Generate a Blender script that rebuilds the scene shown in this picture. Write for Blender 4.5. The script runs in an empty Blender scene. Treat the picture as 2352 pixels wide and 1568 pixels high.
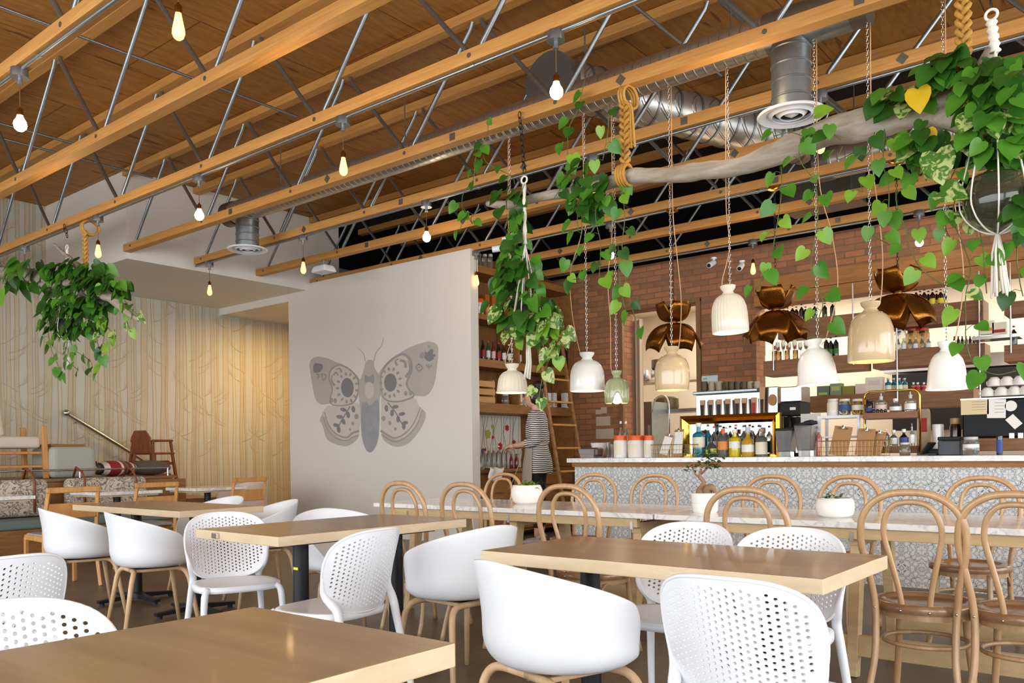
import bpy, bmesh, math, random
from math import sin, cos, pi, radians, sqrt, atan2
from mathutils import Vector, Matrix, geometry, noise as mnoise
random.seed(7)
SC = bpy.context.scene
COL = SC.collection
# ------------------------------------------------------------------ camera numbers
F_PX, CY_PX, YAW, ROLL, HC = 1920.0, 257.5, 0.679, -0.012, 1.10
_r0 = Vector((cos(YAW), sin(YAW), 0)); _f0 = Vector((-sin(YAW), cos(YAW), 0)); _u0 = Vector((0, 0, 1))
_r3 = _r0*cos(ROLL)+_u0*sin(ROLL); _u3 = _u0*cos(ROLL)-_r0*sin(ROLL)
CAM = Vector((0, 0, HC))
def ray(x, y): return _r3*(x-1176)-_u3*(y-784-CY_PX)+_f0*F_PX
def atY(x, y, Y): d = ray(x, y); return CAM+d*(Y/d.y)
def atX(x, y, X): d = ray(x, y); return CAM+d*(X/d.x)
def atZ(x, y, z): d = ray(x, y); return CAM+d*((z-HC)/d.z)
# ------------------------------------------------------------------ objects, labels
def link(o, parent=None):
    COL.objects.link(o)
    if parent is not None: o.parent = parent
    return o
def tag(o, label=None, cat=None, group=None, kind=None):
    if label: o['label'] = label
    if cat: o['category'] = cat
    if group: o['group'] = group
    if kind: o['kind'] = kind
    return o
def thing(name, label, cat, loc=(0, 0, 0), rz=0.0, group=None):
    o = bpy.data.objects.new(name, None); o.empty_display_size = 0.05
    o.location = loc; o.rotation_euler = (0, 0, rz); link(o)
    return tag(o, label, cat, group)
def dup(root, loc=None, rz=None, label=None, group=None):
    r = root.copy(); COL.objects.link(r)
    if loc is not None: r.location = loc
    if rz is not None: r.rotation_euler = (0, 0, rz)
    if label: r['label'] = label
    if group: r['group'] = group
    for ch in list(root.children):
        c = ch.copy(); COL.objects.link(c); c.parent = r
        for g in list(ch.children):
            d = g.copy(); COL.objects.link(d); d.parent = c
    return r
def frame(d):
    d = Vector(d).normalized()
    a = Vector((0, 0, 1)) if abs(d.z) < 0.9 else Vector((1, 0, 0))
    u = d.cross(a).normalized(); v = d.cross(u).normalized()
    return u, v
class MB:
    def __init__(s): s.v = []; s.f = []; s.m = []; s.mi = 0; s.T = None
    def av(s, p):
        p = Vector(p)
        if s.T is not None: p = s.T @ p
        s.v.append(p); return len(s.v)-1
    def af(s, idx, mi=None): s.f.append(tuple(idx)); s.m.append(s.mi if mi is None else mi)
    def box(s, c, d, rz=0.0, ry=0.0, rx=0.0, taper=1.0):
        R = Matrix.Rotation(rz, 3, 'Z') @ Matrix.Rotation(ry, 3, 'Y') @ Matrix.Rotation(rx, 3, 'X')
        c = Vector(c); k = []
        for sz in (-1, 1):
            t = taper if sz > 0 else 1.0
            for sx, sy in ((-1, -1), (1, -1), (1, 1), (-1, 1)):
                k.append(s.av(c+R @ Vector((sx*d[0]/2*t, sy*d[1]/2*t, sz*d[2]/2))))
        for q in ((0, 3, 2, 1), (4, 5, 6, 7), (0, 1, 5, 4), (1, 2, 6, 5), (2, 3, 7, 6), (3, 0, 4, 7)): s.af([k[i] for i in q])
        return s
    def lohi(s, lo, hi): return s.box([(a+b)/2 for a, b in zip(lo, hi)], [abs(b-a) for a, b in zip(lo, hi)])
    def bar(s, p0, p1, w, h, up=(0, 0, 1), w2=None, h2=None):
        p0 = Vector(p0); p1 = Vector(p1); d = (p1-p0).normalized(); u = d.cross(Vector(up)).normalized(); v = u.cross(d).normalized()
        w2 = w if w2 is None else w2; h2 = h if h2 is None else h2
        a = [s.av(p0+u*sx*w/2+v*sy*h/2) for sx, sy in ((-1, -1), (1, -1), (1, 1), (-1, 1))]
        b = [s.av(p1+u*sx*w2/2+v*sy*h2/2) for sx, sy in ((-1, -1), (1, -1), (1, 1), (-1, 1))]
        s.af(a[::-1]); s.af(b)
        for i in range(4): j = (i+1) % 4; s.af((a[i], a[j], b[j], b[i]))
        return s
    def tube(s, pts, r, n=8, closed=False, caps=True):
        pts = [Vector(p) for p in pts]; m = len(pts)
        rr = r if isinstance(r, (list, tuple)) else [r]*m
        rings = []; u = None
        for i, p in enumerate(pts):
            if closed: d = pts[(i+1) % m]-pts[i-1]
            else: d = pts[min(i+1, m-1)]-pts[max(i-1, 0)]
            if d.length < 1e-9: d = Vector((0, 0, 1))
            d.normalize()
            if u is None: u, _ = frame(d)
            u = u-d*u.dot(d)
            if u.length < 1e-6: u, _ = frame(d)
            u.normalize(); w = d.cross(u)
            rings.append([s.av(p+(u*cos(2*pi*k/n)+w*sin(2*pi*k/n))*rr[i]) for k in range(n)])
        L = m if closed else m-1
        for i in range(L):
            a = rings[i]; b = rings[(i+1) % m]
            for k in range(n): k2 = (k+1) % n; s.af((a[k], a[k2], b[k2], b[k]))
        if not closed and caps: s.af(rings[0][::-1]); s.af(rings[-1])
        return s
    def cyl(s, p0, p1, r0, r1=None, n=16, caps=True): return s.tube([p0, p1], [r0, r0 if r1 is None else r1], n, caps=caps)
    def lathe(s, prof, n=24, c=(0, 0, 0), sx=1.0, sy=1.0, axis=None, fr=None):
        """prof: (radius, z) list; fr(i, k, r) may change the radius"""
        c = Vector(c); rings = []
        R = None
        if axis is not None:
            a = Vector(axis).normalized(); u, v = frame(a); R = Matrix((u, -v if u.cross(-v).dot(a) > 0 else v, a)).transposed()
        for i, (r, z) in enumerate(prof):
            if r < 1e-6:
                p = Vector((0, 0, z)); p = R @ p if R else p
                rings.append([s.av(c+p)])
            else:
                q = []
                for k in range(n):
                    t = 2*pi*k/n; r2 = fr(i, t, r) if fr else r
                    p = Vector((r2*cos(t)*sx, r2*sin(t)*sy, z)); p = R @ p if R else p
                    q.append(s.av(c+p))
                rings.append(q)
        for a, b in zip(rings[:-1], rings[1:]):
            if len(a) == 1 and len(b) == 1: continue
            for k in range(n):
                k2 = (k+1) % n
                if len(a) == 1: s.af((a[0], b[k2], b[k]))
                elif len(b) == 1: s.af((a[k], a[k2], b[0]))
                else: s.af((a[k], a[k2], b[k2], b[k]))
        return s
    def grid(s, fn, nu, nv, cu=False, cv=False):
        k = [[s.av(fn(i/(nu if cu else nu-1), j/(nv if cv else nv-1))) for j in range(nv)] for i in range(nu)]
        for i in range(nu if cu else nu-1):
            for j in range(nv if cv else nv-1):
                i2 = (i+1) % nu; j2 = (j+1) % nv
                s.af((k[i][j], k[i2][j], k[i2][j2], k[i][j2]))
        return s
    def poly(s, pts, mi=None): s.af([s.av(p) for p in pts], mi); return s
    def prism(s, pts, off):
        off = Vector(off); a = [s.av(p) for p in pts]; b = [s.av(Vector(p)+off) for p in pts]
        s.af(a[::-1]); s.af(b)
        n = len(a)
        for i in range(n): j = (i+1) % n; s.af((a[i], a[j], b[j], b[i]))
        return s
    def sphere(s, c, r, nu=12, nv=8, sc=(1, 1, 1)):
        pr = [(0 if j in (0, nv) else r*sin(pi*j/nv)*1.0, -r*cos(pi*j/nv)*sc[2]) for j in range(nv+1)]
        return s.lathe(pr, nu, c, sc[0], sc[1])
    def build(s, name, mats, parent=None, smooth=None, bevel=0.0, solid=0.0, sub=0, seg=2):
        me = bpy.data.meshes.new(name); me.from_pydata([tuple(p) for p in s.v], [], s.f)
        if not isinstance(mats, (list, tuple)): mats = [mats]
        for m in mats: me.materials.append(m)
        me.polygons.foreach_set('material_index', s.m)
        if smooth is not None:
            me.polygons.foreach_set('use_smooth', [True]*len(s.f))
        me.update()
        bm = bmesh.new(); bm.from_mesh(me); bmesh.ops.recalc_face_normals(bm, faces=bm.faces); bm.to_mesh(me); bm.free()
        if smooth is not None and smooth < 3: me.set_sharp_from_angle(angle=smooth)
        o = bpy.data.objects.new(name, me); link(o, parent)
        if solid: md = o.modifiers.new('solid', 'SOLIDIFY'); md.thickness = solid; md.offset = 0
        if bevel:
            md = o.modifiers.new('bevel', 'BEVEL'); md.width = bevel; md.segments = seg; md.limit_method = 'ANGLE'; md.angle_limit = 0.7
        if sub: md = o.modifiers.new('sub', 'SUBSURF'); md.levels = sub; md.render_levels = sub
        return o
def bez(p0, p1, p2, n=8):
    p0, p1, p2 = Vector(p0), Vector(p1), Vector(p2)
    return [p0*(1-t)**2+p1*2*t*(1-t)+p2*t*t for t in [i/n for i in range(n+1)]]
def smoothpath(P, n=6):
    P = [Vector(p) for p in P]
    if len(P) < 3: return P
    out = []
    Q = [P[0]*2-P[1]]+P+[P[-1]*2-P[-2]]
    for i in range(1, len(Q)-2):
        a, b, c, d = Q[i-1:i+3]
        for k in range(n):
            t = k/n
            out.append(0.5*((2*b)+(c-a)*t+(2*a-5*b+4*c-d)*t*t+(3*b-a-3*c+d)*t**3))
    out.append(P[-1]); return out
def rnd(a, b): return random.uniform(a, b)
# ------------------------------------------------------------------ materials
def srgb(r, g, b):
    def f(c): c /= 255.0; return c/12.92 if c <= .04045 else ((c+.055)/1.055)**2.4
    return (f(r), f(g), f(b), 1)
def newmat(name):
    m = bpy.data.materials.new(name); m.use_nodes = True; nt = m.node_tree
    return m, nt, nt.nodes['Principled BSDF']
def N(nt, t, **kw):
    n = nt.nodes.new(t)
    for k, v in kw.items():
        if k in n.inputs: n.inputs[k].default_value = v
        else: setattr(n, k, v)
    return n
def setp(b, **kw):
    for k, v in kw.items():
        k = k.replace('_', ' ')
        if k in b.inputs: b.inputs[k].default_value = v
def plain(name, col, rough=0.5, metal=0.0, var=0.06, scale=8.0, bump=0.0, bscale=60.0, trans=0.0, ior=1.45, emit=None, es=0.0, coat=0.0, alpha=1.0, sss=0.0, coord='Object'):
    m, nt, b = newmat(name); L = nt.links
    c = srgb(*col); setp(b, Roughness=rough, Metallic=metal, IOR=ior); b.inputs['Base Color'].default_value = c
    tc = N(nt, 'ShaderNodeTexCoord')
    if var:
        nz = N(nt, 'ShaderNodeTexNoise', Scale=scale, Detail=4.0); L.new(tc.outputs[coord], nz.inputs['Vector'])
        mx = N(nt, 'ShaderNodeMix', data_type='RGBA'); mx.inputs[6].default_value = tuple(max(0, x*(1-var*2)) for x in c[:3])+(1,); mx.inputs[7].default_value = tuple(min(1, x*(1+var)) for x in c[:3])+(1,)
        L.new(nz.outputs['Fac'], mx.inputs[0]); L.new(mx.outputs[2], b.inputs['Base Color'])
    if bump:
        nb = N(nt, 'ShaderNodeTexNoise', Scale=bscale, Detail=3.0); L.new(tc.outputs[coord], nb.inputs['Vector'])
        bp = N(nt, 'ShaderNodeBump', Strength=bump, Distance=0.01); L.new(nb.outputs['Fac'], bp.inputs['Height']); L.new(bp.outputs['Normal'], b.inputs['Normal'])
    if trans: setp(b, Transmission_Weight=trans)
    if coat: setp(b, Coat_Weight=coat, Coat_Roughness=0.1)
    if sss: setp(b, Subsurface_Weight=sss); b.inputs['Subsurface Radius'].default_value = (0.02, 0.01, 0.006)
    if emit: b.inputs['Emission Color'].default_value = srgb(*emit); setp(b, Emission_Strength=es)
    if alpha < 1: setp(b, Alpha=alpha)
    return m
def wood(name, c1, c2, grain=(1, 14, 14), scale=3.0, rough=0.45, dark=None, coat=0.0, bump=0.05, plank=None, coord='Object'):
    m, nt, b = newmat(name); L = nt.links
    tc = N(nt, 'ShaderNodeTexCoord'); mp = N(nt, 'ShaderNodeMapping'); mp.inputs['Scale'].default_value = grain
    L.new(tc.outputs[coord], mp.inputs['Vector'])
    nz = N(nt, 'ShaderNodeTexNoise', Scale=scale, Detail=6.0, Roughness=0.6, Distortion=0.6); L.new(mp.outputs[0], nz.inputs['Vector'])
    cr = N(nt, 'ShaderNodeValToRGB'); cr.color_ramp.elements[0].color = srgb(*c1); cr.color_ramp.elements[1].color = srgb(*c2)
    cr.color_ramp.elements[0].position = .3; cr.color_ramp.elements[1].position = .7
    L.new(nz.outputs['Fac'], cr.inputs[0]); out = cr.outputs[0]
    if plank:   # plank = (width, axis index): lengthwise strips of slightly different tone
        sx = N(nt, 'ShaderNodeSeparateXYZ'); L.new(tc.outputs[coord], sx.inputs[0])
        dv = N(nt, 'ShaderNodeMath', operation='DIVIDE'); L.new(sx.outputs[plank[1]], dv.inputs[0]); dv.inputs[1].default_value = plank[0]
        fl = N(nt, 'ShaderNodeMath', operation='FLOOR'); L.new(dv.outputs[0], fl.inputs[0])
        wn = N(nt, 'ShaderNodeTexWhiteNoise', noise_dimensions='1D'); L.new(fl.outputs[0], wn.inputs['W'])
        mr = N(nt, 'ShaderNodeMapRange'); mr.inputs[3].default_value = .86; mr.inputs[4].default_value = 1.08; L.new(wn.outputs['Value'], mr.inputs[0])
        hs = N(nt, 'ShaderNodeHueSaturation'); L.new(mr.outputs[0], hs.inputs['Value']); L.new(out, hs.inputs['Color']); out = hs.outputs[0]
    L.new(out, b.inputs['Base Color']); setp(b, Roughness=rough)
    if bump:
        bp = N(nt, 'ShaderNodeBump', Strength=bump, Distance=0.004); L.new(nz.outputs['Fac'], bp.inputs['Height']); L.new(bp.outputs['Normal'], b.inputs['Normal'])
    if coat: setp(b, Coat_Weight=coat, Coat_Roughness=0.08)
    return m
MT = {}
MT['white_wall'] = plain('white_paint', (226, 222, 214), .7, var=.015, scale=1.5, bump=.05, bscale=150)
MT['timber'] = wood('fir_timber', (182, 126, 60), (206, 152, 82), (.6, 12, 12), 4, .6)
MT['galv'] = plain('galvanised_steel', (150, 158, 162), .33, .85, var=.12, scale=30)
MT['galv_dark'] = plain('dull_steel', (120, 116, 108), .45, .75, var=.12, scale=20)
MT['brass_cord'] = plain('brown_cord', (110, 74, 40), .6)
MT['white_plastic'] = plain('white_polypropylene', (228, 231, 236), .36, var=.01, coat=.15)
MT['oak'] = wood('pale_oak', (196, 160, 120), (214, 182, 144), (8, 8, 1.2), 5, .45)
MT['bent'] = wood('bent_beech', (168, 132, 94), (192, 156, 114), (5, 5, 1.0), 6, .32, coat=.2)
MT['bentseat'] = wood('beech_seat', (132, 98, 66), (154, 118, 84), (3, 12, 3), 4, .25, coat=.3)
MT['table_top'] = wood('walnut_stain_top', (146, 116, 80), (172, 142, 104), (1, 8, 8), 1.6, .3, coat=.25, bump=0)
MT['table_edge'] = wood('maple_edge', (198, 176, 142), (212, 192, 160), (2, 2, 10), 3, .45)
MT['black_metal'] = plain('black_powdercoat', (26, 28, 32), .45, .2, var=.05)
MT['black'] = plain('matt_black', (16, 15, 14), .6, var=.05)
MT['void'] = plain('black_plenum_paint', (22, 17, 13), .9, var=.1)
MT['steel'] = plain('brushed_steel', (190, 188, 184), .25, .95, var=.05)
MT['chrome'] = plain('chrome', (225, 225, 225), .12, 1.0, var=0)
MT['gold'] = plain('polished_brass', (214, 168, 70), .16, 1.0, var=.03)
MT['bronze'] = plain('aged_brass', (150, 96, 34), .3, .95, var=.18, scale=14, bump=.25, bscale=90)
MT['cer_white'] = plain('white_glazed_ceramic', (238, 236, 230), .18, var=.01, coat=.4)
MT['cer_cream'] = plain('cream_glazed_ceramic', (234, 224, 204), .25, var=.04, scale=5, coat=.3)
MT['cer_tan'] = plain('tan_glazed_ceramic', (205, 178, 140), .18, var=.08, scale=6, coat=.5)
MT['cer_green'] = plain('sage_glazed_ceramic', (166, 170, 130), .2, var=.1, scale=10, coat=.5)
MT['glass'] = plain('clear_glass', (235, 240, 240), .03, var=0, trans=1.0)
MT['rope'] = plain('jute_rope', (196, 146, 66), .85, var=.15, scale=60, bump=.4, bscale=200)
MT['cotton'] = plain('white_cotton_rope', (232, 226, 212), .85, var=.05, bump=.3, bscale=220)
MT['cable'] = plain('copper_pink_cable', (206, 162, 120), .45)
MT['soil'] = plain('potting_soil', (52, 38, 28), .95, var=.3, scale=40)
MT['stem'] = plain('green_stem', (86, 104, 44), .5)
MT['paper'] = plain('white_paper', (238, 236, 230), .7, var=.02)
MT['kraft'] = plain('brown_board', (176, 132, 90), .7, var=.06, scale=12)
MT['shelf_wood'] = wood('walnut_shelf_box', (112, 70, 36), (146, 96, 54), (1, 9, 9), 4, .5)
MT['shelf_pine'] = wood('stained_pine_shelf', (128, 84, 38), (162, 112, 56), (9, 1, 9), 4, .5)
MT['cab_wood'] = wood('cabinet_veneer', (112, 74, 38), (136, 94, 50), (9, 9, 1), 3, .5)
# ------------------------------------------------------------------ setting
def struct(mb, name, mats, **kw): return tag(mb.build(name, mats, **kw), kind='structure')
XW, YM, XS, Y1, ZC = -12.2, 7.6, -9.93, 4.95, 4.58
YB = 9.9
JOIST_Y = [1.28, 2.2, 3.12, 4.02, 4.95, 5.87, 6.79, 7.7, 8.6, 9.5]
# floor: polished concrete
m, nt, b = newmat('polished_concrete'); L = nt.links
tc = N(nt, 'ShaderNodeTexCoord'); n1 = N(nt, 'ShaderNodeTexNoise', Scale=.9, Detail=6.0, Roughness=.6); n2 = N(nt, 'ShaderNodeTexNoise', Scale=14.0, Detail=5.0)
L.new(tc.outputs['Object'], n1.inputs['Vector']); L.new(tc.outputs['Object'], n2.inputs['Vector'])
cr = N(nt, 'ShaderNodeValToRGB'); cr.color_ramp.elements[0].color = srgb(84, 70, 56); cr.color_ramp.elements[1].color = srgb(126, 108, 88); cr.color_ramp.elements[0].position = .32; cr.color_ramp.elements[1].position = .7
mx = N(nt, 'ShaderNodeMix', data_type='RGBA', blend_type='OVERLAY'); mx.inputs[0].default_value = .35
L.new(n1.outputs['Fac'], cr.inputs[0]); L.new(cr.outputs[0], mx.inputs[6]); L.new(n2.outputs['Color'], mx.inputs[7]); L.new(mx.outputs[2], b.inputs['Base Color']); setp(b, Roughness=.38)
MT['concrete'] = m
struct(MB().lohi((-13, -4, -.1), (5, 13.5, 0)), 'floor', MT['concrete'])
# plywood ceiling
m, nt, b = newmat('plywood_deck'); L = nt.links
tc = N(nt, 'ShaderNodeTexCoord'); mp = N(nt, 'ShaderNodeMapping'); mp.inputs['Scale'].default_value = (5, .8, 1)
L.new(tc.outputs['Object'], mp.inputs['Vector'])
n1 = N(nt, 'ShaderNodeTexNoise', Scale=2.6, Detail=7.0, Roughness=.62, Distortion=1.6); L.new(mp.outputs[0], n1.inputs['Vector'])
cr = N(nt, 'ShaderNodeValToRGB'); cr.color_ramp.elements[0].color = srgb(138, 90, 34); cr.color_ramp.elements[1].color = srgb(180, 126, 56); cr.color_ramp.elements[0].position = .3; cr.color_ramp.elements[1].position = .72
L.new(n1.outputs['Fac'], cr.inputs[0])
n3 = N(nt, 'ShaderNodeTexNoise', Scale=2.3, Detail=2.0, Distortion=.5); L.new(mp.outputs[0], n3.inputs['Vector'])
k1 = N(nt, 'ShaderNodeValToRGB'); k1.color_ramp.elements[0].position = .66; k1.color_ramp.elements[1].position = .72; k1.color_ramp.elements[0].color = (1, 1, 1, 1); k1.color_ramp.elements[1].color = (.45, .38, .32, 1)
L.new(n3.outputs['Fac'], k1.inputs[0])
br = N(nt, 'ShaderNodeTexBrick', Scale=1.0); br.inputs['Color1'].default_value = (1, 1, 1, 1); br.inputs['Color2'].default_value = (.93, .93, .93, 1); br.inputs['Mortar'].default_value = (.35, .28, .2, 1)
br.inputs['Mortar Size'].default_value = .006; br.inputs['Brick Width'].default_value = 2.44; br.inputs['Row Height'].default_value = 1.22
mp2 = N(nt, 'ShaderNodeMapping'); mp2.inputs['Rotation'].default_value = (0, 0, pi/2); L.new(tc.outputs['Object'], mp2.inputs['Vector']); L.new(mp2.outputs[0], br.inputs['Vector'])
ma = N(nt, 'ShaderNodeMix', data_type='RGBA', blend_type='MULTIPLY'); ma.inputs[0].default_value = 1; mb_ = N(nt, 'ShaderNodeMix', data_type='RGBA', blend_type='MULTIPLY'); mb_.inputs[0].default_value = 1
L.new(cr.outputs[0], ma.inputs[6]); L.new(k1.outputs[0], ma.inputs[7]); L.new(ma.outputs[2], mb_.inputs[6]); L.new(br.outputs['Color'], mb_.inputs[7]); L.new(mb_.outputs[2], b.inputs['Base Color']); setp(b, Roughness=.6)
MT['ply'] = m
struct(MB().lohi((-13, -4, ZC), (5, 7.75, ZC+.1)), 'ceiling', MT['ply'])
struct(MB().lohi((-13, 7.75, ZC), (5, 13.5, ZC+.1)), 'ceiling_service', MT['void'])
# left wall with birch wallpaper
MT['wp'] = plain('birch_wallpaper_ground', (196, 192, 180), .75, var=.03, scale=3)
MT['wp_t'] = plain('birch_wallpaper_trunk', (194, 182, 158), .7, var=.05, scale=6)
MT['wp_l'] = plain('birch_wallpaper_line', (182, 164, 134), .6, var=.05, scale=6)
MT['wp_w'] = plain('birch_wallpaper_bark', (200, 194, 172), .7, var=.05, scale=20)
w = MB().lohi((XW-.2, -4, 0), (XW, 13.5, ZC))
w.m = [0]*len(w.f)
EPS = [0.0]
def strip(mb, P, ws, x, mi):
    """flat ribbon on the wall plane X = x through (y, z) points"""
    pr = None; EPS[0] = (EPS[0]+.000013) % .0006; x += EPS[0]
    for i, (y, z) in enumerate(P):
        a = P[max(i-1, 0)]; c = P[min(i+1, len(P)-1)]; dy, dz = c[0]-a[0], c[1]-a[1]; l = math.hypot(dy, dz) or 1
        ny, nz = -dz/l, dy/l; h = ws[i]/2
        q = (mb.av((x, y+ny*h, z+nz*h)), mb.av((x, y-ny*h, z-nz*h)))
        if pr: mb.af((pr[0], pr[1], q[1], q[0]), mi)
        pr = q
rs = random.Random(3)
ytr = 1.6
PANEL = []
yy = 0
while yy < 1.37:
    PANEL.append((yy, rs.choice([.03, .045, .07, .1, .055, .035]), rs.random())); yy += rs.uniform(.07, .16)
def trunk(y0, wd, ph, seed):
    r2 = random.Random(seed)
    P = []; z = .12
    while z <= ZC: P.append((y0+.012*sin(z*1.9+ph*6)+.006*sin(z*5+ph*9), z)); z += .3
    P.append((P[-1][0], ZC-.002))
    lw = .007
    strip(w, P, [wd*(1.15-.3*p[1]/ZC) for p in P], XW+.0015, 1 if ph < .6 else 3)
    strip(w, [(p[0]-wd*.48*(1.15-.3*p[1]/ZC), p[1]) for p in P], [lw*1.6]*len(P), XW+.0025, 2)
    strip(w, [(p[0]+wd*.48*(1.15-.3*p[1]/ZC), p[1]) for p in P], [lw]*len(P), XW+.0025, 2)
    for k in range(4 if wd > .05 else 1):
        z = r2.uniform(.5, 4.3); sd = r2.choice((-1, 1)); ln = r2.uniform(.12, .45)
        Q = [(y0+.012*sin(z*1.9+ph*6), z)]; 
        for j in range(1, 6): Q.append((Q[-1][0]+sd*ln/5*(1.25-.12*j), Q[-1][1]+ln/5*(.55+.25*sin(j*1.7+ph*5))))
        strip(w, Q, [.016*(1-j/7) for j in range(6)], XW+.002, 2)
        for j in (2, 3, 4):
            q = Q[j]; strip(w, [q, (q[0]+sd*.03, q[1]+.07), (q[0]+sd*.035, q[1]+.13)], [.006, .005, .002], XW+.002, 2)
sd_ = 0
for rep in range(-4, 7):
    for (dy, wd, ph) in PANEL:
        yv = 3.0+rep*1.37+dy
        if yv < 11.9: trunk(yv, wd, ph, int(dy*1000))
struct(w, 'wall_left', [MT['wp'], MT['wp_t'], MT['wp_l'], MT['wp_w']])
struct(MB().lohi((XW, 2, 0), (XW+.02, 12, .15)), 'baseboard_left', MT['cab_wood'])
# soffit box, header and moth wall
s_ = MB().lohi((XW, Y1, 3.51), (XS, YM+.6, ZC)); struct(s_, 'wall_soffit', MT['white_wall'])
struct(MB().lohi((XW, YM, 3.40), (-10.37, YM+.16, 3.51)), 'wall_header', MT['white_wall'])
struct(MB().lohi((XW, YM+.16, 3.40), (-7.35, 12, 3.5)), 'ceiling_hall', MT['white_wall'])
struct(MB().lohi((-10.37, YM, 0), (-6.75, YM+.14, 3.6)), 'wall_partition', MT['white_wall'])
struct(MB().lohi((-12.2, 12, 0), (-7.35, 12.1, 3.5)), 'wall_hall_end', MT['white_wall'])
struct(MB().lohi((-7.4, YM+.14, 0), (-7.2, YB, 3.62)), 'wall_shelving_side', MT['cab_wood'])
# dark service wall above the hall and behind the plenum
struct(MB().lohi((-13, 12.0, 3.5), (5, 12.1, ZC)), 'wall_service', MT['void'])
# brick
def brickmat(name, swap=False):
    m, nt, b = newmat(name); L = nt.links
    tc = N(nt, 'ShaderNodeTexCoord'); sx = N(nt, 'ShaderNodeSeparateXYZ'); L.new(tc.outputs['Object'], sx.inputs[0]); cx = N(nt, 'ShaderNodeCombineXYZ')
    L.new(sx.outputs[1 if swap else 0], cx.inputs[0]); L.new(sx.outputs[2], cx.inputs[1])
    br = N(nt, 'ShaderNodeTexBrick', Scale=1.0); br.inputs['Color1'].default_value = srgb(172, 112, 74); br.inputs['Color2'].default_value = srgb(132, 92, 66); br.inputs['Mortar'].default_value = srgb(122, 96, 74)
    br.inputs['Mortar Size'].default_value = .007; br.inputs['Brick Width'].default_value = .225; br.inputs['Row Height'].default_value = .075; br.inputs['Bias'].default_value = -.1
    L.new(cx.outputs[0], br.inputs['Vector'])
    nz = N(nt, 'ShaderNodeTexNoise', Scale=9.0, Detail=6.0); L.new(tc.outputs['Object'], nz.inputs['Vector'])
    mx = N(nt, 'ShaderNodeMix', data_type='RGBA', blend_type='OVERLAY'); mx.inputs[0].default_value = .22; L.new(br.outputs['Color'], mx.inputs[6]); L.new(nz.outputs['Fac'], mx.inputs[7])
    L.new(mx.outputs[2], b.inputs['Base Color']); setp(b, Roughness=.85)
    bp = N(nt, 'ShaderNodeBump', Strength=.6, Distance=.012, invert=True); L.new(br.outputs['Fac'], bp.inputs['Height']); L.new(bp.outputs['Normal'], b.inputs['Normal'])
    return m
MT['brick'] = brickmat('red_brick'); MT['brick_s'] = brickmat('red_brick_return', True)
YB = 9.9
w = MB()
w.lohi((-7.4, YB, 0), (-6.02, YB+.28, 3.62)); w.lohi((-6.02, YB, 3.03), (-4.87, YB+.28, 3.62)); w.lohi((-4.87, YB, 0), (-4.11, YB+.28, 3.62)); w.lohi((-4.11, YB, 3.2), (4.5, YB+.28, 3.62))
w.lohi((-4.11, YB, 0), (4.5, YB+.28, .85))
w.m = [1 if i % 6 in (3, 5) else 0 for i in range(len(w.f))]
struct(w, 'wall_back', [MT['brick'], MT['brick_s']])
MT['lintel'] = wood('rough_lintel_timber', (140, 92, 46), (172, 120, 66), (.8, 9, 9), 3.5, .7)
w = MB().lohi((-4.11, YB-.06, 2.86), (4.5, YB+.2, 3.0)); w.lohi((-4.11, YB-.055, 3.005), (4.5, YB+.2, 3.2)); struct(w, 'wall_lintel_beam', MT['lintel'], bevel=.006)
# timber trim round the kitchen hatch
w = MB(); w.lohi((-6.06, YB-.03, .9), (-6.0, YB+.02, 3.06)); w.lohi((-4.9, YB-.03, .9), (-4.84, YB+.02, 3.06)); w.lohi((-6.06, YB-.031, 3.03), (-4.84, YB+.02, 3.08)); struct(w, 'trim_1', MT['cab_wood'])
# kitchen behind
MT['kit'] = plain('kitchen_wall_paint', (232, 222, 204), .6, var=.02)
struct(MB().lohi((-7.4, 12.6, 0), (4.5, 12.7, 3.5)), 'wall_kitchen', MT['kit'])
struct(MB().lohi((-7.4, YB+.28, 0), (-7.3, 12.6, 3.5)), 'wall_kitchen_left', MT['kit'])
struct(MB().lohi((-7.4, YB+.28, 3.4), (4.5, 12.7, 3.5)), 'ceiling_kitchen', MT['kit'])
# closing walls with the big windows the daylight comes through (behind and beside the camera)
def windowwall(name, ax, pos, a0, a1, n):
    w = MB(); fr = MB(); gl = []
    def bx(u0, u1, z0, z1, m=w, t=.12):
        if ax == 'Y': m.lohi((u0, pos-t, z0), (u1, pos, z1))
        else: m.lohi((pos, u0, z0), (pos+t, u1, z1))
    bx(a0, a1, 0, .3); bx(a0, a1, 3.6, ZC)
    st = (a1-a0)/n
    for i in range(n+1): bx(max(a0, a0+i*st-.09), min(a1, a0+i*st+.09), .3, 3.6)
    return struct(w, name, MT['white_wall'])
windowwall('wall_front', 'Y', -4, -13, 5, 7)
windowwall('wall_right', 'X', 5, -4, 9.9, 5)
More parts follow.
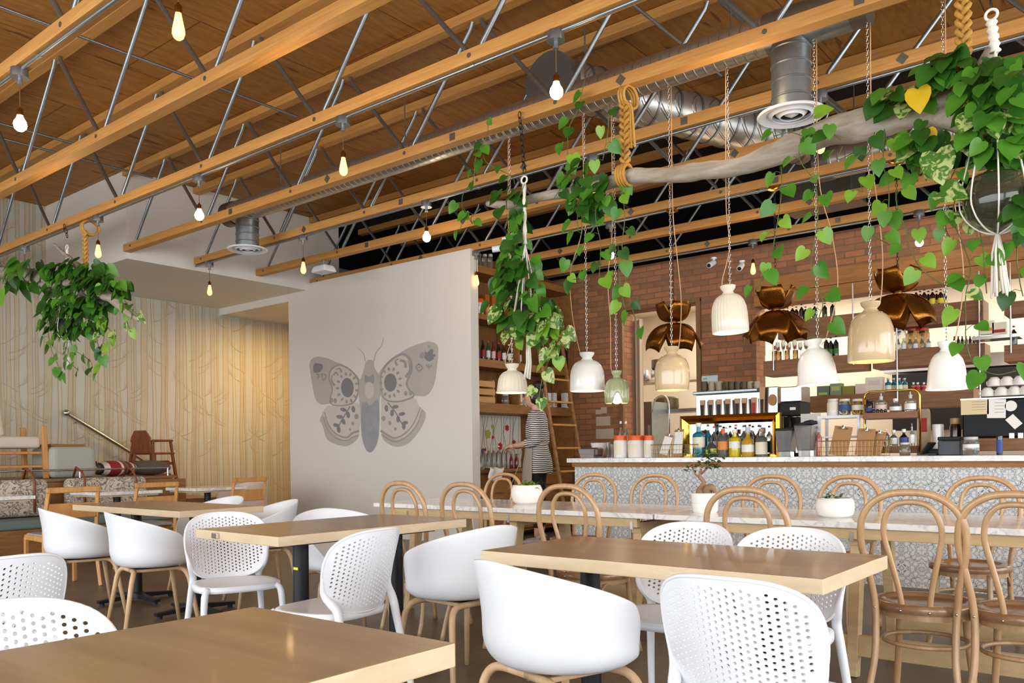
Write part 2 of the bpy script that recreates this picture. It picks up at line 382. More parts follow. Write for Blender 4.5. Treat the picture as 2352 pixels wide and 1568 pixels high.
# ------------------------------------------------------------------ roof joists
ordn = ['nearest the window side', 'second', 'third', 'fourth', 'fifth', 'sixth', 'seventh', 'eighth', 'ninth', 'tenth']
COND = {2.2, 4.02, 5.87, 7.7, 9.5}
def joist(i, y):
    x0 = XW if y < Y1-.05 else (XS if y < YM+.2 else -9.9)
    x1 = 4.4
    lb = {0: 'timber open-web roof joist at the very top left corner, closest to the camera', 1: 'timber roof joist with steel conduit crossing the top left corner', 2: 'broad timber roof joist without conduit, running from the wallpaper up to the top edge',
          3: 'timber roof joist with conduit and four vintage bulbs, holding the yellow rope', 4: 'timber roof joist ending at the white soffit corner, rope and spiral duct beside it', 5: 'timber roof joist with conduit just behind the round duct diffusers',
          6: 'timber roof joist ending beside the white emergency speaker', 7: 'timber roof joist just above the top edge of the moth wall', 8: 'timber roof joist over the bar aisle, with diamond washers', 9: 'timber roof joist right in front of the brick wall'}[i]
    t = thing('roof_joist', lb, 'roof joist', (0, y, 3.585), 0, 'open-web timber roof joists')
    w = MB(); w.lohi((x0, -.045, 0), (x1, .045, .04)); w.lohi((x0, -.045, .0405), (x1, .045, .085)); w.build('bottom_chord', MT['timber'], t)
    w = MB(); w.lohi((x0, -.045, .91), (x1, .045, .95)); w.lohi((x0, -.045, .9505), (x1, .045, .99)); w.build('top_chord', MT['timber'], t)
    xs = [x for x in [-9.76+1.56*k-1.56 for k in range(12)] if x0-.2 < x < x1-.2]
    pl = MB(); npl = 0
    for x in xs:
        for sg in (-1, 1):
            xt = x+sg*.78
            if xt < x0+.02 or xt > x1: continue
            P = [(x+sg*.03, 0, .03), (x+sg*.07, 0, .12), (xt-sg*.07, 0, .86), (xt-sg*.03, 0, .95)]
            MB().tube(P, .0175 if i > 0 else .017, 8).build('web_tube', MT['galv'], t, smooth=.8)
        MB().cyl((x, -.049, .045), (x, .049, .045), .016, n=10).build('pin', MT['galv_dark'], t, smooth=.6)
    if i >= 4:
        for k, x in enumerate(xs[1:]):
            MB().box((x+.55, -.047, .045), (.055, .006, .055), ry=pi/4 if (k+i) % 2 else 0).build('washer_plate', MT['galv_dark'], t)
    if y in COND:
        c = MB().cyl((x0, -.02, -.018), (x1, -.02, -.018), .012, n=10)
        for k in range(9): c.cyl((x0+1.0+k*1.92, -.02, -.018), (x0+1.03+k*1.92, -.02, -.018), .0165, n=10)
        c.build('conduit', MT['galv'], t, smooth=.8)
for i, y in enumerate(JOIST_Y): joist(i, y)
# cross bridging tubes between joists
for k, (x, ya, yb) in enumerate([(-8.9, 2.2, 4.02), (-6.6, 2.2, 4.95), (-3.1, 4.02, 6.79), (-9.3, 3.12, 4.95)]):
    o = MB().tube([(x, ya, 4.35), (x, yb, 4.35)], .013, 8).build('bridging_pipe', MT['galv'], None, smooth=.8)
    tag(o, ['thin steel pipe crossing under the plywood above the left joists', 'thin steel pipe bridging the joists over the middle of the room', 'thin steel pipe bridging the joists near the round duct cap', 'short steel pipe under the plywood beside the white soffit'][k], 'pipe', 'bridging pipes between the joists')
# ------------------------------------------------------------------ bulbs on the conduits
MT['bulb_glow'] = plain('lit_filament_glass', (255, 214, 150), .2, var=0, emit=(255, 214, 150), es=9)
MT['bulb_hot'] = plain('lit_globe_glass', (255, 236, 200), .2, var=0, emit=(255, 232, 196), es=26)
MT['bulb_shell'] = plain('amber_bulb_glass', (255, 206, 130), .08, var=0, emit=(255, 190, 100), es=2.2)
EDI = [(.0, -.135), (.012, -.134), (.024, -.124), (.031, -.105), (.030, -.085), (.022, -.045), (.016, -.015), (.014, 0)]
GLB = [(.0, -.105), (.02, -.101), (.035, -.085), (.040, -.065), (.036, -.045), (.022, -.022), (.015, 0)]
def bulb_lamp(style, label, loc, drop=.19):
    t = thing('bare_bulb_pendant', label, 'hanging bulb', loc, rnd(0, 3), 'bare filament bulbs under the joists')
    b = MB().lathe([(0, .0), (.05, 0), (.052, -.004), (.052, -.05), (.056, -.052), (.056, -.058), (0, -.058)], 12)
    b.lathe([(.013, -.058), (.013, -.085), (.018, -.087), (.018, -.1), (0, -.1)], 8); b.build('junction_box', MT['galv'], t, smooth=.6)
    z = -.1; MB().cyl((0, 0, z), (0, 0, z-drop+.05), .003, n=6).build('cord', MT['brass_cord'], t)
    z = z-drop+.05
    MB().lathe([(.004, z), (.009, z-.01), (.018, z-.02), (.02, z-.055), (0, z-.055)], 10).build('socket', MT['bronze'], t, smooth=.8)
    z -= .05
    o = MB().lathe(EDI if style == 'e' else GLB, 14, (0, 0, z)).build('bulb', MT['bulb_shell'] if style == 'e' else MT['bulb_hot'], t, smooth=4)
    if style == 'e':
        MB().tube([(0, 0, z-.02), (.008, 0, z-.06), (.009, 0, z-.1), (0, 0, z-.112), (-.009, 0, z-.1), (-.008, 0, z-.06), (0, 0, z-.02)], .0045, 6).build('filament', MT['bulb_hot'], o)
    return t
BULBS = [('e', (-3.83, 2.2), 'elongated filament bulb cut by the top edge of the picture'), ('g', (-5.73, 2.2), 'round glowing bulb at the far left, hanging in front of the open ceiling'),
 ('g', (-2.86, 4.02), 'round glowing bulb in front of the shiny round duct cap'), ('e', (-4.78, 4.02), 'long teardrop filament bulb left of the green vines, above the spiral duct'),
 ('g', (-6.72, 4.02), 'round glowing bulb between the duct and the white soffit wall'), ('e', (-8.62, 4.02), 'teardrop filament bulb right beside the yellow braided rope'), ('e', (-10.43, 4.02), 'teardrop filament bulb half hidden by the left driftwood branch'),
 ('g', (-5.76, 5.87), 'round glowing bulb above the moth wall, left of the vines'), ('e', (-7.7, 5.87), 'teardrop filament bulb beside the white emergency speaker'), ('e', (-9.61, 5.87), 'teardrop filament bulb hanging lowest under the soffit near the hall opening'),
 ('e', (-3.82, 5.87), 'filament bulb tucked behind the leaves above the driftwood branch'), ('g', (-4.80, 7.7), 'round glowing bulb between two vines left of the bar'), ('e', (-6.72, 7.7), 'teardrop filament bulb just right of the moth wall edge, in front of the shelves'),
 ('e', (-3.94, 9.45), 'teardrop filament bulb beside the white security camera on the brick'), ('g', (-2.14, 9.45), 'round glowing bulb in front of the brick above the brass flower lamps'), ('e', (-1.95, 5.87), 'filament bulb next to the large round ceiling diffuser')]
for st, (x, y), lb in BULBS: bulb_lamp(st, lb, (x, y-.02, 3.585-.012), drop=.19 if y < 9 else .17)
# ------------------------------------------------------------------ ducts
def spiral_mat():
    m, nt, b = newmat('spiral_duct_steel'); L = nt.links
    tc = N(nt, 'ShaderNodeTexCoord'); wv = N(nt, 'ShaderNodeTexWave', Scale=4.2, bands_direction='X', wave_profile='SIN'); L.new(tc.outputs['Object'], wv.inputs['Vector'])
    cr = N(nt, 'ShaderNodeValToRGB'); cr.color_ramp.elements[0].position = .86; cr.color_ramp.elements[1].position = .97; L.new(wv.outputs['Fac'], cr.inputs[0])
    bp = N(nt, 'ShaderNodeBump', Strength=.9, Distance=.01); L.new(cr.outputs[0], bp.inputs['Height']); L.new(bp.outputs['Normal'], b.inputs['Normal'])
    b.inputs['Base Color'].default_value = srgb(196, 192, 184); setp(b, Metallic=.8, Roughness=.34); return m
MT['duct'] = spiral_mat()
YD = 5.42; ZD = 3.86
t = thing('spiral_duct', 'long spiral steel air duct running under the plywood with two round ceiling diffusers', 'air duct', (0, YD, ZD))
MB().cyl((-8.35, 0, 0), (-1.6, 0, 0), .125, n=28).build('duct_run', MT['duct'], t, smooth=1)
MB().cyl((-8.5, 0, 0), (-8.35, 0, 0), .135, n=28).build('end_cap', MT['galv_dark'], t, smooth=1)
MB().cyl((-1.62, 0, 0), (-1.5, 0, 0), .135, n=28).build('end_cap', MT['galv_dark'], t, smooth=1)
def diffuser(px, r, z0, z1, t):
    pr = [(r, z0)]
    for k in range(4):
        z = z0+(z1-z0)*(k+.6)/4.4; pr += [(r, z+.008), (r+.006, z+.003), (r+.006, z-.003), (r, z-.008)]
    pr.append((r, z1)); b = MB().lathe(pr, 28, (px, 0, 0)); b.build('drop_duct', MT['galv'], t, smooth=.8)
    f = MB().lathe([(r, z1), (r+.09, z1-.012), (r+.095, z1-.02), (r+.085, z1-.028), (r*1.28, z1-.014), (r*1.26, z1+.002), (r, z1)], 32, (px, 0, 0))
    f = f.build('diffuser_ring', MT['white_plastic'], t, smooth=.8)
    MB().cyl((px, 0, z1+.03), (px, 0, z1+.034), r*.98, n=28).build('throat_shade_disc', MT['black'], t)  # black disc standing in for the shade inside the drop duct
    for k, q in enumerate((1.22, .8, .36)):
        MB().lathe([(r*q, z1-.002-.006*k), (r*q-.03 if q > .4 else 0, z1-.026-.006*k), (r*q-.03 if q > .4 else 0, z1-.022-.006*k), (r*q, z1+.002-.006*k)], 28, (px, 0, 0)).build('cone', MT['white_plastic'], f, smooth=.8)
diffuser(-8.13, .125, -.08, -.43, t); diffuser(-1.99, .125, -.08, -.55, t)
MB().cyl((-2.14, 0, 0), (-1.6, 0, 0), .136, n=28).build('tee_collar', MT['galv'], t, smooth=1)
# branch duct running towards the bar and its cap
for x in (-7.5, -5.6, -3.6, -2.4): MB().cyl((x, 0, .1), (x, 0, ZC-ZD), .006, n=6).build('hanger', MT['galv'], t)
t = thing('trunk_duct', 'large ribbed steel duct crossing the joists towards the bar, ending in a round cap', 'air duct', (-4.1, 5.62, 4.2))
MB().cyl((0, -.0, 0), (0, .2, 0), .24, n=32).build('end_cap', MT['galv'], t, smooth=.6)
P = smoothpath([(.05, .19, .0), (.3, .75, .0), (.65, 1.6, -.02), (.95, 2.3, -.03), (1.15, 2.75, -.04)], 8)
rr = [.2 if k % 2 else .207 for k in range(len(P))]
b = MB().tube(P, .2, 24); b.build('ribbed_run', MT['duct'], t, smooth=1)
for k in range(2, len(P)-1, 2):
    d = P[k+1]-P[k]; MB().cyl(P[k], P[k]+d.normalized()*.02, .208, n=24).build('joint_band', MT['galv'], t, smooth=.8)
t = thing('bar_duct', 'steel duct running along the brick wall at the top right', 'air duct', (0, 8.15, 3.86))
MB().cyl((-2.6, 0, 0), (4, 0, 0), .17, n=24).build('duct_run', MT['duct'], t, smooth=1); MB().cyl((-2.75, 0, 0), (-2.6, 0, 0), .18, n=24).build('end_cap', MT['galv_dark'], t, smooth=1)
for x in (-2.4, -1.0, .5): MB().cyl((x, 0, .15), (x, 0, ZC-3.86), .006, n=6).build('hanger', MT['galv'], t)
t = thing('plenum_box', 'grey sheet metal plenum box above the brick wall', 'air duct', (-3.0, 9.05, 3.96))
MB().box((0, 0, 0), (.75, .5, .5)).build('box', MT['galv_dark'], t, bevel=.01); MB().box((0, 0, -.255), (.8, .56, .02)).build('flange', MT['galv'], t)
for x in (-.3, .3): MB().cyl((x, 0, .25), (x, 0, ZC-3.96), .006, n=6).build('hanger', MT['galv'], t)
# ------------------------------------------------------------------ safety lamp, cameras
t = thing('emergency_speaker', 'white wedge shaped speaker hanging beside the moth wall top', 'speaker', (-8.52, 6.79, 3.475))
MB().box((0, 0, 0), (.3, .22, .09), taper=.75).build('housing', MT['white_plastic'], t, bevel=.03, seg=3); MB().cyl((0, 0, .04), (0, 0, .12), .012, n=8).build('stem', MT['galv'], t)
def seccam(label, loc, az, dn=.25, flat=False):
    t = thing('security_camera', label, 'security camera', loc, az, None)
    d = Vector((0, -cos(dn), -sin(dn)))
    b = MB().lathe([(0, 0), (.03, 0), (.034, .01), (.034, .15), (0, .16)], 16, (0, .0, -.05), axis=-d); b.build('barrel', MT['white_plastic'], t, smooth=.6)
    MB().lathe([(0, -.003), (.024, -.003), (.024, .004)], 14, (0, 0, -.05), axis=-d).build('lens', MT['black'], t)
    MB().tube([Vector((0, 0, -.05))-d*.1, (0, .13, -.02), (0, .14, .05)], .014, 8).build('arm', MT['white_plastic'], t, smooth=1)
    MB().cyl((0, .14, .05), (0, .14, .07), .035, n=14).build('mount', MT['white_plastic'], t, smooth=.6)
p = atY(1130, 562, 6.7); seccam('white bullet camera just above the right end of the moth wall', p, radians(-50), .15)
p = atY(1698, 607, 9.3); seccam('white camera with antenna on the brick, beside a filament bulb', p, radians(10), .5)
p = atY(1628, 600, 9.3); seccam('small dark camera under the joist, left of the white antenna camera', p, radians(0), .4)
# ------------------------------------------------------------------ ceramic bell pendants
def chain(mb, P0, P1, r=.008, wire=.0016):
    P0 = Vector(P0); P1 = Vector(P1); d = P1-P0; L_ = d.length; d.normalize(); u, v = frame(d); n = int(L_/(r*2.6)); 
    for k in range(n):
        c = P0+d*(L_*(k+.5)/n); a, q = (u, v) if k % 2 else (v, u); pts = []
        for j in range(8):
            an = 2*pi*j/8; pts.append(c+d*(cos(an)*r*1.75)+a*(sin(an)*r*.85))
        mb.tube(pts, wire, 4, closed=True)
def bell(label, loc, R, H, shape, mat, ribs=0, tilt=0.0, lit=True, hot=False, top=3.63, cord_side=1, vents=False, cordbow=.05):
    """shape: list of (radius fraction, height fraction) from rim to shoulder"""
    t = thing('bell_pendant', label, 'pendant lamp', loc, rnd(0, .4) if not vents else .6, 'ceramic bell pendants over the marble tables')
    pr = [(R*a, H*b) for a, b in shape]
    inner = [(max(r-.006, .001), z) for r, z in pr]
    n = ribs*4 if ribs else 32
    fr = (lambda i, th, r: r*(1+.014*cos(ribs*th))) if ribs else None
    if vents: fr = lambda i, th, r: r*(1+.02*cos(ribs*th))
    mb = MB(); mb.T = Matrix.Rotation(tilt, 4, 'Y')
    def zf(r, z, th, i): return z
    full = inner[::-1]+[(pr[0][0]-.003, pr[0][1]-.004)]+pr
    if vents:   # scalloped rim: cut arches out of the lower edge
        cnt = len(pr); k0 = [[None]*n for _ in range(cnt)]
        for i, (r, z) in enumerate(pr):
            for k in range(n):
                th = 2*pi*k/n; arch = max(0, cos(th*4/1.0))*.38*H; z2 = z+(arch*(1-i/3.0) if i < 3 else 0); r2 = r*(1+.018*cos(ribs*th))
                k0[i][k] = mb.av((r2*cos(th), r2*sin(th), z2))
        for i in range(cnt-1):
            for k in range(n): k2 = (k+1) % n; mb.af((k0[i][k], k0[i][k2], k0[i+1][k2], k0[i+1][k]))
        mb.build('shade', mat, t, smooth=1.0, solid=.006)
    else:
        mb.lathe(full, n, fr=fr); mb.build('shade', mat, t, smooth=1.0)
    zt = pr[-1][1]; c = MB(); c.T = mb.T
    c.lathe([(0, zt-.006), (R*.36, zt-.004), (R*.27, zt+.012), (R*.28, zt+.016), (R*.40, zt+.034), (R*.43, zt+.052), (R*.41, zt+.054), (R*.3, zt+.035), (0, zt+.03)], 32, fr=fr); c.build('collar', mat, t, smooth=1.0)
    zc = zt+.04
    cb = MB(); chain(cb, (0, 0, zc), (0, 0, top-loc[2])); cb.build('chain', MT['chrome'], t, smooth=2)
    ht = top-loc[2]-zc; s_ = cord_side
    P = smoothpath([(R*.2*s_, 0, zc-.02), (R*.45*s_, 0, zc+.04), (cordbow*s_+.02, 0, zc+ht*.18), (cordbow*.9*s_, 0, zc+ht*.35), (.018*s_, 0, zc+ht*.55), (.015*s_, .01, zc+ht)], 6)
    MB().tube(P, .0032, 6).build('cord', MT['cable'], t, smooth=2)
    z = H*.30 if not hot else H*.22
    MB().cyl((0, 0, zt-.005), (0, 0, z+.06), .018, .018, 12).build('socket', MT['bronze'], t, smooth=.6)
    b = MB().lathe([(r, q+z+.06) for r, q in (GLB if not hot else GLB)], 14); b.build('bulb', MT['bulb_hot'], t, smooth=3)
    return t
DOME = [(1.0, 0), (.995, .25), (.98, .48), (.93, .66), (.83, .8), (.69, .9), (.5, .965), (.27, 1.0)]
FLARE = [(1.04, 0), (.97, .06), (.93, .25), (.9, .45), (.85, .62), (.75, .78), (.6, .9), (.42, .97), (.27, 1.0)]
BARREL = [(.94, 0), (.97, .15), (1.0, .42), (.98, .6), (.91, .75), (.78, .87), (.55, .96), (.27, 1.0)]
YP = 5.2
def PP(x, y): return atY(x, y, YP)
def pxm(x): return YP/ray(x, 784).normalized().y*0+1/F_PX*((atY(x, 784, YP)-CAM).dot(_f0))
for lb, (cx, ybot, ytop, hw), sh, mt, kw in [
 ('small cream ribbed bell pendant left of the person, bulb glowing below its flared rim', (1177, 901, 851, 37), FLARE, 'cer_cream', dict(ribs=24, cord_side=-1, cordbow=-.01)),
 ('smooth white bell pendant between the macrame plant and the green lamp', (1349, 897, 826, 40), DOME, 'cer_white', dict(cord_side=-1, cordbow=.13)),
 ('small sage green fluted pendant with scalloped rim and bright bulb', (1417, 926, 868, 28), DOME, 'cer_green', dict(ribs=18, vents=True, hot=True, cord_side=-1, cordbow=.06)),
 ('tan glazed bell pendant hanging before the kitchen hatch', (1544, 895, 814, 40), BARREL, 'cer_tan', dict()),
 ('cream vertically ribbed bell pendant in front of the brick pillar, hung highest', (1678, 762, 674, 41), DOME, 'cer_cream', dict(ribs=32, tilt=-.05, cord_side=-1, cordbow=.02)),
 ('pale white tilted bell pendant with flared rim, right of the brick pillar', (1879, 880, 799, 46), FLARE, 'cer_white', dict(tilt=-.1, cordbow=.1)),
 ('largest tan glazed bell pendant, in front of the wooden bar shelves', (2001, 829, 714, 51), DOME, 'cer_tan', dict(cord_side=1, cordbow=.05)),
 ('off white ringed bell pendant, rightmost over the marble tables', (2175, 893, 806, 44), FLARE, 'cer_white', dict(cordbow=.07))]:
    p = PP(cx, ybot); H = (PP(cx, ytop)-p).z; R = hw*pxm(cx); bell(lb, p, R, H, sh, MT[mt], **kw)
# ------------------------------------------------------------------ brass lotus lamps
def lotus(label, loc, S=1.0, rz=0.0):
    t = thing('lotus_pendant', label, 'pendant lamp', loc, rz, 'brass lotus flower pendants over the bar')
    def petal(th, up, L_, W):
        def f(u, v):
            w = (v-.5)*2*W*(sin(pi*min(1, u*.66+.1))**.8)*(1+.04*sin(v*pi*5)*u)
            a = u*1.25 if not up else u*1.0
            if up: r = .03+L_*sin(a)*.78; z = L_*(1-cos(a))*1.95+.01+abs(v-.5)*.04*u
            else: r = .03+L_*sin(a); z = -L_*(1-cos(a))*1.3-.01-abs(v-.5)**2*.16*u
            tip = (1-abs(v-.5)*2)*.03*u**4; r += tip
            c, s2 = cos(th), sin(th); return Vector((r*c-w*s2, r*s2+w*c, z))*S
        return f
    for k in range(5):
        MB().grid(petal(2*pi*k/5+.3, False, .25, .15), 9, 9).build('lower_petal', MT['bronze'], t, smooth=3, solid=.003)
    for k in range(4):
        MB().grid(petal(2*pi*k/4+.8, True, .19, .115), 8, 8).build('upper_petal', MT['bronze'], t, smooth=3, solid=.003)
    MB().lathe([(0, .03), (.035, .02), (.04, 0), (.035, -.03), (.02, -.06), (.02, -.1), (0, -.1)], 14).build('hub', MT['bronze'], t, smooth=1)
    MB().lathe([(r, z-.08) for r, z in GLB], 14).build('bulb', MT['bulb_glow'], t, smooth=3)
    cb = MB(); chain(cb, (0, 0, .03), (0, 0, 3.54-loc[2]), .012, .0022); cb.build('chain', MT['black_metal'], t, smooth=2)
    MB().lathe([(0, 0), (.06, 0), (.062, -.02), (.04, -.03), (0, -.035)], 16, (0, 0, 3.572-loc[2])).build('ceiling_canopy', MT['gold'], t, smooth=1)
YL = 7.68
lotus('brass lotus flower pendant in front of the kitchen hatch', atY(1547, 741, YL), 1.0, .2)
lotus('brass lotus flower pendant right of the brick pillar, among bottles', atY(1782, 712, YL), 1.05, .9)
lotus('brass lotus flower pendant farthest right, highest of the three', atY(2062, 674, YL), 1.05, .5)
# ------------------------------------------------------------------ chairs
def make_perforated():
    t = thing('perforated_chair', 'x', 'chair')
    half = [(0, .79), (.065, .788), (.125, .779), (.175, .757), (.206, .722), (.219, .675), (.22, .62), (.212, .565), (.195, .515), (.165, .475), (.125, .452), (.065, .44), (0, .437)]
    out = smoothpath([(x, z, 0) for x, z in half], 3); out = [(p.x, p.y) for p in out]
    ring = out+[(-x, z) for x, z in out[-2:0:-1]]
    def inside(px, pz, m):
        q = min(math.hypot(px-x, pz-z) for x, z in ring)
        c = False; n = len(ring)
        for i in range(n):
            (x1, z1), (x2, z2) = ring[i], ring[i-1]
            if (z1 > pz) != (z2 > pz) and px < (x2-x1)*(pz-z1)/(z2-z1)+x1: c = not c
        return c and q > m
    holes = []; dx, dz, R = .0185, .0172, .0047
    for i in range(-11, 12):
        for j in range(-14, 14):
            x = i*dx; z = .615+j*dz+(dz/2 if i % 2 else 0)
            if inside(x, z, .026): holes.append((x, z))
    vs = [Vector(p) for p in ring]; es = [(i, (i+1) % len(ring)) for i in range(len(ring))]; fs = [list(range(len(ring)))]
    for (x, z) in holes:
        b0 = len(vs); k = 8
        for a in range(k): vs.append(Vector((x+R*cos(2*pi*a/k+.39), z+R*sin(2*pi*a/k+.39))))
        fs.append(list(range(b0, b0+k)))
    r = geometry.delaunay_2d_cdt(vs, es, fs, 0, 1e-5)
    hs = [(Vector(h)) for h in holes]
    mb = MB(); pts = r[0]
    def crv(x, z):
        y = -.205-(z-.44)*.28+2.0*x*x+.25*max(0, .50-z)*0
        return (x, y, z)
    H_ = .0035; NV = len(pts)
    for sg in (1, -1):
        for p in pts:
            x, y, z = crv(p.x, p.y); n_ = Vector((4.0*p.x, -1, -.28)).normalized()*sg*H_; mb.av((x+n_.x, y+n_.y, z+n_.z))
    ed = {}
    import itertools
    grid_ = {}
    for h in holes: grid_.setdefault((round(h[0]/.02), round(h[1]/.02)), []).append(h)
    for f in r[2]:
        c = sum((pts[i] for i in f), Vector((0, 0)))/len(f); g = (round(c.x/.02), round(c.y/.02)); skip = False
        for a in (-1, 0, 1):
            for b in (-1, 0, 1):
                for h in grid_.get((g[0]+a, g[1]+b), ()):
                    if math.hypot(c.x-h[0], c.y-h[1]) < R*.85: skip = True
        if not skip and inside(c.x, c.y, -1):
            mb.af(f); mb.af([i+NV for i in f[::-1]])
            for a, b in zip(f, list(f[1:])+[f[0]]): ed[(a, b)] = 1
    for (a, b) in ed:
        if (b, a) not in ed: mb.af((b, a, a+NV, b+NV))
    mb.build('backrest', MT['white_plastic'], t, smooth=.9)
    # frame lip, posts and rear legs in one moulded piece
    fr = MB()
    fr.tube([crv(x, z) for x, z in ring], .006, 8, closed=True); fr.build('back_rim', MT['white_plastic'], t, smooth=4)
    for sx in (-1, 1):
        P = smoothpath([crv(sx*.217, .6), crv(sx*.2, .525), (sx*.175, -.2, .455), (sx*.185, -.215, .36), (sx*.205, -.25, .16), (sx*.22, -.28, 0)], 5)
        n = len(P); MB().tube(P, [.006+.013*min(1, i/8) if i < 12 else .019-.006*(i-12)/(n-12) for i in range(n)], 10).build('leg', MT['white_plastic'], t, smooth=4)
        P = smoothpath([(sx*.17, .17, .432), (sx*.19, .19, .40), (sx*.2, .2, .25), (sx*.215, .215, 0)], 4)
        MB().tube(P, [.016]*4+[.018-.006*i/(len(P)-4) for i in range(len(P)-4)], 10).build('leg', MT['white_plastic'], t, smooth=4)
    def seat(u, v):
        th = 2*pi*u; e = 2/3.2; c, s2 = cos(th), sin(th); x = .215*math.copysign(abs(c)**e, c); y = .205*math.copysign(abs(s2)**e, s2)
        z = .442-.012*(1-v**2)*1.0+(.0 if v < .97 else -.003); w = v; x *= w*(1-.1*(y < 0)*abs(y)/.2); return (x, y*w+.005, z)
    st = MB().grid(seat, 40, 10, cu=True)
    def skirt(u, v):
        p = Vector(seat(u, 1)); return (p.x*(1-.0*v), p.y, p.z-.026*v)
    st.grid(skirt, 40, 3, cu=True); st.build('seat', MT['white_plastic'], t, smooth=.9, solid=.006)
    return t
def make_bucket():
    t = thing('bucket_chair', 'x', 'chair')
    def sh(u, v):
        th = 2*pi*u            # 0 = back (-y)
        bk = (1+cos(th))/2     # 1 at the back, 0 at the front
        side = abs(sin(th))
        a = abs(((th+pi) % (2*pi))-pi)
        # rim height: back .77, arms .64 at the sides, dropping to the seat front
        if a < 1.9: rim = .775-.135*(a/1.9)**1.6
        else: rim = .64-.205*min(1, ((a-1.9)/.75))**1.4
        R = .284+.012*max(0, cos(a)) if a < 1.9 else .28-.03*((a-1.9)/1.24)
        s = v
        base_z = .425
        if s < .45:
            q = s/.45; r = .195*q; z = base_z+.006*q*q+.0
        else:
            q = (s-.45)/.55; hgt = rim-base_z
            r = .195+(.264-.195)*(1-(1-min(1, q/.45))**2) if hgt > .05 else .195+(.25-.195)*q
            r += (R-.264)*(max(0, q-.55)/.45)**1.6 if hgt > .05 else 0
            z = base_z+hgt*(q**1.5)
        return (r*sin(th)*1.0, -r*cos(th)*.93, z)
    m = MB()
    n1, n2 = 48, 22
    m.grid(sh, n1, n2, cu=True)
    m.build('shell', MT['white_plastic'], t, smooth=4, solid=.007, sub=1)
    r = .0155
    for sy in (-1, 1):
        for sx in (-1, 1):
            P = [(0, sy*.13, .398), (sx*.1, sy*.135, .398)]+bez((sx*.13, sy*.14, .398), (sx*.185, sy*.155, .398), (sx*.2, sy*.17, .34), 6)+[(sx*.245, sy*.225, 0)]
            MB().tube(P, [r]*3+[r]*6+[.0135]+[.0135] if False else [r]*(len(P)-1)+[.0125], 10).build('leg', MT['oak'], t, smooth=4)
    for sx in (-1, 1): MB().bar((sx*.1, -.14, .4), (sx*.1, .14, .4), .026, .018).build('rail', MT['oak'], t, bevel=.004)
    MB().box((0, 0, .412), (.16, .2, .014)).build('seat_plate', MT['black_metal'], t)
    return t
def make_bentwood():
    t = thing('bentwood_chair', 'x', 'chair')
    def yb(z):   # side profile of the back
        if z > .46: return -.19-(z-.46)*.16
        return -.19-(.46-z)**1.6*.3
    O = [(.17, 0), (.168, .1), (.15, .25), (.15, .40), (.155, .47), (.165, .55), (.185, .65), (.196, .73), (.188, .81), (.155, .87), (.1, .91), (.04, .925)]
    P = smoothpath([(x, yb(z), z) for x, z in O]+[(-x, yb(z), z) for x, z in O[::-1]], 4)
    MB().tube(P, .0145, 10).build('back_hoop', MT['bent'], t, smooth=4)
    O = [(.052, .43), (.055, .48), (.068, .56), (.09, .66), (.108, .75), (.1, .82), (.07, .868), (.03, .885)]
    P = smoothpath([(x, yb(z)+.012, z) for x, z in O]+[(-x, yb(z)+.012, z) for x, z in O[::-1]], 4)
    MB().tube(P, .0115, 10).build('inner_hoop', MT['bent'], t, smooth=4)
    s_ = MB().lathe([(0, .452), (.13, .452), (.15, .456), (.158, .464), (.2, .464), (.207, .458), (.209, .44), (.204, .428), (.185, .424), (0, .424)], 36, (0, .0, 0)); s_.build('seat', MT['bentseat'], t, smooth=.8)
    MB().tube([(.165*cos(a), .165*sin(a)+.0, .29) for a in [2*pi*k/28 for k in range(28)]], .0095, 8, closed=True).build('stretcher_ring', MT['bent'], t, smooth=4)
    MB().lathe([(.17, .425), (.185, .425), (.185, .4), (.17, .4), (.17, .425)], 32).build('seat_ring', MT['bent'], t, smooth=.8)
    for sx in (-1, 1):
        P = smoothpath([(sx*.13, .13, .42), (sx*.135, .14, .3), (sx*.15, .17, .12), (sx*.165, .195, 0)], 4)
        MB().tube(P, .0145, 10).build('leg', MT['bent'], t, smooth=4)
        MB().tube(bez((sx*.15, -.19, .33), (sx*.15, -.15, .41), (sx*.15, -.06, .41), 5), .008, 6).build('brace', MT['bent'], t, smooth=4)
    b = MB()
    for x, z in ((-.152, .445), (.152, .445), (-.054, .44), (.054, .44)): MB().sphere((x, yb(.44)-.012 if abs(x) > .1 else -.2, z), .006, 8, 5, (1, .7, 1)).build('screw', MT['steel'], t, smooth=4)
    return t
MT['tableset'] = [MT['table_edge'], MT['table_top']]
def slab(mb, lo, hi):
    k = len(mb.m); mb.lohi(lo, hi); mb.m[k:] = [0, 1, 0, 0, 0, 0]; return mb
def cafe_table(label, x0, x1, y0, y1, cols, rz=0.0):
    cx, cyy = (x0+x1)/2, (y0+y1)/2; t = thing('cafe_table', label, 'table', (cx, cyy, 0), rz, None); hx, hy = (x1-x0)/2, (y1-y0)/2
    slab(MB(), (-hx, -hy, .705), (hx, hy, .75)).build('tabletop', MT['tableset'], t, bevel=.003)
    for (px, py) in cols:
        MB().cyl((px, py, .03), (px, py, .70), .038, n=20).build('column', MT['black_metal'], t, smooth=.8)
        b = MB().box((px, py, .695), (.3, .3, .012))
        b.build('top_plate', MT['black_metal'], t)
        f = MB()
        for a in range(4):
            d = Vector((cos(a*pi/2), sin(a*pi/2), 0)); L_ = .3
            f.bar(Vector((px, py, .045)), Vector((px, py, .028))+d*L_, .05, .04, w2=.045, h2=.02); f.cyl(Vector((px, py, 0))+d*(L_-.03), Vector((px, py, .03))+d*(L_-.03), .018, n=10)
        f.lathe([(0, .075), (.05, .07), (.06, .05), (.06, .02), (0, .02)], 16, (px, py, 0)); f.build('base', MT['black_metal'], t, smooth=.6)
    return t
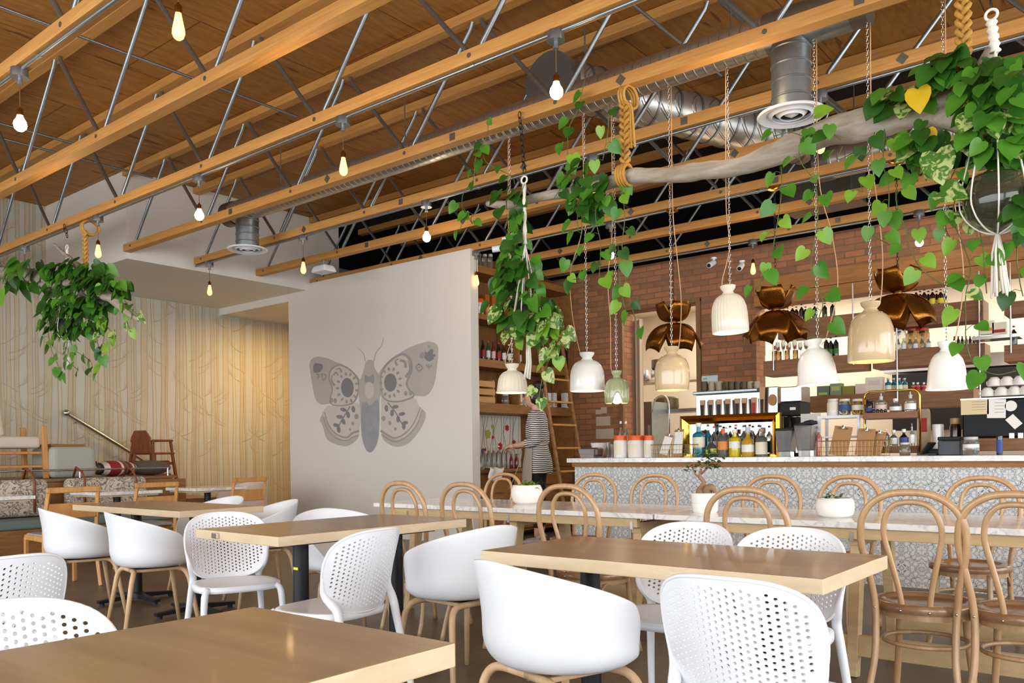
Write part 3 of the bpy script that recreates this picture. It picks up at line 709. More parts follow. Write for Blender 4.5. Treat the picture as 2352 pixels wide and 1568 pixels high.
cafe_table('nearest brown wood table, cut by the bottom left corner', -1.70, -1.06, -.1, 1.14, [(0, .3), (0, -.3)])
cafe_table('brown wood table in the right foreground before the bentwood chairs', -2.0, -.77, 2.29, 2.92, [(-.35, 0), (.35, 0)])
tm = cafe_table('brown wood table in the middle with yellow sticker on its column', -3.76, -3.06, 2.2, 3.38, [(.1, -.3), (.1, .3)], radians(-2))
MB().box((-.16, -.597, .728), (.05, .014, .026)).build('clip', MT['chrome'], tm, bevel=.003)
MT['yellow'] = plain('yellow_sticker', (226, 222, 60), .5)
MB().box((.115, -.3385, .565), (.035, .004, .012)).build('sticker', MT['yellow'], tm)
cafe_table('brown wood table farthest left, two white bucket chairs at its near side', -6.68, -5.12, 2.88, 3.52, [(-.42, 0), (.42, 0)])
CP = make_perforated(); CB = make_bucket(); CW = make_bentwood()
used = set()
def place(proto, label, x, y, rz, group):
    if proto.name in used: return dup(proto, (x, y, 0), rz, label, group)
    used.add(proto.name); proto.location = (x, y, 0); proto.rotation_euler = (0, 0, rz); proto['label'] = label; proto['group'] = group; return proto
GP, GB, GW = 'white perforated chairs', 'white bucket chairs on oak legs', 'bentwood chairs along the marble tables'
for lb, x, y, rz in [
 ('white perforated chair in the right foreground, back fully towards us, cut by the bottom edge', -.90, 2.21, 0),
 ('white perforated chair on the far side of the right foreground table, left of two', -1.66, 3.03, pi),
 ('white perforated chair on the far side of the right foreground table, right of two', -1.20, 2.99, pi),
 ('white perforated chair at the right side of the middle table, turned diagonally, seat pointing left', -2.93, 2.36, pi/2+.12),
 ('white perforated chair at the left side of the middle table, beside the two bucket chairs', -3.93, 2.52, -pi/2-.35),
 ('white perforated chair cut by the bottom left corner behind the nearest table', -1.72, .70, -pi/2),
 ('white perforated chair cut by the left edge, above the corner one', -3.22, 1.06, pi/2+.1)]: place(CP, lb, x, y, rz, GP)
for lb, x, y, rz in [
 ('white bucket chair in the foreground, tucked under the right foreground table', -1.60, 2.22, -.3),
 ('white bucket chair at the right side of the middle table, oak leg reaching the floor', -2.74, 2.98, pi/2-.1),
 ('white bucket chair behind the middle table, against the moth wall', -3.98, 3.28, -pi/2-.3),
 ('leftmost white bucket chair, beside the oak dining chair', -6.0, 2.66, -.25),
 ('second white bucket chair from the left, next to a perforated chair', -5.13, 2.70, -.25),
 ('white bucket chair on the far side of the leftmost brown table, only its rim showing', -6.3, 3.8, pi),
 ('white bucket chair at the right end of the leftmost brown table, facing left', -5.45, 3.72, pi-.35)]: place(CB, lb, x, y, rz, GB)
NEAR = [(923, 1104, 'bentwood chair at the left end of the marble tables, before the moth wall'), (1068, 1107, 'second bentwood chair from the left on the near side of the marble tables'),
 (1303, 1116, 'bentwood chair on the near side, just right of the first white plant pot'), (1712, 1122, 'bentwood chair on the near side behind the second perforated back'),
 (2087, 1127, 'bentwood chair at the right with its full back and seat visible'), (2336, 1133, 'bentwood chair cut by the right edge')]
for px, py, lb in NEAR:
    p = atY(px, py, 3.6); place(CW, lb, p.x, 3.6+.25, rnd(-.04, .04), GW)
FAR = [(1155, 1092, 'bentwood chair on the far side in front of the person, by the first plant'), (1365, 1097, 'bentwood chair on the far side at the left end of the tiled bar'), (1500, 1098, 'bentwood chair on the far side, left of the bonsai pot'),
 (1772, 1103, 'bentwood chair on the far side, left of the round succulent pot'), (1942, 1103, 'bentwood chair on the far side right behind the round succulent pot'), (2245, 1103, 'bentwood chair on the far side, rightmost, before the tiles')]
for px, py, lb in FAR:
    p = atY(px, py, 5.45); place(CW, lb, p.x, 5.45-.24, pi+rnd(-.1, .1), GW)
# ------------------------------------------------------------------ marble tables
m, nt, b = newmat('white_marble'); L = nt.links
tc = N(nt, 'ShaderNodeTexCoord'); nz = N(nt, 'ShaderNodeTexNoise', Scale=5.0, Detail=8.0, Roughness=.6, Distortion=1.2); L.new(tc.outputs['Object'], nz.inputs['Vector'])
cr = N(nt, 'ShaderNodeValToRGB'); e = cr.color_ramp.elements; e[0].position = .455; e[0].color = srgb(236, 234, 230); e[1].position = .545; e[1].color = srgb(236, 234, 230)
q = cr.color_ramp.elements.new(.5); q.color = srgb(206, 206, 208); L.new(nz.outputs['Fac'], cr.inputs[0]); L.new(cr.outputs[0], b.inputs['Base Color']); setp(b, Roughness=.08); MT['marble'] = m
MT['trestle'] = wood('pale_birch_trestle', (186, 158, 112), (206, 178, 132), (2, 9, 9), 4, .45)
def marble_table(label, x0, x1, trest, y0=4.16, y1=4.94):
    cx = (x0+x1)/2; t = thing('marble_table', label, 'table', (cx, (y0+y1)/2, 0), 0, 'long marble trestle tables'); hx = (x1-x0)/2; hy = (y1-y0)/2
    MB().lohi((-hx, -hy, .72), (hx, hy, .75)).build('marble_top', MT['marble'], t, bevel=.003)
    for sy in (-1, 1): MB().lohi((-hx+.14, sy*(hy-.05)-.02, .665), (hx-.12, sy*(hy-.05)+.02, .72)).build('apron', MT['trestle'], t, bevel=.003)
    for x in trest:
        x -= cx; MB().lohi((x-.03, -hy+.08, .63), (x+.03, hy-.08, .69)).build('cross_bar', MT['trestle'], t)
        for sy in (-1, 1): MB().bar((x, sy*(hy-.14), .69), (x, sy*(hy-.03), 0), .075, .055, up=(1, 0, 0), w2=.06, h2=.05).build('leg', MT['trestle'], t, bevel=.003)
        MB().bar((x-.0, -hy-.0+.03, .70), (x, -hy+.03, .655), .018, .006, up=(0, 1, 0)).build('clamp', MT['steel'], t)
    for sy in (-1, 1): MB().lohi((trest[0]-cx-.05, sy*(hy-.05)-.018, .10), (trest[-1]-cx+.05, sy*(hy-.05)+.018, .2)).build('stretcher', MT['trestle'], t, bevel=.003)
marble_table('left long white marble trestle table with the leafy pot on it', -4.68, -2.345, [-4.35, -3.42, -2.5])
marble_table('right long white marble trestle table with bonsai and succulent pots', -2.335, .1, [-1.27, -.1])
# ------------------------------------------------------------------ pots on the marble tables
MT['leaf_b'] = plain('bright_leaf', (112, 158, 40), .5, var=.2, scale=30); MT['leaf_d'] = plain('dark_leaf', (62, 92, 38), .45, var=.2, scale=30); MT['leaf_g'] = plain('greyish_succulent_leaf', (120, 140, 110), .5, var=.15, scale=30)
MT['bark'] = plain('bonsai_bark', (150, 118, 88), .8, var=.15, scale=30, bump=.4)
def blade(mb, p, d, L_, W, up=Vector((0, 0, 1)), droop=.3, n=5):
    d = Vector(d).normalized(); s2 = d.cross(up)
    if s2.length < .01: s2 = Vector((1, 0, 0))
    s2.normalize(); pr = None; q = Vector(p)
    for i in range(n+1):
        u = i/n; w = W*sin(pi*(u*.85+.12)); c = q+d*(L_*u)-up*(droop*L_*u*u)
        k = (mb.av(c-s2*w/2), mb.av(c+s2*w/2))
        if pr: mb.af((pr[0], pr[1], k[1], k[0]))
        pr = k
t = thing('potted_plant', 'white round pot with bright green leafy plant on the left marble table', 'potted plant', (-3.60, 4.62, .75))
MB().lathe([(0, 0), (.08, 0), (.1, .02), (.112, .06), (.11, .1), (.095, .13), (.088, .13), (.1, .1), (.1, .09), (0, .09)], 32).build('pot', MT['cer_white'], t, smooth=1)
MB().lathe([(0, .105), (.09, .1)], 20).build('soil', MT['soil'], t)
f = MB()
for k in range(60):
    a = rnd(0, 2*pi); e_ = rnd(.2, 1.1); blade(f, (rnd(-.05, .05), rnd(-.05, .05), .11), (cos(a)*cos(e_), sin(a)*cos(e_), sin(e_)), rnd(.07, .15), .018, droop=.5)
f.build('leaves', MT['leaf_b'], t, smooth=4)
t = thing('bonsai', 'small ficus bonsai with swollen roots in a ridged white pot', 'potted plant', (-2.16, 4.44, .75))
MB().lathe([(0, 0), (.066, 0), (.073, .01), (.076, .05), (.074, .053), (.077, .056), (.08, .11), (.076, .112), (.072, .1), (0, .1)], 32).build('pot', MT['cer_white'], t, smooth=.6)
MB().lathe([(0, .107), (.072, .103)], 20).build('soil', MT['soil'], t)
tr = MB().tube(smoothpath([(-.02, 0, .1), (-.025, 0, .13), (-.01, .01, .17), (-.03, 0, .21), (-.02, 0, .25)], 4), [.03, .032, .034, .03, .025, .02, .017, .015, .014, .013, .012, .011, .01, .009, .008, .007, .006], 8)
tr.tube(smoothpath([(.01, 0, .1), (.03, -.01, .14), (.06, -.01, .135), (.07, 0, .1)], 4), [.02, .026, .028, .026, .025, .024, .022, .02, .016, .013, .011, .009, .008], 8)
tr.tube([(-.015, 0, .18), (-.06, 0, .22), (-.08, 0, .26)], [.008, .005, .003], 6); tr.tube([(-.02, 0, .22), (.02, 0, .26), (.05, 0, .3)], [.007, .005, .003], 6); tr.build('trunk', MT['bark'], t, smooth=4)
f = MB()
for (cx, cz, r, n) in ((-.085, .265, .035, 26), (.02, .3, .055, 70), (.06, .285, .04, 40), (.03, .345, .03, 30)):
    for k in range(n):
        p = Vector((cx+rnd(-r, r), rnd(-r, r), cz+rnd(-r, r)*.8)); a = rnd(0, 2*pi); blade(f, p, (cos(a), sin(a), rnd(-.4, .5)), .03, .02, droop=.2, n=3)
f.build('leaves', MT['leaf_d'], t, smooth=4)
t = thing('succulent_pot', 'white round bowl pot with small succulents, right of the bonsai', 'potted plant', (-1.43, 4.45, .75))
MB().lathe([(0, 0), (.07, 0), (.09, .015), (.097, .05), (.093, .085), (.083, .1), (.077, .1), (.086, .08), (0, .075)], 32).build('pot', MT['cer_white'], t, smooth=1)
MB().lathe([(0, .085), (.08, .082)], 20).build('soil', MT['soil'], t)
f = MB()
for (x, y, h) in ((-.03, 0, .05), (-.005, .01, .03), (.03, -.01, .04), (-.05, .01, .02)):
    for k in range(12):
        a = rnd(0, 2*pi); blade(f, (x, y, .085+h*k/14), (cos(a), sin(a), .5), .028, .015, droop=.1, n=3)
f.build('leaves', MT['leaf_g'], t, smooth=4)
# ------------------------------------------------------------------ tiled bar
def tilemat():
    m, nt, b = newmat('patterned_cement_tile'); L = nt.links
    def mth(op, a, c=None, d=None):
        n = N(nt, 'ShaderNodeMath', operation=op)
        for i, x in enumerate((a, c, d)):
            if x is None: continue
            if isinstance(x, (int, float)): n.inputs[i].default_value = x
            else: L.new(x, n.inputs[i])
        return n.outputs[0]
    tc = N(nt, 'ShaderNodeTexCoord'); sx = N(nt, 'ShaderNodeSeparateXYZ'); L.new(tc.outputs['Object'], sx.inputs[0])
    T = .15
    def fold(o):   # mirrored coordinate 0..1 inside each tile, alternating
        return mth('PINGPONG', mth('DIVIDE', o, T), 1.0)
    x, y = fold(sx.outputs[0]), fold(sx.outputs[2])
    r = mth('SQRT', mth('ADD', mth('MULTIPLY', x, x), mth('MULTIPLY', y, y)))
    a = mth('ARCTAN2', y, x)
    s1 = mth('MULTIPLY', mth('SINE', mth('ADD', mth('MULTIPLY', x, 8.6), mth('MULTIPLY', mth('SINE', mth('MULTIPLY', y, 7.0)), 1.7))), mth('SINE', mth('ADD', mth('MULTIPLY', y, 8.6), mth('MULTIPLY', mth('SINE', mth('MULTIPLY', x, 7.0)), 1.7))))
    s2 = mth('SINE', mth('ADD', mth('MULTIPLY', r, 12.0), mth('MULTIPLY', mth('COSINE', mth('MULTIPLY', a, 8.0)), 1.6)))
    v = mth('ADD', mth('MULTIPLY', s1, .8), mth('MULTIPLY', s2, .55))
    ab = mth('ABSOLUTE', v)
    cr = N(nt, 'ShaderNodeValToRGB'); e = cr.color_ramp.elements
    e[0].position = 0; e[0].color = srgb(112, 122, 136); e[1].position = .16; e[1].color = srgb(120, 130, 144)
    for p, c in ((.2, (222, 222, 218)), (.42, (226, 226, 222)), (.47, (128, 140, 156)), (.62, (138, 150, 164)), (.68, (220, 220, 217))): q = e.new(p); q.color = srgb(*c)
    L.new(ab, cr.inputs[0])
    # grout
    gx = mth('PINGPONG', mth('DIVIDE', sx.outputs[0], T), .5); gy = mth('PINGPONG', mth('DIVIDE', sx.outputs[2], T), .5); g = mth('LESS_THAN', mth('MINIMUM', gx, gy), .012)
    nz = N(nt, 'ShaderNodeTexNoise', Scale=8.0, Detail=4.0); L.new(tc.outputs['Object'], nz.inputs['Vector'])
    mo = N(nt, 'ShaderNodeMix', data_type='RGBA', blend_type='SOFT_LIGHT'); mo.inputs[0].default_value = .3; L.new(cr.outputs[0], mo.inputs[6]); L.new(nz.outputs['Fac'], mo.inputs[7])
    mx = N(nt, 'ShaderNodeMix', data_type='RGBA'); L.new(g, mx.inputs[0]); L.new(mo.outputs[2], mx.inputs[6]); mx.inputs[7].default_value = srgb(190, 190, 186)
    L.new(mx.outputs[2], b.inputs['Base Color']); setp(b, Roughness=.5); return m
MT['tile'] = tilemat()
BT = 1.045
t = thing('bar_counter', 'long bar faced with grey and white patterned tiles and topped with white marble', 'bar', (-4.93, 7.14, 0))
MB().lohi((0, 0, 0), (8.9, .78, .955)).build('tiled_front', MT['tile'], t)
MB().lohi((-.02, -.02, .956), (8.95, .8, .998)).build('plywood_edge', MT['lintel'], t)
MB().lohi((-.06, -.06, 1.0), (9.0, .9, BT)).build('marble_top', MT['marble'], t, bevel=.004)
def spec(a, b_, yt, Y, zb=BT):
    """pixel columns a..b_, top row yt, at depth Y on height zb -> centre x, width, height"""
    c = (a+b_)/2; p = atY(c, yt, Y); Z = (p-CAM).dot(_f0); return p.x, (b_-a)*Z/F_PX, p.z-zb
# colours for packaging and bottles
def cm(key, col, rough=.35, **kw):
    if key not in MT: MT[key] = plain(key, col, rough, var=kw.pop('var', .03), **kw)
    return MT[key]
BC = {'wine': (20, 24, 18), 'amber': (70, 36, 14), 'clear': (232, 236, 230), 'blue': (22, 128, 150), 'yellow': (226, 206, 22), 'gold': (216, 170, 50), 'green': (40, 84, 52), 'red': (120, 24, 28), 'brown': (60, 34, 24), 'grey': (170, 178, 174), 'white': (232, 230, 224), 'black': (24, 22, 24), 'cola': (38, 22, 16), 'spice': (170, 140, 90), 'pink': (206, 120, 110)}
def gl(k):
    if 'bt_'+k not in MT:
        if k in ('clear', 'grey', 'spice'): MT['bt_'+k] = plain('glass_'+k, BC[k], .06, var=.02, trans=.88)
        else: MT['bt_'+k] = plain('glass_'+k, BC[k], .1, var=.03, coat=.5, trans=.25 if k in ('blue', 'yellow', 'gold') else 0)
    return MT['bt_'+k]
SHAPES = {
 'wine': [(0, 0), (.95, 0), (1, .03), (1, .6), (.85, .68), (.4, .76), (.34, .82), (.34, .93), (.4, .935), (.4, .965), (.34, .97), (.34, 1), (0, 1)],
 'beer': [(0, 0), (.95, 0), (1, .03), (1, .55), (.8, .65), (.45, .78), (.4, .93), (.5, .935), (.5, 1), (0, 1)],
 'square': [(0, 0), (.96, 0), (1, .03), (1, .62), (.9, .68), (.38, .74), (.34, .88), (.44, .885), (.44, 1), (0, 1)],
 'jar': [(0, 0), (.93, 0), (1, .05), (1, .72), (.85, .82), (.82, .84), (.86, .86), (.86, .98), (.84, 1), (0, 1)],
 'squat': [(0, 0), (.9, 0), (1, .06), (1, .42), (.85, .55), (.45, .64), (.3, .7), (.3, .8), (.42, .81), (.42, 1), (0, 1)],
 'tub': [(0, 0), (.9, 0), (.95, .02), (1, .7), (.98, .75), (0, .75)],
 'can': [(0, 0), (.97, 0), (1, .02), (1, .97), (.97, 1), (0, 1)],
 'spout': [(0, 0), (.95, 0), (1, .03), (1, .5), (.8, .58), (.3, .66), (.28, .78), (.34, .79), (.34, .84), (.12, .86), (.1, 1), (0, 1)]}
def seg(prof, z0, z1):
    """portion of a (r, z) profile between two heights"""
    out = []
    for (r0, a), (r1, b_) in zip(prof[:-1], prof[1:]):
        for r, z in ((r0, a), (r1, b_)):
            if z0 <= z <= z1 and (not out or out[-1] != (r, z)): out.append((r, z))
    return out
def bottle(name, label, cat, x, y, z, w, h, shape='wine', col='wine', cap='black', lab=None, labz=(.12, .5), capz=None, group=None, rz=None, sq=False):
    t = thing(name, label, cat, (x, y, z), rnd(-.2, .2) if rz is None else rz, group)
    pr = [(r*w/2, q*h) for r, q in SHAPES[shape]]; n = 4 if sq else 18
    cz = capz if capz else {'wine': .9, 'beer': .93, 'square': .88, 'jar': .84, 'squat': .8, 'tub': .75, 'can': 2, 'spout': .66}[shape]
    body = [(r, q) for r, q in pr if q <= cz*h+1e-6]
    if body[-1][0] > 1e-6: body.append((0, body[-1][1]))
    MB().lathe(body, n).build('glass_body' if shape not in ('tub', 'can') else 'body', gl(col), t, smooth=.7)
    if cz < 1.5:
        top = [(r+.0008, q) for r, q in pr if q >= cz*h-1e-6]; top = [(0, top[0][1])]+top if top[0][0] > .001 else top
        if shape == 'tub': top = [(0, .75*h), (w*.51, .75*h), (w*.51, .98*h), (w*.49, h), (0, h)]
        MB().lathe(top, 18).build('lid' if shape in ('jar', 'tub') else ('pour_spout' if shape == 'spout' else 'cap'), cap if not isinstance(cap, str) else cm('cap_'+cap, CAPC[cap], .35), t, smooth=.7)
    if lab:
        r = w/2*1.012; MB().lathe([(r, h*labz[0]), (r, h*labz[1])], n).build('label', lab, t, smooth=.7)
    return t
CAPC = {'black': (26, 26, 28), 'white': (232, 232, 230), 'red': (196, 62, 34), 'gold': (196, 150, 70), 'silver': (190, 192, 194), 'orange': (232, 96, 34), 'cork': (176, 136, 96), 'blue': (30, 70, 130), 'kraft': (196, 164, 120), 'cream': (222, 214, 190), 'green': (40, 120, 60)}
LB = {k: cm('label_'+k, c, .6) for k, c in dict(cream=(232, 226, 200), lime=(178, 186, 92), orange=(226, 140, 76), white=(236, 236, 234), yellow=(228, 204, 60), green=(60, 110, 60), pink=(222, 196, 190), black=(40, 38, 36), red=(170, 44, 36), blue=(60, 80, 140)).items()}
def B(name, label, cat, a, b_, yt, Y, zb=BT, group=None, **kw):
    x, w, h = spec(a, b_, yt, Y, zb); return bottle(name, label, cat, x, Y, zb, w, h, group=group, **kw)
BT2 = BT+.001
G = 'spirit bottles inside the gold frame'
B('gin_bottle', 'teal blue square gin bottle with arched cream label, leftmost in the gold frame', 'bottle', 1590, 1619, 971, 7.36, BT2, G, shape='square', col='blue', cap='white', lab=LB['cream'], labz=(.28, .58))
B('liquor_bottle', 'round clear bottle with wide lime green label', 'bottle', 1620, 1647, 1003, 7.36, BT2, G, shape='squat', col='grey', cap='black', lab=LB['lime'], labz=(.14, .42))
B('liquor_bottle', 'clear bottle with orange and white label in the gold frame', 'bottle', 1648, 1673, 984, 7.38, BT2, G, shape='wine', col='clear', cap='orange', lab=LB['orange'], labz=(.25, .55), capz=.8)
B('liquor_bottle', 'bright yellow square bottle with white label', 'bottle', 1674, 1701, 986, 7.38, BT2, G, shape='square', col='yellow', cap='white', lab=LB['white'], labz=(.32, .56))
B('liquor_bottle', 'golden yellow round bottle with white label, next to the bright yellow one', 'bottle', 1703, 1732, 980, 7.38, BT2, G, shape='squat', col='gold', cap='silver', lab=LB['white'], labz=(.16, .4))
B('liquor_bottle', 'clear square bottle with cream label and red seal, rightmost in the gold frame', 'bottle', 1735, 1762, 984, 7.38, BT2, G, shape='square', col='clear', cap='cork', lab=LB['cream'], labz=(.08, .52))
for k, (px, yt, cap, col, lb) in enumerate([(1626, 974, 'green', 'blue', 'teal bottle standing behind the lime labelled one'), (1640, 978, 'red', 'clear', 'slim clear bottle with red cap in the back row of the gold frame'), (1655, 976, 'blue', 'clear', 'slim clear bottle with blue cap, back row, left'),
  (1668, 980, 'silver', 'clear', 'slim clear bottle with silver cap in the back row'), (1690, 974, 'orange', 'grey', 'grey bottle with orange cap behind the bright yellow bottle'), (1708, 976, 'blue', 'clear', 'clear bottle with blue cap behind the golden round bottle'),
  (1722, 974, 'black', 'grey', 'grey bottle with black cap in the back row'), (1746, 976, 'blue', 'clear', 'clear bottle with blue cap behind the red sealed bottle')]):
    B('liquor_bottle', lb, 'bottle', px-8, px+8, yt, 7.455, BT2, 'back row bottles', shape='wine', col=col, cap=cap, lab=LB['white'] if k % 2 else None)
# gold frame standing on the bar
x0 = atY(1563, 1000, 7.52).x; x1 = atY(1788, 1000, 7.48).x; zt = atY(1675, 951, 7.52).z
t = thing('gilt_frame', 'wide polished brass picture frame standing on the bar around the spirit bottles', 'frame', ((x0+x1)/2, 7.56, BT)); hw = (x1-x0)/2; H = zt-BT
def framebar(c0, c1, inn0, inn1):
    mb = MB(); P = []
    for (o, i_) in ((c0, inn0), (c1, inn1)):
        o, i_ = Vector(o), Vector(i_); P.append([o+Vector((0, 0, 0)), o+Vector((0, -.05, 0)), o*.65+i_*.35+Vector((0, -.065, 0)), o*.3+i_*.7+Vector((0, -.03, 0)), i_+Vector((0, -.012, 0)), i_])
    r = [[mb.av(p) for p in q] for q in P]; n = 6
    for k in range(n): mb.af((r[0][k], r[0][(k+1) % n], r[1][(k+1) % n], r[1][k]))
    mb.af(r[0]); mb.af(r[1][::-1]); return mb
wf = .085
for a, b_, c, d in (((-hw, 0, H), (hw, 0, H), (-hw+wf, 0, H-wf), (hw-wf, 0, H-wf)), ((-hw, 0, 0), (-hw, 0, H), (-hw+wf, 0, .03), (-hw+wf, 0, H-wf)), ((hw, 0, 0), (hw, 0, H), (hw-wf, 0, .03), (hw-wf, 0, H-wf))): framebar(a, b_, c, d).build('frame_rail', MT['gold'], t)
MB().lohi((-hw, -.03, .0), (hw, 0, .028)).build('frame_rail', MT['gold'], t)
MB().lohi((-hw+.02, .002, .01), (hw-.02, .008, H-.02)).build('mirror', plain('mirror_glass', (225, 228, 226), .04, 1.0, var=0), t)
# food tubs
MT['tubw'] = cm('tub_white', (234, 232, 226), .4)
for k, (a, b_, lb) in enumerate([(1409, 1441, 'leftmost white plastic tub with orange lid on the bar'), (1438, 1480, 'middle and largest white tub with orange lid on the bar'), (1481, 1504, 'small white tub with orange lid beside the clipboard basket')]):
    x, w, h = spec(a, b_, 1000, 7.3); t = thing('food_tub', lb, 'tub', (x, 7.3+.03*(k == 1)-.02*(k == 2), BT2), 0, 'white tubs with orange lids')
    MB().lathe([(0, 0), (w*.46, 0), (w*.49, .01), (w*.5, h*.72), (w*.44, h*.8), (0, h*.8)], 24).build('body', MT['tubw'], t, smooth=.8)
    MB().lathe([(0, h*.78), (w*.46, h*.78), (w*.465, h*.97), (w*.45, h), (0, h)], 24).build('lid', cm('cap_orange', CAPC['orange']), t, smooth=.8)
    MB().grid(lambda u, v: (w*.503*sin((u-.5)*1.2), -w*.503*cos((u-.5)*1.2), h*(.12+.5*v)), 8, 2).build('label', LB['cream'], t)
for a, b_, lb in ((1419, 1432, 'left empty swing top glass bottle behind the tubs'), (1431, 1444, 'right empty swing top glass bottle behind the tubs')): B('glass_bottle', lb, 'bottle', a, b_, 967, 7.62, BT2, 'empty glass bottles behind the tubs', shape='wine', col='clear', cap='white')
# wrapped loaf tray, bowls, glasses
x, w, h = spec(1327, 1392, 1029, 7.3); t = thing('loaf_tray', 'brown loaf in a foil tray under plastic wrap at the left end of the bar', 'tray', (x, 7.3, BT2))
MB().lathe([(0, 0), (w*.4, 0), (w*.5, h*.9), (w*.48, h*.9), (w*.38, .01), (0, .01)], 4, sy=.7).build('tray', MT['steel'], t, smooth=.5).rotation_euler = (0, 0, pi/4)
MB().box((0, 0, h*.6), (w*.72, w*.42, h*.9)).build('loaf', cm('loaf_brown', (86, 58, 48), .3), t, bevel=.02, seg=3)
x, w, h = spec(1356, 1394, 1017, 7.6); t = thing('serving_bowl', 'shallow white bowls nested behind the wrapped loaf', 'bowl', (x, 7.6, BT2))
MB().lathe([(0, 0), (w*.25, 0), (w*.5, h), (w*.48, h), (w*.22, .01), (0, .01)], 24).build('bowl', MT['cer_white'], t, smooth=.8)
for k, (a, b_) in enumerate(((1391, 1402), (1400, 1411))): 
    x, w, h = spec(a, b_, 1016+4*k, 7.5); t = thing('drinking_glass', ['small clear drinking glass behind the loaf', 'small clear drinking glass touching the leftmost tub'][k], 'glass', (x, 7.5, BT2), 0, 'drinking glasses on the bar')
    MB().lathe([(0, 0), (w*.4, 0), (w*.5, h), (w*.46, h), (w*.36, .006), (0, .006)], 16).build('glass', gl('clear'), t, smooth=.8)
# wire baskets with clipboards
MT['wire'] = plain('brass_wire', (176, 146, 96), .35, .8, var=.05)
def basket(label, a, b_, yt, Y, dep=.2):
    x, w, h = spec(a, b_, yt, Y); t = thing('wire_basket', label, 'basket', (x, Y, BT2)); hw = w/2
    m = MB()
    for z in (0.004, h*.3, h*.6): m.tube([(-hw*.95, -dep/2, z), (hw*.95, -dep/2, z), (hw*.95, dep/2, z), (-hw*.95, dep/2, z)], .0016, 5, closed=True)
    nn = max(6, int(w/.03))
    for k in range(nn+1):
        xx = -hw*.95+2*hw*.95*k/nn
        for sy in (-1, 1): m.cyl((xx, sy*dep/2, 0), (xx*1.05, sy*dep/2, h), .0014, n=5)
        m.cyl((xx, -dep/2, .003), (xx, dep/2, .003), .0014, n=5)
    for k in range(5):
        yy = -dep/2+dep*k/4
        for sx in (-1, 1): m.cyl((sx*hw*.95, yy, 0), (sx*hw, yy, h), .0014, n=5)
    tag(m.build('wire_mesh', MT['wire'], t, smooth=1), kind=None)
    MB().tube([(-hw, -dep/2, h), (hw, -dep/2, h), (hw, dep/2, h), (-hw, dep/2, h)], .0035, 6, closed=True).build('rim', MT['wire'], t, smooth=1); return t
basket('copper wire basket holding clipboards with white menus, left of the gold frame', 1497, 1600, 1021, 7.2, .14)
basket('long wire basket holding brown clipboards, in the middle of the bar', 1882, 2036, 1012, 7.2, .16)
def clipboard(label, a, b_, yt, Y, lean, paper=False, group=None, dz=.006):
    x, w, h = spec(a, b_, yt, Y); t = thing('clipboard', label, 'clipboard', (x, Y, BT2+dz), 0, group)
    T_ = Matrix.Rotation(-.25, 4, 'X') @ Matrix.Rotation(lean, 4, 'Y')
    m = MB(); m.T = T_; w *= .78; m.lohi((-w*.4, -.002, 0), (w*.4, .002, h)); m.build('board', MT['kraft'], t, bevel=.001)
    if paper: m = MB(); m.T = T_; m.lohi((-w*.36, -.006, h*.1), (w*.36, -.0025, h*.9)); m.build('menu_sheet', MT['paper'], t)
    m = MB(); m.T = T_; m.lohi((-w*.22, -.012, h*.9), (w*.22, -.002, h*.94)); m.cyl((-.0, -.01, h*.93), (0, -.01, h*1.02), .012, n=12); m.build('clip', MT['chrome'], t, bevel=.001)
clipboard('tilted clipboard with white menu, left of two in the copper basket', 1503, 1540, 997, 7.19, .22, True, 'clipboards with white menus'); clipboard('upright clipboard with white menu, right of two in the copper basket', 1536, 1574, 985, 7.22, -.03, True, 'clipboards with white menus')
clipboard('tilted brown clipboard, left in the long wire basket', 1890, 1956, 978, 7.19, .14, False, 'brown clipboards'); clipboard('brown clipboard in the middle of the long wire basket', 1951, 2013, 984, 7.2, .08, False, 'brown clipboards'); clipboard('narrow brown clipboard mostly hidden at the right of the long wire basket', 1985, 2030, 990, 7.24, .18, False, 'brown clipboards')
# blender jugs
MT['jug'] = plain('smoky_clear_plastic', (224, 224, 224), .12, var=.03, trans=.85)
for lb, a, b_, yt, tl in (('clear blender jug with flat black lid, left of two', 1785, 1827, 980, 0), ('clear blender jug with raised black lid, right of two', 1829, 1872, 966, .2)):
    x, w, h = spec(a, b_, yt, 7.35); t = thing('blender_jug', lb, 'blender jug', (x, 7.35, BT2), 0, 'blender jugs')
    MB().lathe([(0, 0), (w*.42, 0), (w*.42, h*.16), (w*.5, h*.18), (w*.66, h*.86), (w*.62, h*.86), (w*.46, h*.2), (0, h*.19)], 4).build('jug', MT['jug'], t, smooth=.5).rotation_euler = (0, 0, pi/4)
    m = MB(); m.T = Matrix.Translation((0, 0, h*.9)) @ Matrix.Rotation(tl, 4, 'Y').inverted(); m.box((0, 0, 0), (w*.98, w*.9, h*.1)); m.box((w*.2, 0, h*.05), (w*.4, w*.5, h*.06)); m.build('lid', MT['black'], t, bevel=.006)
B('syrup_bottle', 'slim bottle with red contents beside the right blender jug', 'bottle', 1874, 1887, 980, 7.42, BT2, None, shape='wine', col='pink', cap='silver')
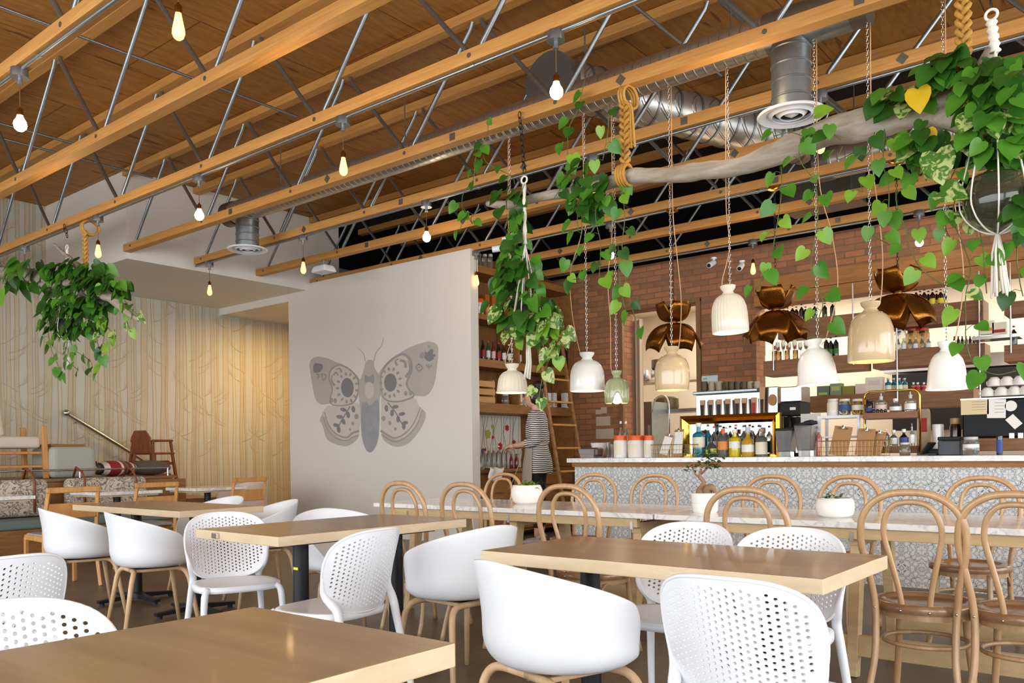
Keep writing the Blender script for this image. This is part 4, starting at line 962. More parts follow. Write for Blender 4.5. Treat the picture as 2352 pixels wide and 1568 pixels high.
# white riser with jars
x0 = atY(1886, 960, 7.5).x; x1 = atY(1976, 960, 7.5).x; z1 = atY(1930, 954, 7.5).z
t = thing('riser_stand', 'white square metal riser stand carrying three jars on the bar', 'stand', ((x0+x1)/2, 7.55, BT)); hw = (x1-x0)/2; H = z1-BT
for sx in (-1, 1):
    for sy in (-1, 1): MB().lohi((sx*hw-.012, sy*.1-.012, 0), (sx*hw+.012, sy*.1+.012, H-.024)).build('leg', MT['white_plastic'], t)
for z in (H-.024, H*.45): MB().lohi((-hw-.012, -.112, z), (hw+.012, .112, z+.024 if z > H*.6 else z+.014)).build('shelf', MT['white_plastic'], t)
for lb, a, b_, c in (('cream filled glass jar, left on the white riser', 1900, 1926, 'white'), ('dark teal filled glass jar, middle on the white riser', 1927, 1953, 'grey'), ('yellowish filled glass jar, right on the white riser', 1957, 1982, 'spice')): B('glass_jar', lb, 'jar', a, b_, 916, 7.53, BT+H+.001, 'jars on the white riser', shape='jar', col=c, cap='cream', lab=LB['cream'] if c != 'grey' else LB['blue'], labz=(.3, .62))
# brass handled caddy
x0 = atY(1986, 960, 7.45).x; x1 = atY(2113, 960, 7.45).x; zt = atY(2050, 897, 7.45).z; cx = (x0+x1)/2; hw = (x1-x0)/2; H = zt-BT
t = thing('bottle_caddy', 'two tier wooden bottle caddy with tall brass hoop handle', 'caddy', (cx, 7.45, BT2))
MB().tube([(-hw, 0, .02), (-hw, 0, H*.45), (-hw, 0, H-.06)]+bez((-hw, 0, H-.06), (-hw, 0, H), (-hw+.06, 0, H), 5)+bez((hw-.06, 0, H), (hw, 0, H), (hw, 0, H-.06), 5)+[(hw, 0, .02)], .009, 10).build('brass_handle', MT['gold'], t, smooth=4)
zu = atY(2045, 962, 7.45).z-BT
MB().lohi((-hw+.01, -.09, zu), (hw-.01, .09, zu+.055)).build('upper_tray', MT['shelf_wood'], t, bevel=.003); MB().lohi((-hw+.01, -.09, .02), (hw-.01, .09, .08)).build('lower_tray', MT['shelf_wood'], t, bevel=.003)
zb = BT2+zu+.056
for a, b_, yt, sh, col, cap, lab, lb in [(1989, 2006, 918, 'jar', 'black', 'black', 'blue', 'dark jar with blue label, leftmost on the upper caddy tray'), (2011, 2036, 903, 'spout', 'clear', 'silver', 'pink', 'clear bottle with pour spout, second on the upper caddy tray'),
  (2044, 2070, 915, 'squat', 'clear', 'white', 'white', 'clear squat bottle with white label in the middle of the upper caddy tray'), (2078, 2103, 899, 'spout', 'clear', 'silver', 'white', 'clear bottle with tall pour spout, rightmost on the upper caddy tray')]: B('bar_bottle', lb, 'bottle', a, b_, yt, 7.45, zb, 'bottles on the caddy trays', shape=sh, col=col, cap=cap, lab=LB[lab], labz=(.1, .4))
for k in range(4): B('bitters_bottle', ['tiny dark bottle first in the row at the front of the caddy', 'tiny dark bottle second in the row at the front of the caddy', 'tiny dark bottle third in the row at the front of the caddy', 'tiny dark bottle last in the row at the front of the caddy'][k], 'bottle', 2003+k*9, 2010+k*9, 938, 7.385, zb, 'tiny bitters bottles', shape='beer', col='black', cap='white')
for a, b_, yt, sh, col, cap, lab, lb in [(2028, 2042, 985, 'wine', 'grey', 'white', None, 'slim grey bottle, leftmost on the lower caddy tray'), (2043, 2062, 987, 'squat', 'clear', 'white', 'white', 'white labelled bottle on the lower caddy tray'), (2066, 2086, 985, 'squat', 'black', 'white', 'blue', 'black bottle with blue and white label on the lower caddy tray'),
  (2089, 2100, 972, 'spout', 'clear', 'silver', 'white', 'slim clear bottle with pour spout on the lower caddy tray')]: B('bar_bottle', lb, 'bottle', a, b_, yt, 7.45, BT2+.081, 'bottles on the caddy trays', shape=sh, col=col, cap=cap, lab=LB[lab] if lab else None, labz=(.1, .5))
B('honey_jar', 'small glass jar with yellow cloth top in front of the caddy', 'jar', 2067, 2090, 1016, 7.25, BT2, None, shape='jar', col='clear', cap='cream')
# register items
x, w, h = spec(2107, 2136, 1020, 7.25); t = thing('tablet', 'black tablet on a slanted stand, back to the room', 'tablet', (x, 7.25, BT2+.01)); m = MB(); m.T = Matrix.Rotation(.6, 4, 'Y'); m.lohi((-.006, -.12, -.0), (.006, .12, h*1.25)); m.build('screen', MT['black'], t, bevel=.004); MB().box((.03, 0, .0), (.14, .1, .012)).build('base', MT['black_metal'], t)
x, w, h = spec(2161, 2207, 1003, 7.35); t = thing('receipt_printer', 'dark grey receipt printer beside the glass jar', 'printer', (x, 7.35, BT2)); MB().lohi((-w/2, -.08, 0), (w/2, .08, h*.78)).build('body', plain('printer_grey', (70, 76, 80), .5), t, bevel=.008); MB().lohi((-w/2-.002, -.082, h*.79), (w/2+.002, .08, h)).build('lid', MT['black'], t, bevel=.008)
x, w, h = spec(2135, 2160, 1024, 7.35); t = thing('card_reader', 'flat black card reader between tablet and printer', 'card reader', (x, 7.35, BT2)); MB().lohi((-w/2, -.06, 0), (w/2, .06, .05)).build('body', MT['black'], t, bevel=.008); MB().lohi((-w/2+.01, -.05, .0505), (w/2-.01, .05, .054)).build('screen', plain('screen_glass', (60, 50, 50), .1), t)
B('candy_jar', 'clear glass jar with silver lid in front of the coffee machine', 'jar', 2213, 2247, 1003, 7.25, BT2, None, shape='jar', col='clear', cap='silver', lab=LB['white'], labz=(.4, .6))
B('thermos', 'slim dark blue flask standing in front of the coffee machine', 'flask', 2289, 2302, 1001, 7.2, BT2, None, shape='can', col='black', lab=LB['blue'], labz=(.1, .8))
# espresso machine
x0 = atY(2211, 960, 7.62).x; x1 = atY(2480, 960, 7.62).x; zt = atY(2211, 916, 7.62).z; cx = (x0+x1)/2; hw = (x1-x0)/2; H = zt-BT
t = thing('espresso_machine', 'glossy black espresso machine with notes stuck on its back, right end of the bar', 'coffee machine', (cx, 7.62, BT))
MT['gloss'] = plain('gloss_black', (6, 6, 8), .3, var=0); setp(MT['gloss'].node_tree.nodes['Principled BSDF'], Specular_IOR_Level=.15)
MB().lohi((-hw, -.02, H*.3), (hw, .32, H-.01)).build('body', MT['gloss'], t, bevel=.012)
MB().lohi((-hw+.02, .0, .03), (hw, .3, H*.295)).build('base', MT['shelf_wood'], t, bevel=.006)
for sx in (-hw+.06, hw-.06): MB().cyl((sx, .1, 0), (sx, .1, .03), .02, n=10).build('foot', MT['steel'], t)
MB().lohi((-hw-.01, -.03, H-.012), (hw, .33, H)).build('cup_tray', MT['steel'], t)
def note(x, z, w, h, rot, mat, nm='note', lines=4):
    m = MB(); m.T = Matrix.Translation((x, -.0235, z)) @ Matrix.Rotation(rot, 4, 'Y'); m.lohi((-w/2, -.002, -h/2), (w/2, 0, h/2)); o = m.build(nm, mat, t)
    for k in range(lines): q = MB(); q.T = m.T; q.lohi((-w*.1, -.003, h*(.3-.17*k)), (w*.4, -.0022, h*(.3-.17*k)+.003)); q.build('writing_line', MT['galv_dark'], o)
xx = lambda px, py: (atY(px, py, 7.6).x-cx, atY(px, py, 7.6).z-BT)
a = xx(2239, 934); note(a[0], a[1], .2, .125, 0, cm('kraft_note', (226, 204, 160), .6))
a = xx(2289, 938); note(a[0], a[1], .13, .15, .03, MT['paper']); a = xx(2329, 968); note(a[0], a[1], .07, .1, -.7, MT['paper'], lines=0)
a = xx(2322, 932); m = MB(); m.cyl((a[0], -.0235, a[1]), (a[0], -.0255, a[1]), .042, n=24); m.build('round_sticker', MT['paper'], t)
a = xx(2335, 1000); 
for k in range(3): MB().lohi((a[0]-.05+k*.06, -.0235, a[1]-.02), (a[0]-.015+k*.06, -.021, a[1]+.02)).build('badge_letter', MT['steel'], t)
def cup(label, x, y, z, r, tilt, rz):
    t = thing('coffee_cup', label, 'cup', (x, y, z), rz, 'white cups stacked on the coffee machine'); m = MB(); m.T = Matrix.Translation((0, 0, r*.9)) @ Matrix.Rotation(tilt, 4, 'X')
    m.lathe([(0, -r*.8), (r*.5, -r*.78), (r*.85, -r*.3), (r, r*.6), (r*.95, r*.6), (r*.8, -r*.25), (r*.4, -r*.7), (0, -r*.72)], 20); m.build('bowl', MT['cer_white'], t, smooth=1)
    m2 = MB(); m2.T = m.T; m2.tube([(r*.85, 0, r*.3), (r*1.3, 0, r*.3), (r*1.35, 0, -.1*r), (r*.8, 0, -r*.3)], r*.12, 6); m2.build('handle', MT['cer_white'], t, smooth=2)
k = 0
PLC = ['at the left end of the bottom row', 'second in the bottom row', 'third in the bottom row', 'fourth in the bottom row', 'left end of the upper row', 'second in the upper row', 'third in the upper row']
for row, (z, lst) in enumerate(((zt+.001, (2268, 2300, 2330, 2356)), (zt+.082, (2284, 2313, 2343)))):
    for px in lst:
        p = atY(px, 900, 7.72); cup('white coffee cup stacked on the coffee machine, '+PLC[k], p.x, 7.72, z, .052, pi, [pi*.9, 2.9, 3.3, 3.0, 2.6, 3.2, 3.0][k]); k += 1
# tap cabinet behind the gold frame
x0 = atY(1598, 900, 7.86).x; x1 = atY(1745, 900, 7.86).x; zt = atY(1660, 897, 7.86).z; zb = atY(1660, 975, 7.86).z; cx = (x0+x1)/2; hw = (x1-x0)/2
t = thing('tap_cabinet', 'stainless tap cabinet with a row of wooden tap handles, mugs on its top', 'beverage dispenser', (cx, 7.86, BT)); H = zt-BT
MB().lohi((-hw, 0, .0), (hw, .06, H-.03)).build('front_panel', MT['steel'], t, bevel=.006); MB().lohi((-hw-.0, -.07, H-.03), (hw, .3, H)).build('top_tray', MT['galv'], t, bevel=.006)
MT['chalk'] = plain('chalk_label', (50, 56, 54), .8, var=.3, scale=80)
for k, px in enumerate((1616, 1635, 1654, 1674, 1696, 1712, 1734)):
    p = atY(px, 940, 7.8); hx = p.x-cx; m = MB(); m.prism([(hx-.028, -.09, H-.09), (hx+.028, -.09, H-.09), (hx+.018, -.09, H-.3), (hx-.018, -.09, H-.3)], (0, .02, 0)); o = m.build('tap_handle', cm('tap_wood', (190, 146, 108), .5), t, bevel=.003)
    MB().prism([(hx-.02, -.0925, H-.14), (hx+.02, -.0925, H-.14), (hx+.013, -.0925, H-.28), (hx-.013, -.0925, H-.28)], (0, .002, 0)).build('name_plate', MT['chalk'] if k != 6 else LB['red'], o)
    MB().cyl((hx, -.08, H-.3), (hx, -.08, H-.35), .008, n=8).build('valve', MT['chrome'], t); MB().cyl((hx, -.08, H-.335), (hx, 0.0, H-.335), .007, n=8).build('shank', MT['chrome'], t)
zt_ = zt+.001
for k, px in enumerate((1618, 1635, 1652, 1668, 1681, 1696, 1710, 1724, 1738)):
    x, w, h = spec(px-8, px+8, 876, 7.9, zt_); light = k in (1, 2, 7, 8)
    t = thing('stoneware_mug', 'stoneware mug on the tap cabinet, '+['dark, first from the left', 'pale, second from the left', 'pale, third from the left', 'dark, fourth from the left', 'dark, fifth from the left', 'dark, sixth from the left', 'dark, seventh from the left', 'pale, eighth from the left', 'pale, at the right end'][k], 'mug', (x, 7.9, zt_), rnd(0, 6), 'stoneware mugs in a row')
    MB().lathe([(0, 0), (w*.42, 0), (w*.52, h*.4), (w*.44, h), (w*.4, h), (w*.46, h*.4), (0, .01)], 16).build('body', cm('mug_pale', (170, 158, 128), .5, var=.2) if light else cm('mug_dark', (88, 74, 54), .5, var=.3), t, smooth=.8)
    MB().tube([(w*.45, 0, h*.8), (w*.75, 0, h*.7), (w*.7, 0, h*.3), (w*.5, 0, h*.2)], .006, 6).build('handle', cm('mug_dark', (88, 74, 54)), t, smooth=2)
x, w, h = spec(1608, 1647, 862, 8.0, zt_); t = thing('menu_card', 'pale blue card propped behind the mugs against the brick pillar', 'card', (x, 8.02, zt_)); MB().lohi((-w/2, 0, 0), (w/2, .01, h)).build('card', cm('pale_blue_card', (176, 200, 204), .6), t); MB().lohi((-w*.4, -.002, h*.8), (-w*.15, -.0005, h*.86)).build('print_line', MT['galv_dark'], t)
# steel box with one tap and a board
x0 = atY(1747, 900, 7.86).x; x1 = atY(1786, 900, 7.86).x; zt = atY(1765, 888, 7.86).z; cx = (x0+x1)/2; hw = (x1-x0)/2; H = zt-BT
t = thing('cold_brew_tower', 'narrow steel dispenser with a single wooden tap handle and oval wooden board', 'beverage dispenser', (cx, 7.86, BT))
MB().lohi((-hw, 0, 0), (hw, .2, H)).build('body', MT['steel'], t, bevel=.008); MB().lohi((-hw+.01, -.003, H*.3), (hw-.01, 0, H*.52)).build('dark_panel', MT['black'], t)
MB().prism([(-hw+.01, -.06, H*1.0), (-hw+.065, -.06, H*1.0), (-hw+.055, -.06, H-.28), (-hw+.02, -.06, H-.28)], (0, .02, 0)).build('tap_handle', cm('tap_wood', (190, 146, 108)), t, bevel=.003)
MB().prism([(-hw+.022, -.063, H-.12), (-hw+.053, -.063, H-.12), (-hw+.048, -.063, H-.26), (-hw+.027, -.063, H-.26)], (0, .002, 0)).build('name_plate', MT['chalk'], t)
m = MB(); m.lathe([(0, 0), (.04, 0), (.04, .008), (0, .008)], 24, (hw-.05, -.012, H-.13), sy=1.4, axis=(0, 1, 0)); m.build('oval_board', MT['kraft'], t)
# coffee brewer
x0 = atY(1790, 900, 7.8).x; x1 = atY(1838, 900, 7.8).x; zt = atY(1815, 887, 7.8).z; cx = (x0+x1)/2; hw = (x1-x0)/2; H = zt-BT
t = thing('coffee_brewer', 'black coffee brewer with brushed steel top beside the steel dispenser', 'coffee machine', (cx, 7.82, BT))
MB().lohi((-hw, 0, H*.78), (hw, .25, H)).build('top_box', MT['steel'], t, bevel=.008); MB().lohi((-hw, -.02, H*.58), (hw, .25, H*.775)).build('control_head', MT['black'], t, bevel=.008)
MB().lohi((hw*.0, -.022, H*.66), (hw*.55, -.0205, H*.7)).build('display', MT['paper'], t); MB().lohi((-hw, .08, 0), (-hw+.05, .25, H*.575)).build('column', MT['black'], t); MB().lathe([(0, H*.35), (.05, H*.35), (.07, H*.56), (0, H*.57)], 20, (.03, .1, 0)).build('filter_basket', MT['black'], t, smooth=.8)
MB().lohi((-hw, -.02, 0), (hw, .25, .03)).build('base', MT['black'], t); MB().lathe([(0, .03), (.06, .03), (.062, H*.28), (.03, H*.33), (0, H*.33)], 20, (.03, .08, 0)).build('thermal_jug', MT['steel'], t, smooth=.8)
x, w, h = spec(1845, 1890, 950, 7.85); t = thing('menu_board', 'white upright card behind the right blender jug', 'card', (x, 7.78, BT)); MB().lohi((-w/2, 0, 0), (w/2, .012, h)).build('card', MT['paper'], t)
x, w, h = spec(2112, 2140, 940, 7.9); t = thing('coffee_bag', 'patterned paper coffee bag right of the brass hoop', 'bag', (x, 7.8, BT2)); m = MB(); m.prism([(-w/2, 0, 0), (w/2, 0, 0), (w*.46, 0, h*.9), (w*.4, 0, h), (-w*.4, 0, h), (-w*.46, 0, h*.9)], (0, .06, 0)); m.build('bag', cm('paper_bag', (196, 176, 150), .7), t, bevel=.006); MB().lohi((-w*.3, -.003, h*.5), (w*.3, 0, h*.8)).build('print', LB['red'], t)
B('storage_crock', 'tall beige canister beside the patterned coffee bag', 'canister', 2142, 2166, 974, 7.75, BT2, None, shape='can', col='white'); B('bar_jar', 'dark glass jar above the receipt printer', 'jar', 2182, 2206, 960, 7.7, BT2, None, shape='jar', col='cola', cap='cork')
# back bar shelves hung in the opening
MT['rodm'] = MT['steel']
def bshelf(label, pts, Y=9.42, dep=.3):
    (a, ya), (b_, yb), yl = pts; p = atY(a, ya, Y); q = atY(b_, yb, Y); r = atY(a, yl, Y); zt = (p.z+q.z)/2; hh = p.z-r.z
    t = thing('box_shelf', label, 'shelf', ((p.x+q.x)/2, Y, zt-hh), 0, 'walnut box shelves above the back bar'); hw = (q.x-p.x)/2
    MB().lohi((-hw, 0, 0), (hw, dep, hh)).build('shelf_box', MT['shelf_wood'], t, bevel=.003)
    return zt, Y
S1, Y1_ = bshelf('topmost walnut box shelf carrying wine and beer bottles', ((1786, 733), (2258, 693), 774))
S2, _ = bshelf('walnut box shelf left of the large tan pendant, with red topped bottles', ((1753, 827), (1982, 814), 861), Y=9.2)
S2r, _ = bshelf('walnut box shelf right of the large tan pendant, with jars and clear bottles', ((2004, 806), (2262, 789), 845))
S3, _ = bshelf('lowest walnut box shelf just above the caddy, with bags and boxes', ((1850, 908), (2236, 893), 944))
S4, _ = bshelf('short walnut shelf cut by the right edge, upper one', ((2306, 688), (2460, 684), 718), Y=9.2); S5, _ = bshelf('short walnut shelf cut by the right edge, middle one', ((2306, 788), (2460, 786), 826), Y=9.2)
Gw = 'wine bottles on the topmost shelf'; ordl = ['first', 'second', 'third', 'fourth', 'fifth', 'sixth', 'seventh', 'eighth', 'ninth', 'tenth']
for k, (px, yt) in enumerate(((1800, 705), (1809, 706), (1820, 701), (1829, 704), (1841, 698), (1850, 704), (1871, 697), (1894, 695), (1912, 692))):
    B('wine_bottle', 'dark wine bottle on the topmost shelf, %s from the left' % ordl[k], 'bottle', px-5.5, px+5.5, yt, 9.55, S1+.001, Gw, shape='wine', col='wine', cap='red' if k in (2,) else 'black')
for k in range(8): B('beer_bottle', 'brown bottle with yellow label in the cluster on the topmost shelf, %s from the left' % ordl[k], 'bottle', 2104+k*9.4-6, 2104+k*9.4+6, 664+(k % 2)*4, 9.5+.1*(k % 2), S1+.001, 'yellow labelled bottles on the topmost shelf', shape='wine', col='cola', cap='black', lab=LB['yellow'], labz=(.1, .42))
for k, px in enumerate((1779, 1789, 1808, 1827)): B('sparkling_bottle', 'small bottle with red foil on the left middle shelf, %s from the left' % ordl[k], 'bottle', px-6, px+6, 794+(k == 1)*3-(k > 2), 9.32, S2+.001, 'red foil bottles', shape='wine', col='spice', cap='red', capz=.72)
for k, px in enumerate((1898, 1908, 1920)): B('wine_bottle', 'green wine bottle behind the pale tilted pendant, %s of three' % ordl[k], 'bottle', px-6, px+6, 771+(k % 2)*3, 9.35, S2+.001, 'green wine bottles on the left middle shelf', shape='wine', col='wine', cap='black', lab=LB['green'], labz=(.15, .4))
for k in range(8):
    px = 1786+k*13; x, w, h = spec(px-5.5, px+5.5, 786-(k % 2)*5, 9.42, S2+.001)
    t = thing('wine_glass', 'stemmed glass behind the red foil bottles, %s from the left' % ordl[k], 'glass', (x, 9.42, S2+.001), 0, 'stemmed glasses'); h = max(h, .12)
    MB().lathe([(0, 0), (w*.4, .001), (.004, .01), (.004, h*.5), (w*.4, h*.65), (w*.45, h*.85), (w*.35, h), (w*.33, h), (w*.4, h*.8), (0, h*.55)], 12).build('glass', gl('clear'), t, smooth=1)
for k, px in enumerate((2062, 2076, 2090, 2103, 2118, 2132)): B('spirit_bottle', 'clear bottle on the right middle shelf, %s from the left' % ordl[k], 'bottle', px-6, px+6, 777-k*.3, 9.55, S2r+.001, 'clear bottles on the right middle shelf', shape='beer', col='clear', cap=['silver', 'white'][k % 2], lab=LB['white'] if k % 2 else None)
for k, px in enumerate((2068, 2096, 2121)): B('dry_goods_jar', 'glass storage jar behind the clear bottles, %s of three' % ordl[k], 'jar', px-13, px+13, 752, 9.62, S2r+.001, 'storage jars on the right middle shelf', shape='jar', col=['clear', 'spice', 'spice'][k], cap=['white', 'red', 'red'][k])
for k in range(7): B('spice_bottle', 'tiny dark capped bottle in the row behind the rightmost pendant, %s from the left' % ordl[k], 'bottle', 2192+k*9-3.5, 2192+k*9+3.5, 772, 9.52, S2r+.001, 'tiny bottles on the right middle shelf', shape='beer', col='brown', cap='blue')
for k, (px, w_, yt, c) in enumerate(((2264, 24, 735, 'cream'), (2293, 26, 738, 'pink'))):
    p = atY(px, yt, 9.2); t = thing('tea_box', ['cream tea box at the right, left of two', 'tea box with red stripe at the right, right of two'][k], 'box', (p.x, 9.25, p.z-.13), 0, None); MB().lohi((-.06, 0, 0), (.06, .07, .13)).build('carton', LB['cream'], t); MB().lohi((-.05, -.002, .03), (.05, -.0005, .06)).build('stripe', LB['red' if k else 'orange'], t)
x = atY(2280, 765, 9.2); t = thing('steel_shelf', 'short grey steel shelf under the tea boxes', 'shelf', (x.x, 9.2, atY(2280, 738, 9.2).z-.165)); MB().lohi((-.18, 0, 0), (.22, .25, .032)).build('plate', MT['steel'], t)
B('wine_bottle', 'single dark bottle on the middle right edge shelf', 'bottle', 2321, 2336, 748, 9.35, S5+.001, None, shape='wine', col='wine', cap='black')
for k in range(5): 
    p = atY(2310+k*8, 700, 9.35); t = thing('book', 'upright book at the right edge between the short shelves, %s from the left' % ordl[k], 'book', (p.x, 9.35, S5+.24), 0, None) if False else None
RODS = [(1776, 9.19, 'first from the left beside the red foil bottles'), (1960, 9.19, 'second from the left, under the palest tilted pendant'), (2060, 9.41, 'above the brass hoop of the caddy'), (2250, 9.41, 'at the right end of the long shelves'), (2322, 9.19, 'at the right edge of the picture')]
for px, Y, lb in RODS:
    p = atY(px, 800, Y-.012); o = MB().cyl((p.x, p.y, 1.6 if Y > 9.3 else 2.0), (p.x, p.y, 2.86 if Y < 9.8 else 3), .008, n=8).build('hanging_rod', MT['steel'], None, smooth=1); tag(o, 'thin steel rod holding the walnut shelves, '+lb, 'rod', 'steel shelf rods')
# lowest shelf contents
def boxy(name, label, cat, a, b_, yt, Y, zb, mat, dep=.1, group=None, extra=None):
    x, w, h = spec(a, b_, yt, Y, zb); t = thing(name, label, cat, (x, Y, zb), 0, group); MB().lohi((-w/2, 0, 0), (w/2, dep, h)).build('carton', mat, t, bevel=.004)
    if extra: MB().lohi((-w*.35, -.002, h*extra[1]), (w*.35, -.0005, h*extra[2])).build('print', extra[0], t)
    return t
boxy('snack_bag', 'green and black snack bag on the lowest shelf, left of two', 'bag', 1876, 1904, 886, 9.5, S3+.001, cm('bag_green', (74, 92, 66), .3), extra=(LB['lime'], .1, .35)); boxy('snack_bag', 'green snack bag on the lowest shelf, right of two', 'bag', 1906, 1932, 880, 9.5, S3+.001, cm('bag_green2', (110, 130, 84), .3), extra=(LB['lime'], .4, .75))
boxy('card_box', 'olive green square box on the lowest shelf', 'box', 1934, 1961, 886, 9.5, S3+.001, cm('olive', (140, 130, 50), .6)); boxy('gift_box', 'white printed box on the lowest shelf', 'box', 1988, 2026, 866, 9.5, S3+.001, cm('cream_box', (230, 220, 200), .6), extra=(LB['pink'], .5, .8)); boxy('gift_box', 'low pink box left of the white printed box', 'box', 1964, 1987, 881, 9.5, S3+.001, cm('pink_box', (226, 200, 186), .6))
for k, px in enumerate((2040, 2052, 2065, 2077)): B('gin_bottle', 'teal bottle on the lowest shelf under the tan pendant, %s from the left' % ordl[k], 'bottle', px-7, px+7, 868, 9.5+.07*(k % 2), S3+.001, 'teal bottles on the lowest shelf', shape='square', col='blue', cap='silver', lab=LB['cream'], labz=(.2, .5))
for k, px in enumerate((2098, 2108, 2122, 2217, 2229, 2241)): B('mixer_bottle', 'small white capped bottle on the lowest shelf, %s from the left' % ordl[k], 'bottle', px-5, px+5, 878-2*(k > 2), 9.5, S3+.001, 'white capped bottles on the lowest shelf', shape='beer', col='pink' if k < 3 else 'clear', cap='white', lab=LB['red'] if k < 3 else None, capz=.75)
B('woven_fan', 'x', 'x', 2250, 2290, 868, 9.5, S3+.001) if False else None
t = thing('back_counter', 'long wooden back counter behind the bar, mostly hidden', 'counter', (-4.05, 9.15, 0)); MB().lohi((0, 0, 0), (8, .7, .88)).build('cabinet', MT['cab_wood'], t); MB().lohi((-.02, -.02, .881), (8.02, .72, .92)).build('worktop', MT['steel'], t)
boxy('kitchen_hood', 'dark kitchen equipment seen through the opening behind the shelves', 'kitchen hood', 2060, 2420, 848, 12.0, 1.35, MT['black'], .4)
boxy('steel_canopy', 'stainless extractor canopy in the kitchen behind the bar', 'hood', 2040, 2420, 812, 12.0, atY(2200, 846, 12.0).z, MT['steel'], .5)
boxy('wall_speaker', 'small black wall speaker on the white wall next to the brick pillar', 'speaker', 1738, 1752, 765, 12.2, atY(1745, 816, 12.2).z, MT['black'], .1)
# ------------------------------------------------------------------ moth mural on the partition
MU = {k: plain('mural_'+k, c, .7, var=v, scale=sc) for k, c, v, sc in (('wash', (186, 180, 174), .05, 5), ('pale', (206, 198, 190), .04, 6), ('mid', (160, 158, 158), .08, 6), ('dark', (134, 134, 136), .07, 8), ('body', (158, 160, 166), .14, 7))}
mm = [MU[k] for k in ('wash', 'pale', 'mid', 'dark', 'body')]
def mpt(u, v, d=0): return atY(650+u/4.612, 740+v/4.612, YM-.0015-d)   # u, v measured on an enlarged view of the mural
w = MB()
lay = [0]
def shape(P, mi, n=5, closed=True):
    lay[0] += 1; d = lay[0]*.00004
    Q = smoothpath([(x, y, 0) for x, y in P]+([(P[0][0], P[0][1], 0)] if closed else []), n)
    if closed: Q = Q[:-1]
    pts2 = [Vector((p.x, p.y)) for p in Q]; tri = geometry.delaunay_2d_cdt(pts2, [(i, (i+1) % len(pts2)) for i in range(len(pts2))], [list(range(len(pts2)))], 1, 1e-4)
    k = [w.av(mpt(p.x, p.y, d)) for p in tri[0]]
    for f in tri[2]: w.af([k[i] for i in f], mi)
def ell(cx, cy_, rx, ry, mi, rot=0.0):
    lay[0] += 1; d = lay[0]*.00004; k = []
    for a in range(14):
        x, y = rx*cos(2*pi*a/14), ry*sin(2*pi*a/14); k.append(w.av(mpt(cx+x*cos(rot)-y*sin(rot), cy_+x*sin(rot)+y*cos(rot), d)))
    w.af(k, mi)
def stroke(P, wd, mi, n=5):
    lay[0] += 1; d = lay[0]*.00004; Q = smoothpath([(x, y, 0) for x, y in P], n); pr = None
    for i, q in enumerate(Q):
        a = Q[max(i-1, 0)]; c = Q[min(i+1, len(Q)-1)]; t_ = (c-a); l = t_.length or 1; nx, ny = -t_.y/l, t_.x/l; h = (wd if not isinstance(wd, tuple) else wd[0]+(wd[1]-wd[0])*i/(len(Q)-1))/2
        k = (w.av(mpt(q.x+nx*h, q.y+ny*h, d)), w.av(mpt(q.x-nx*h, q.y-ny*h, d)))
        if pr: w.af((pr[0], pr[1], k[1], k[0]), mi)
        pr = k
# hind wings
shape([(470, 880), (400, 1000), (430, 1110), (470, 1235), (560, 1290), (680, 1310), (790, 1235), (810, 1120), (830, 980), (790, 850), (640, 880)], 1)
shape([(400, 1000), (392, 1040), (425, 1110), (465, 1235), (560, 1290), (680, 1310), (780, 1240), (800, 1180), (690, 1240), (600, 1225), (500, 1130), (440, 1000)], 0)
shape([(1040, 800), (1040, 1150), (1080, 1260), (1200, 1318), (1330, 1280), (1450, 1140), (1512, 985), (1440, 880), (1380, 800), (1200, 840)], 1)
shape([(1045, 1180), (1080, 1260), (1200, 1318), (1330, 1280), (1450, 1140), (1512, 985), (1475, 930), (1440, 1050), (1330, 1190), (1200, 1240), (1110, 1210)], 0)
stroke([(440, 950), (480, 1080), (560, 1180), (670, 1220), (740, 1170), (805, 1150)], (10, 26), 2); stroke([(425, 1000), (470, 1130), (560, 1225), (670, 1252), (740, 1215), (800, 1200)], (8, 14), 2)
stroke([(1035, 1145), (1100, 1190), (1190, 1225), (1300, 1170), (1390, 1060), (1455, 900)], (26, 10), 2); stroke([(1045, 1185), (1120, 1240), (1210, 1262), (1320, 1200), (1420, 1080), (1475, 925)], (20, 9), 2)
for sx, pts in ((0, [(710, 890), (650, 990), (600, 1080), (580, 1160)]), (1, [(1110, 850), (1190, 950), (1240, 1040), (1285, 1110)])):
    stroke(pts, 12, 3)
for (x, y, a) in [(640, 925, .3), (690, 980, 1.4), (600, 1000, .1), (640, 1050, 1.2), (565, 1090, .3), (590, 1135, 1.5), (745, 920, 1.4), (1190, 895, -.1), (1155, 960, 1.6), (1260, 970, -.2), (1220, 1025, 1.6), (1290, 1065, -.2), (1280, 1100, 1.6), (1095, 910, 1.5)]: ell(x, y, 36, 20, 3, a)
for x, y, r in [(779, 997, 22), (740, 1070, 16), (710, 1136, 12), (1065, 1018, 22), (1131, 1066, 17), (1191, 1130, 14)]: ell(x, y, r, r*1.3, 2)
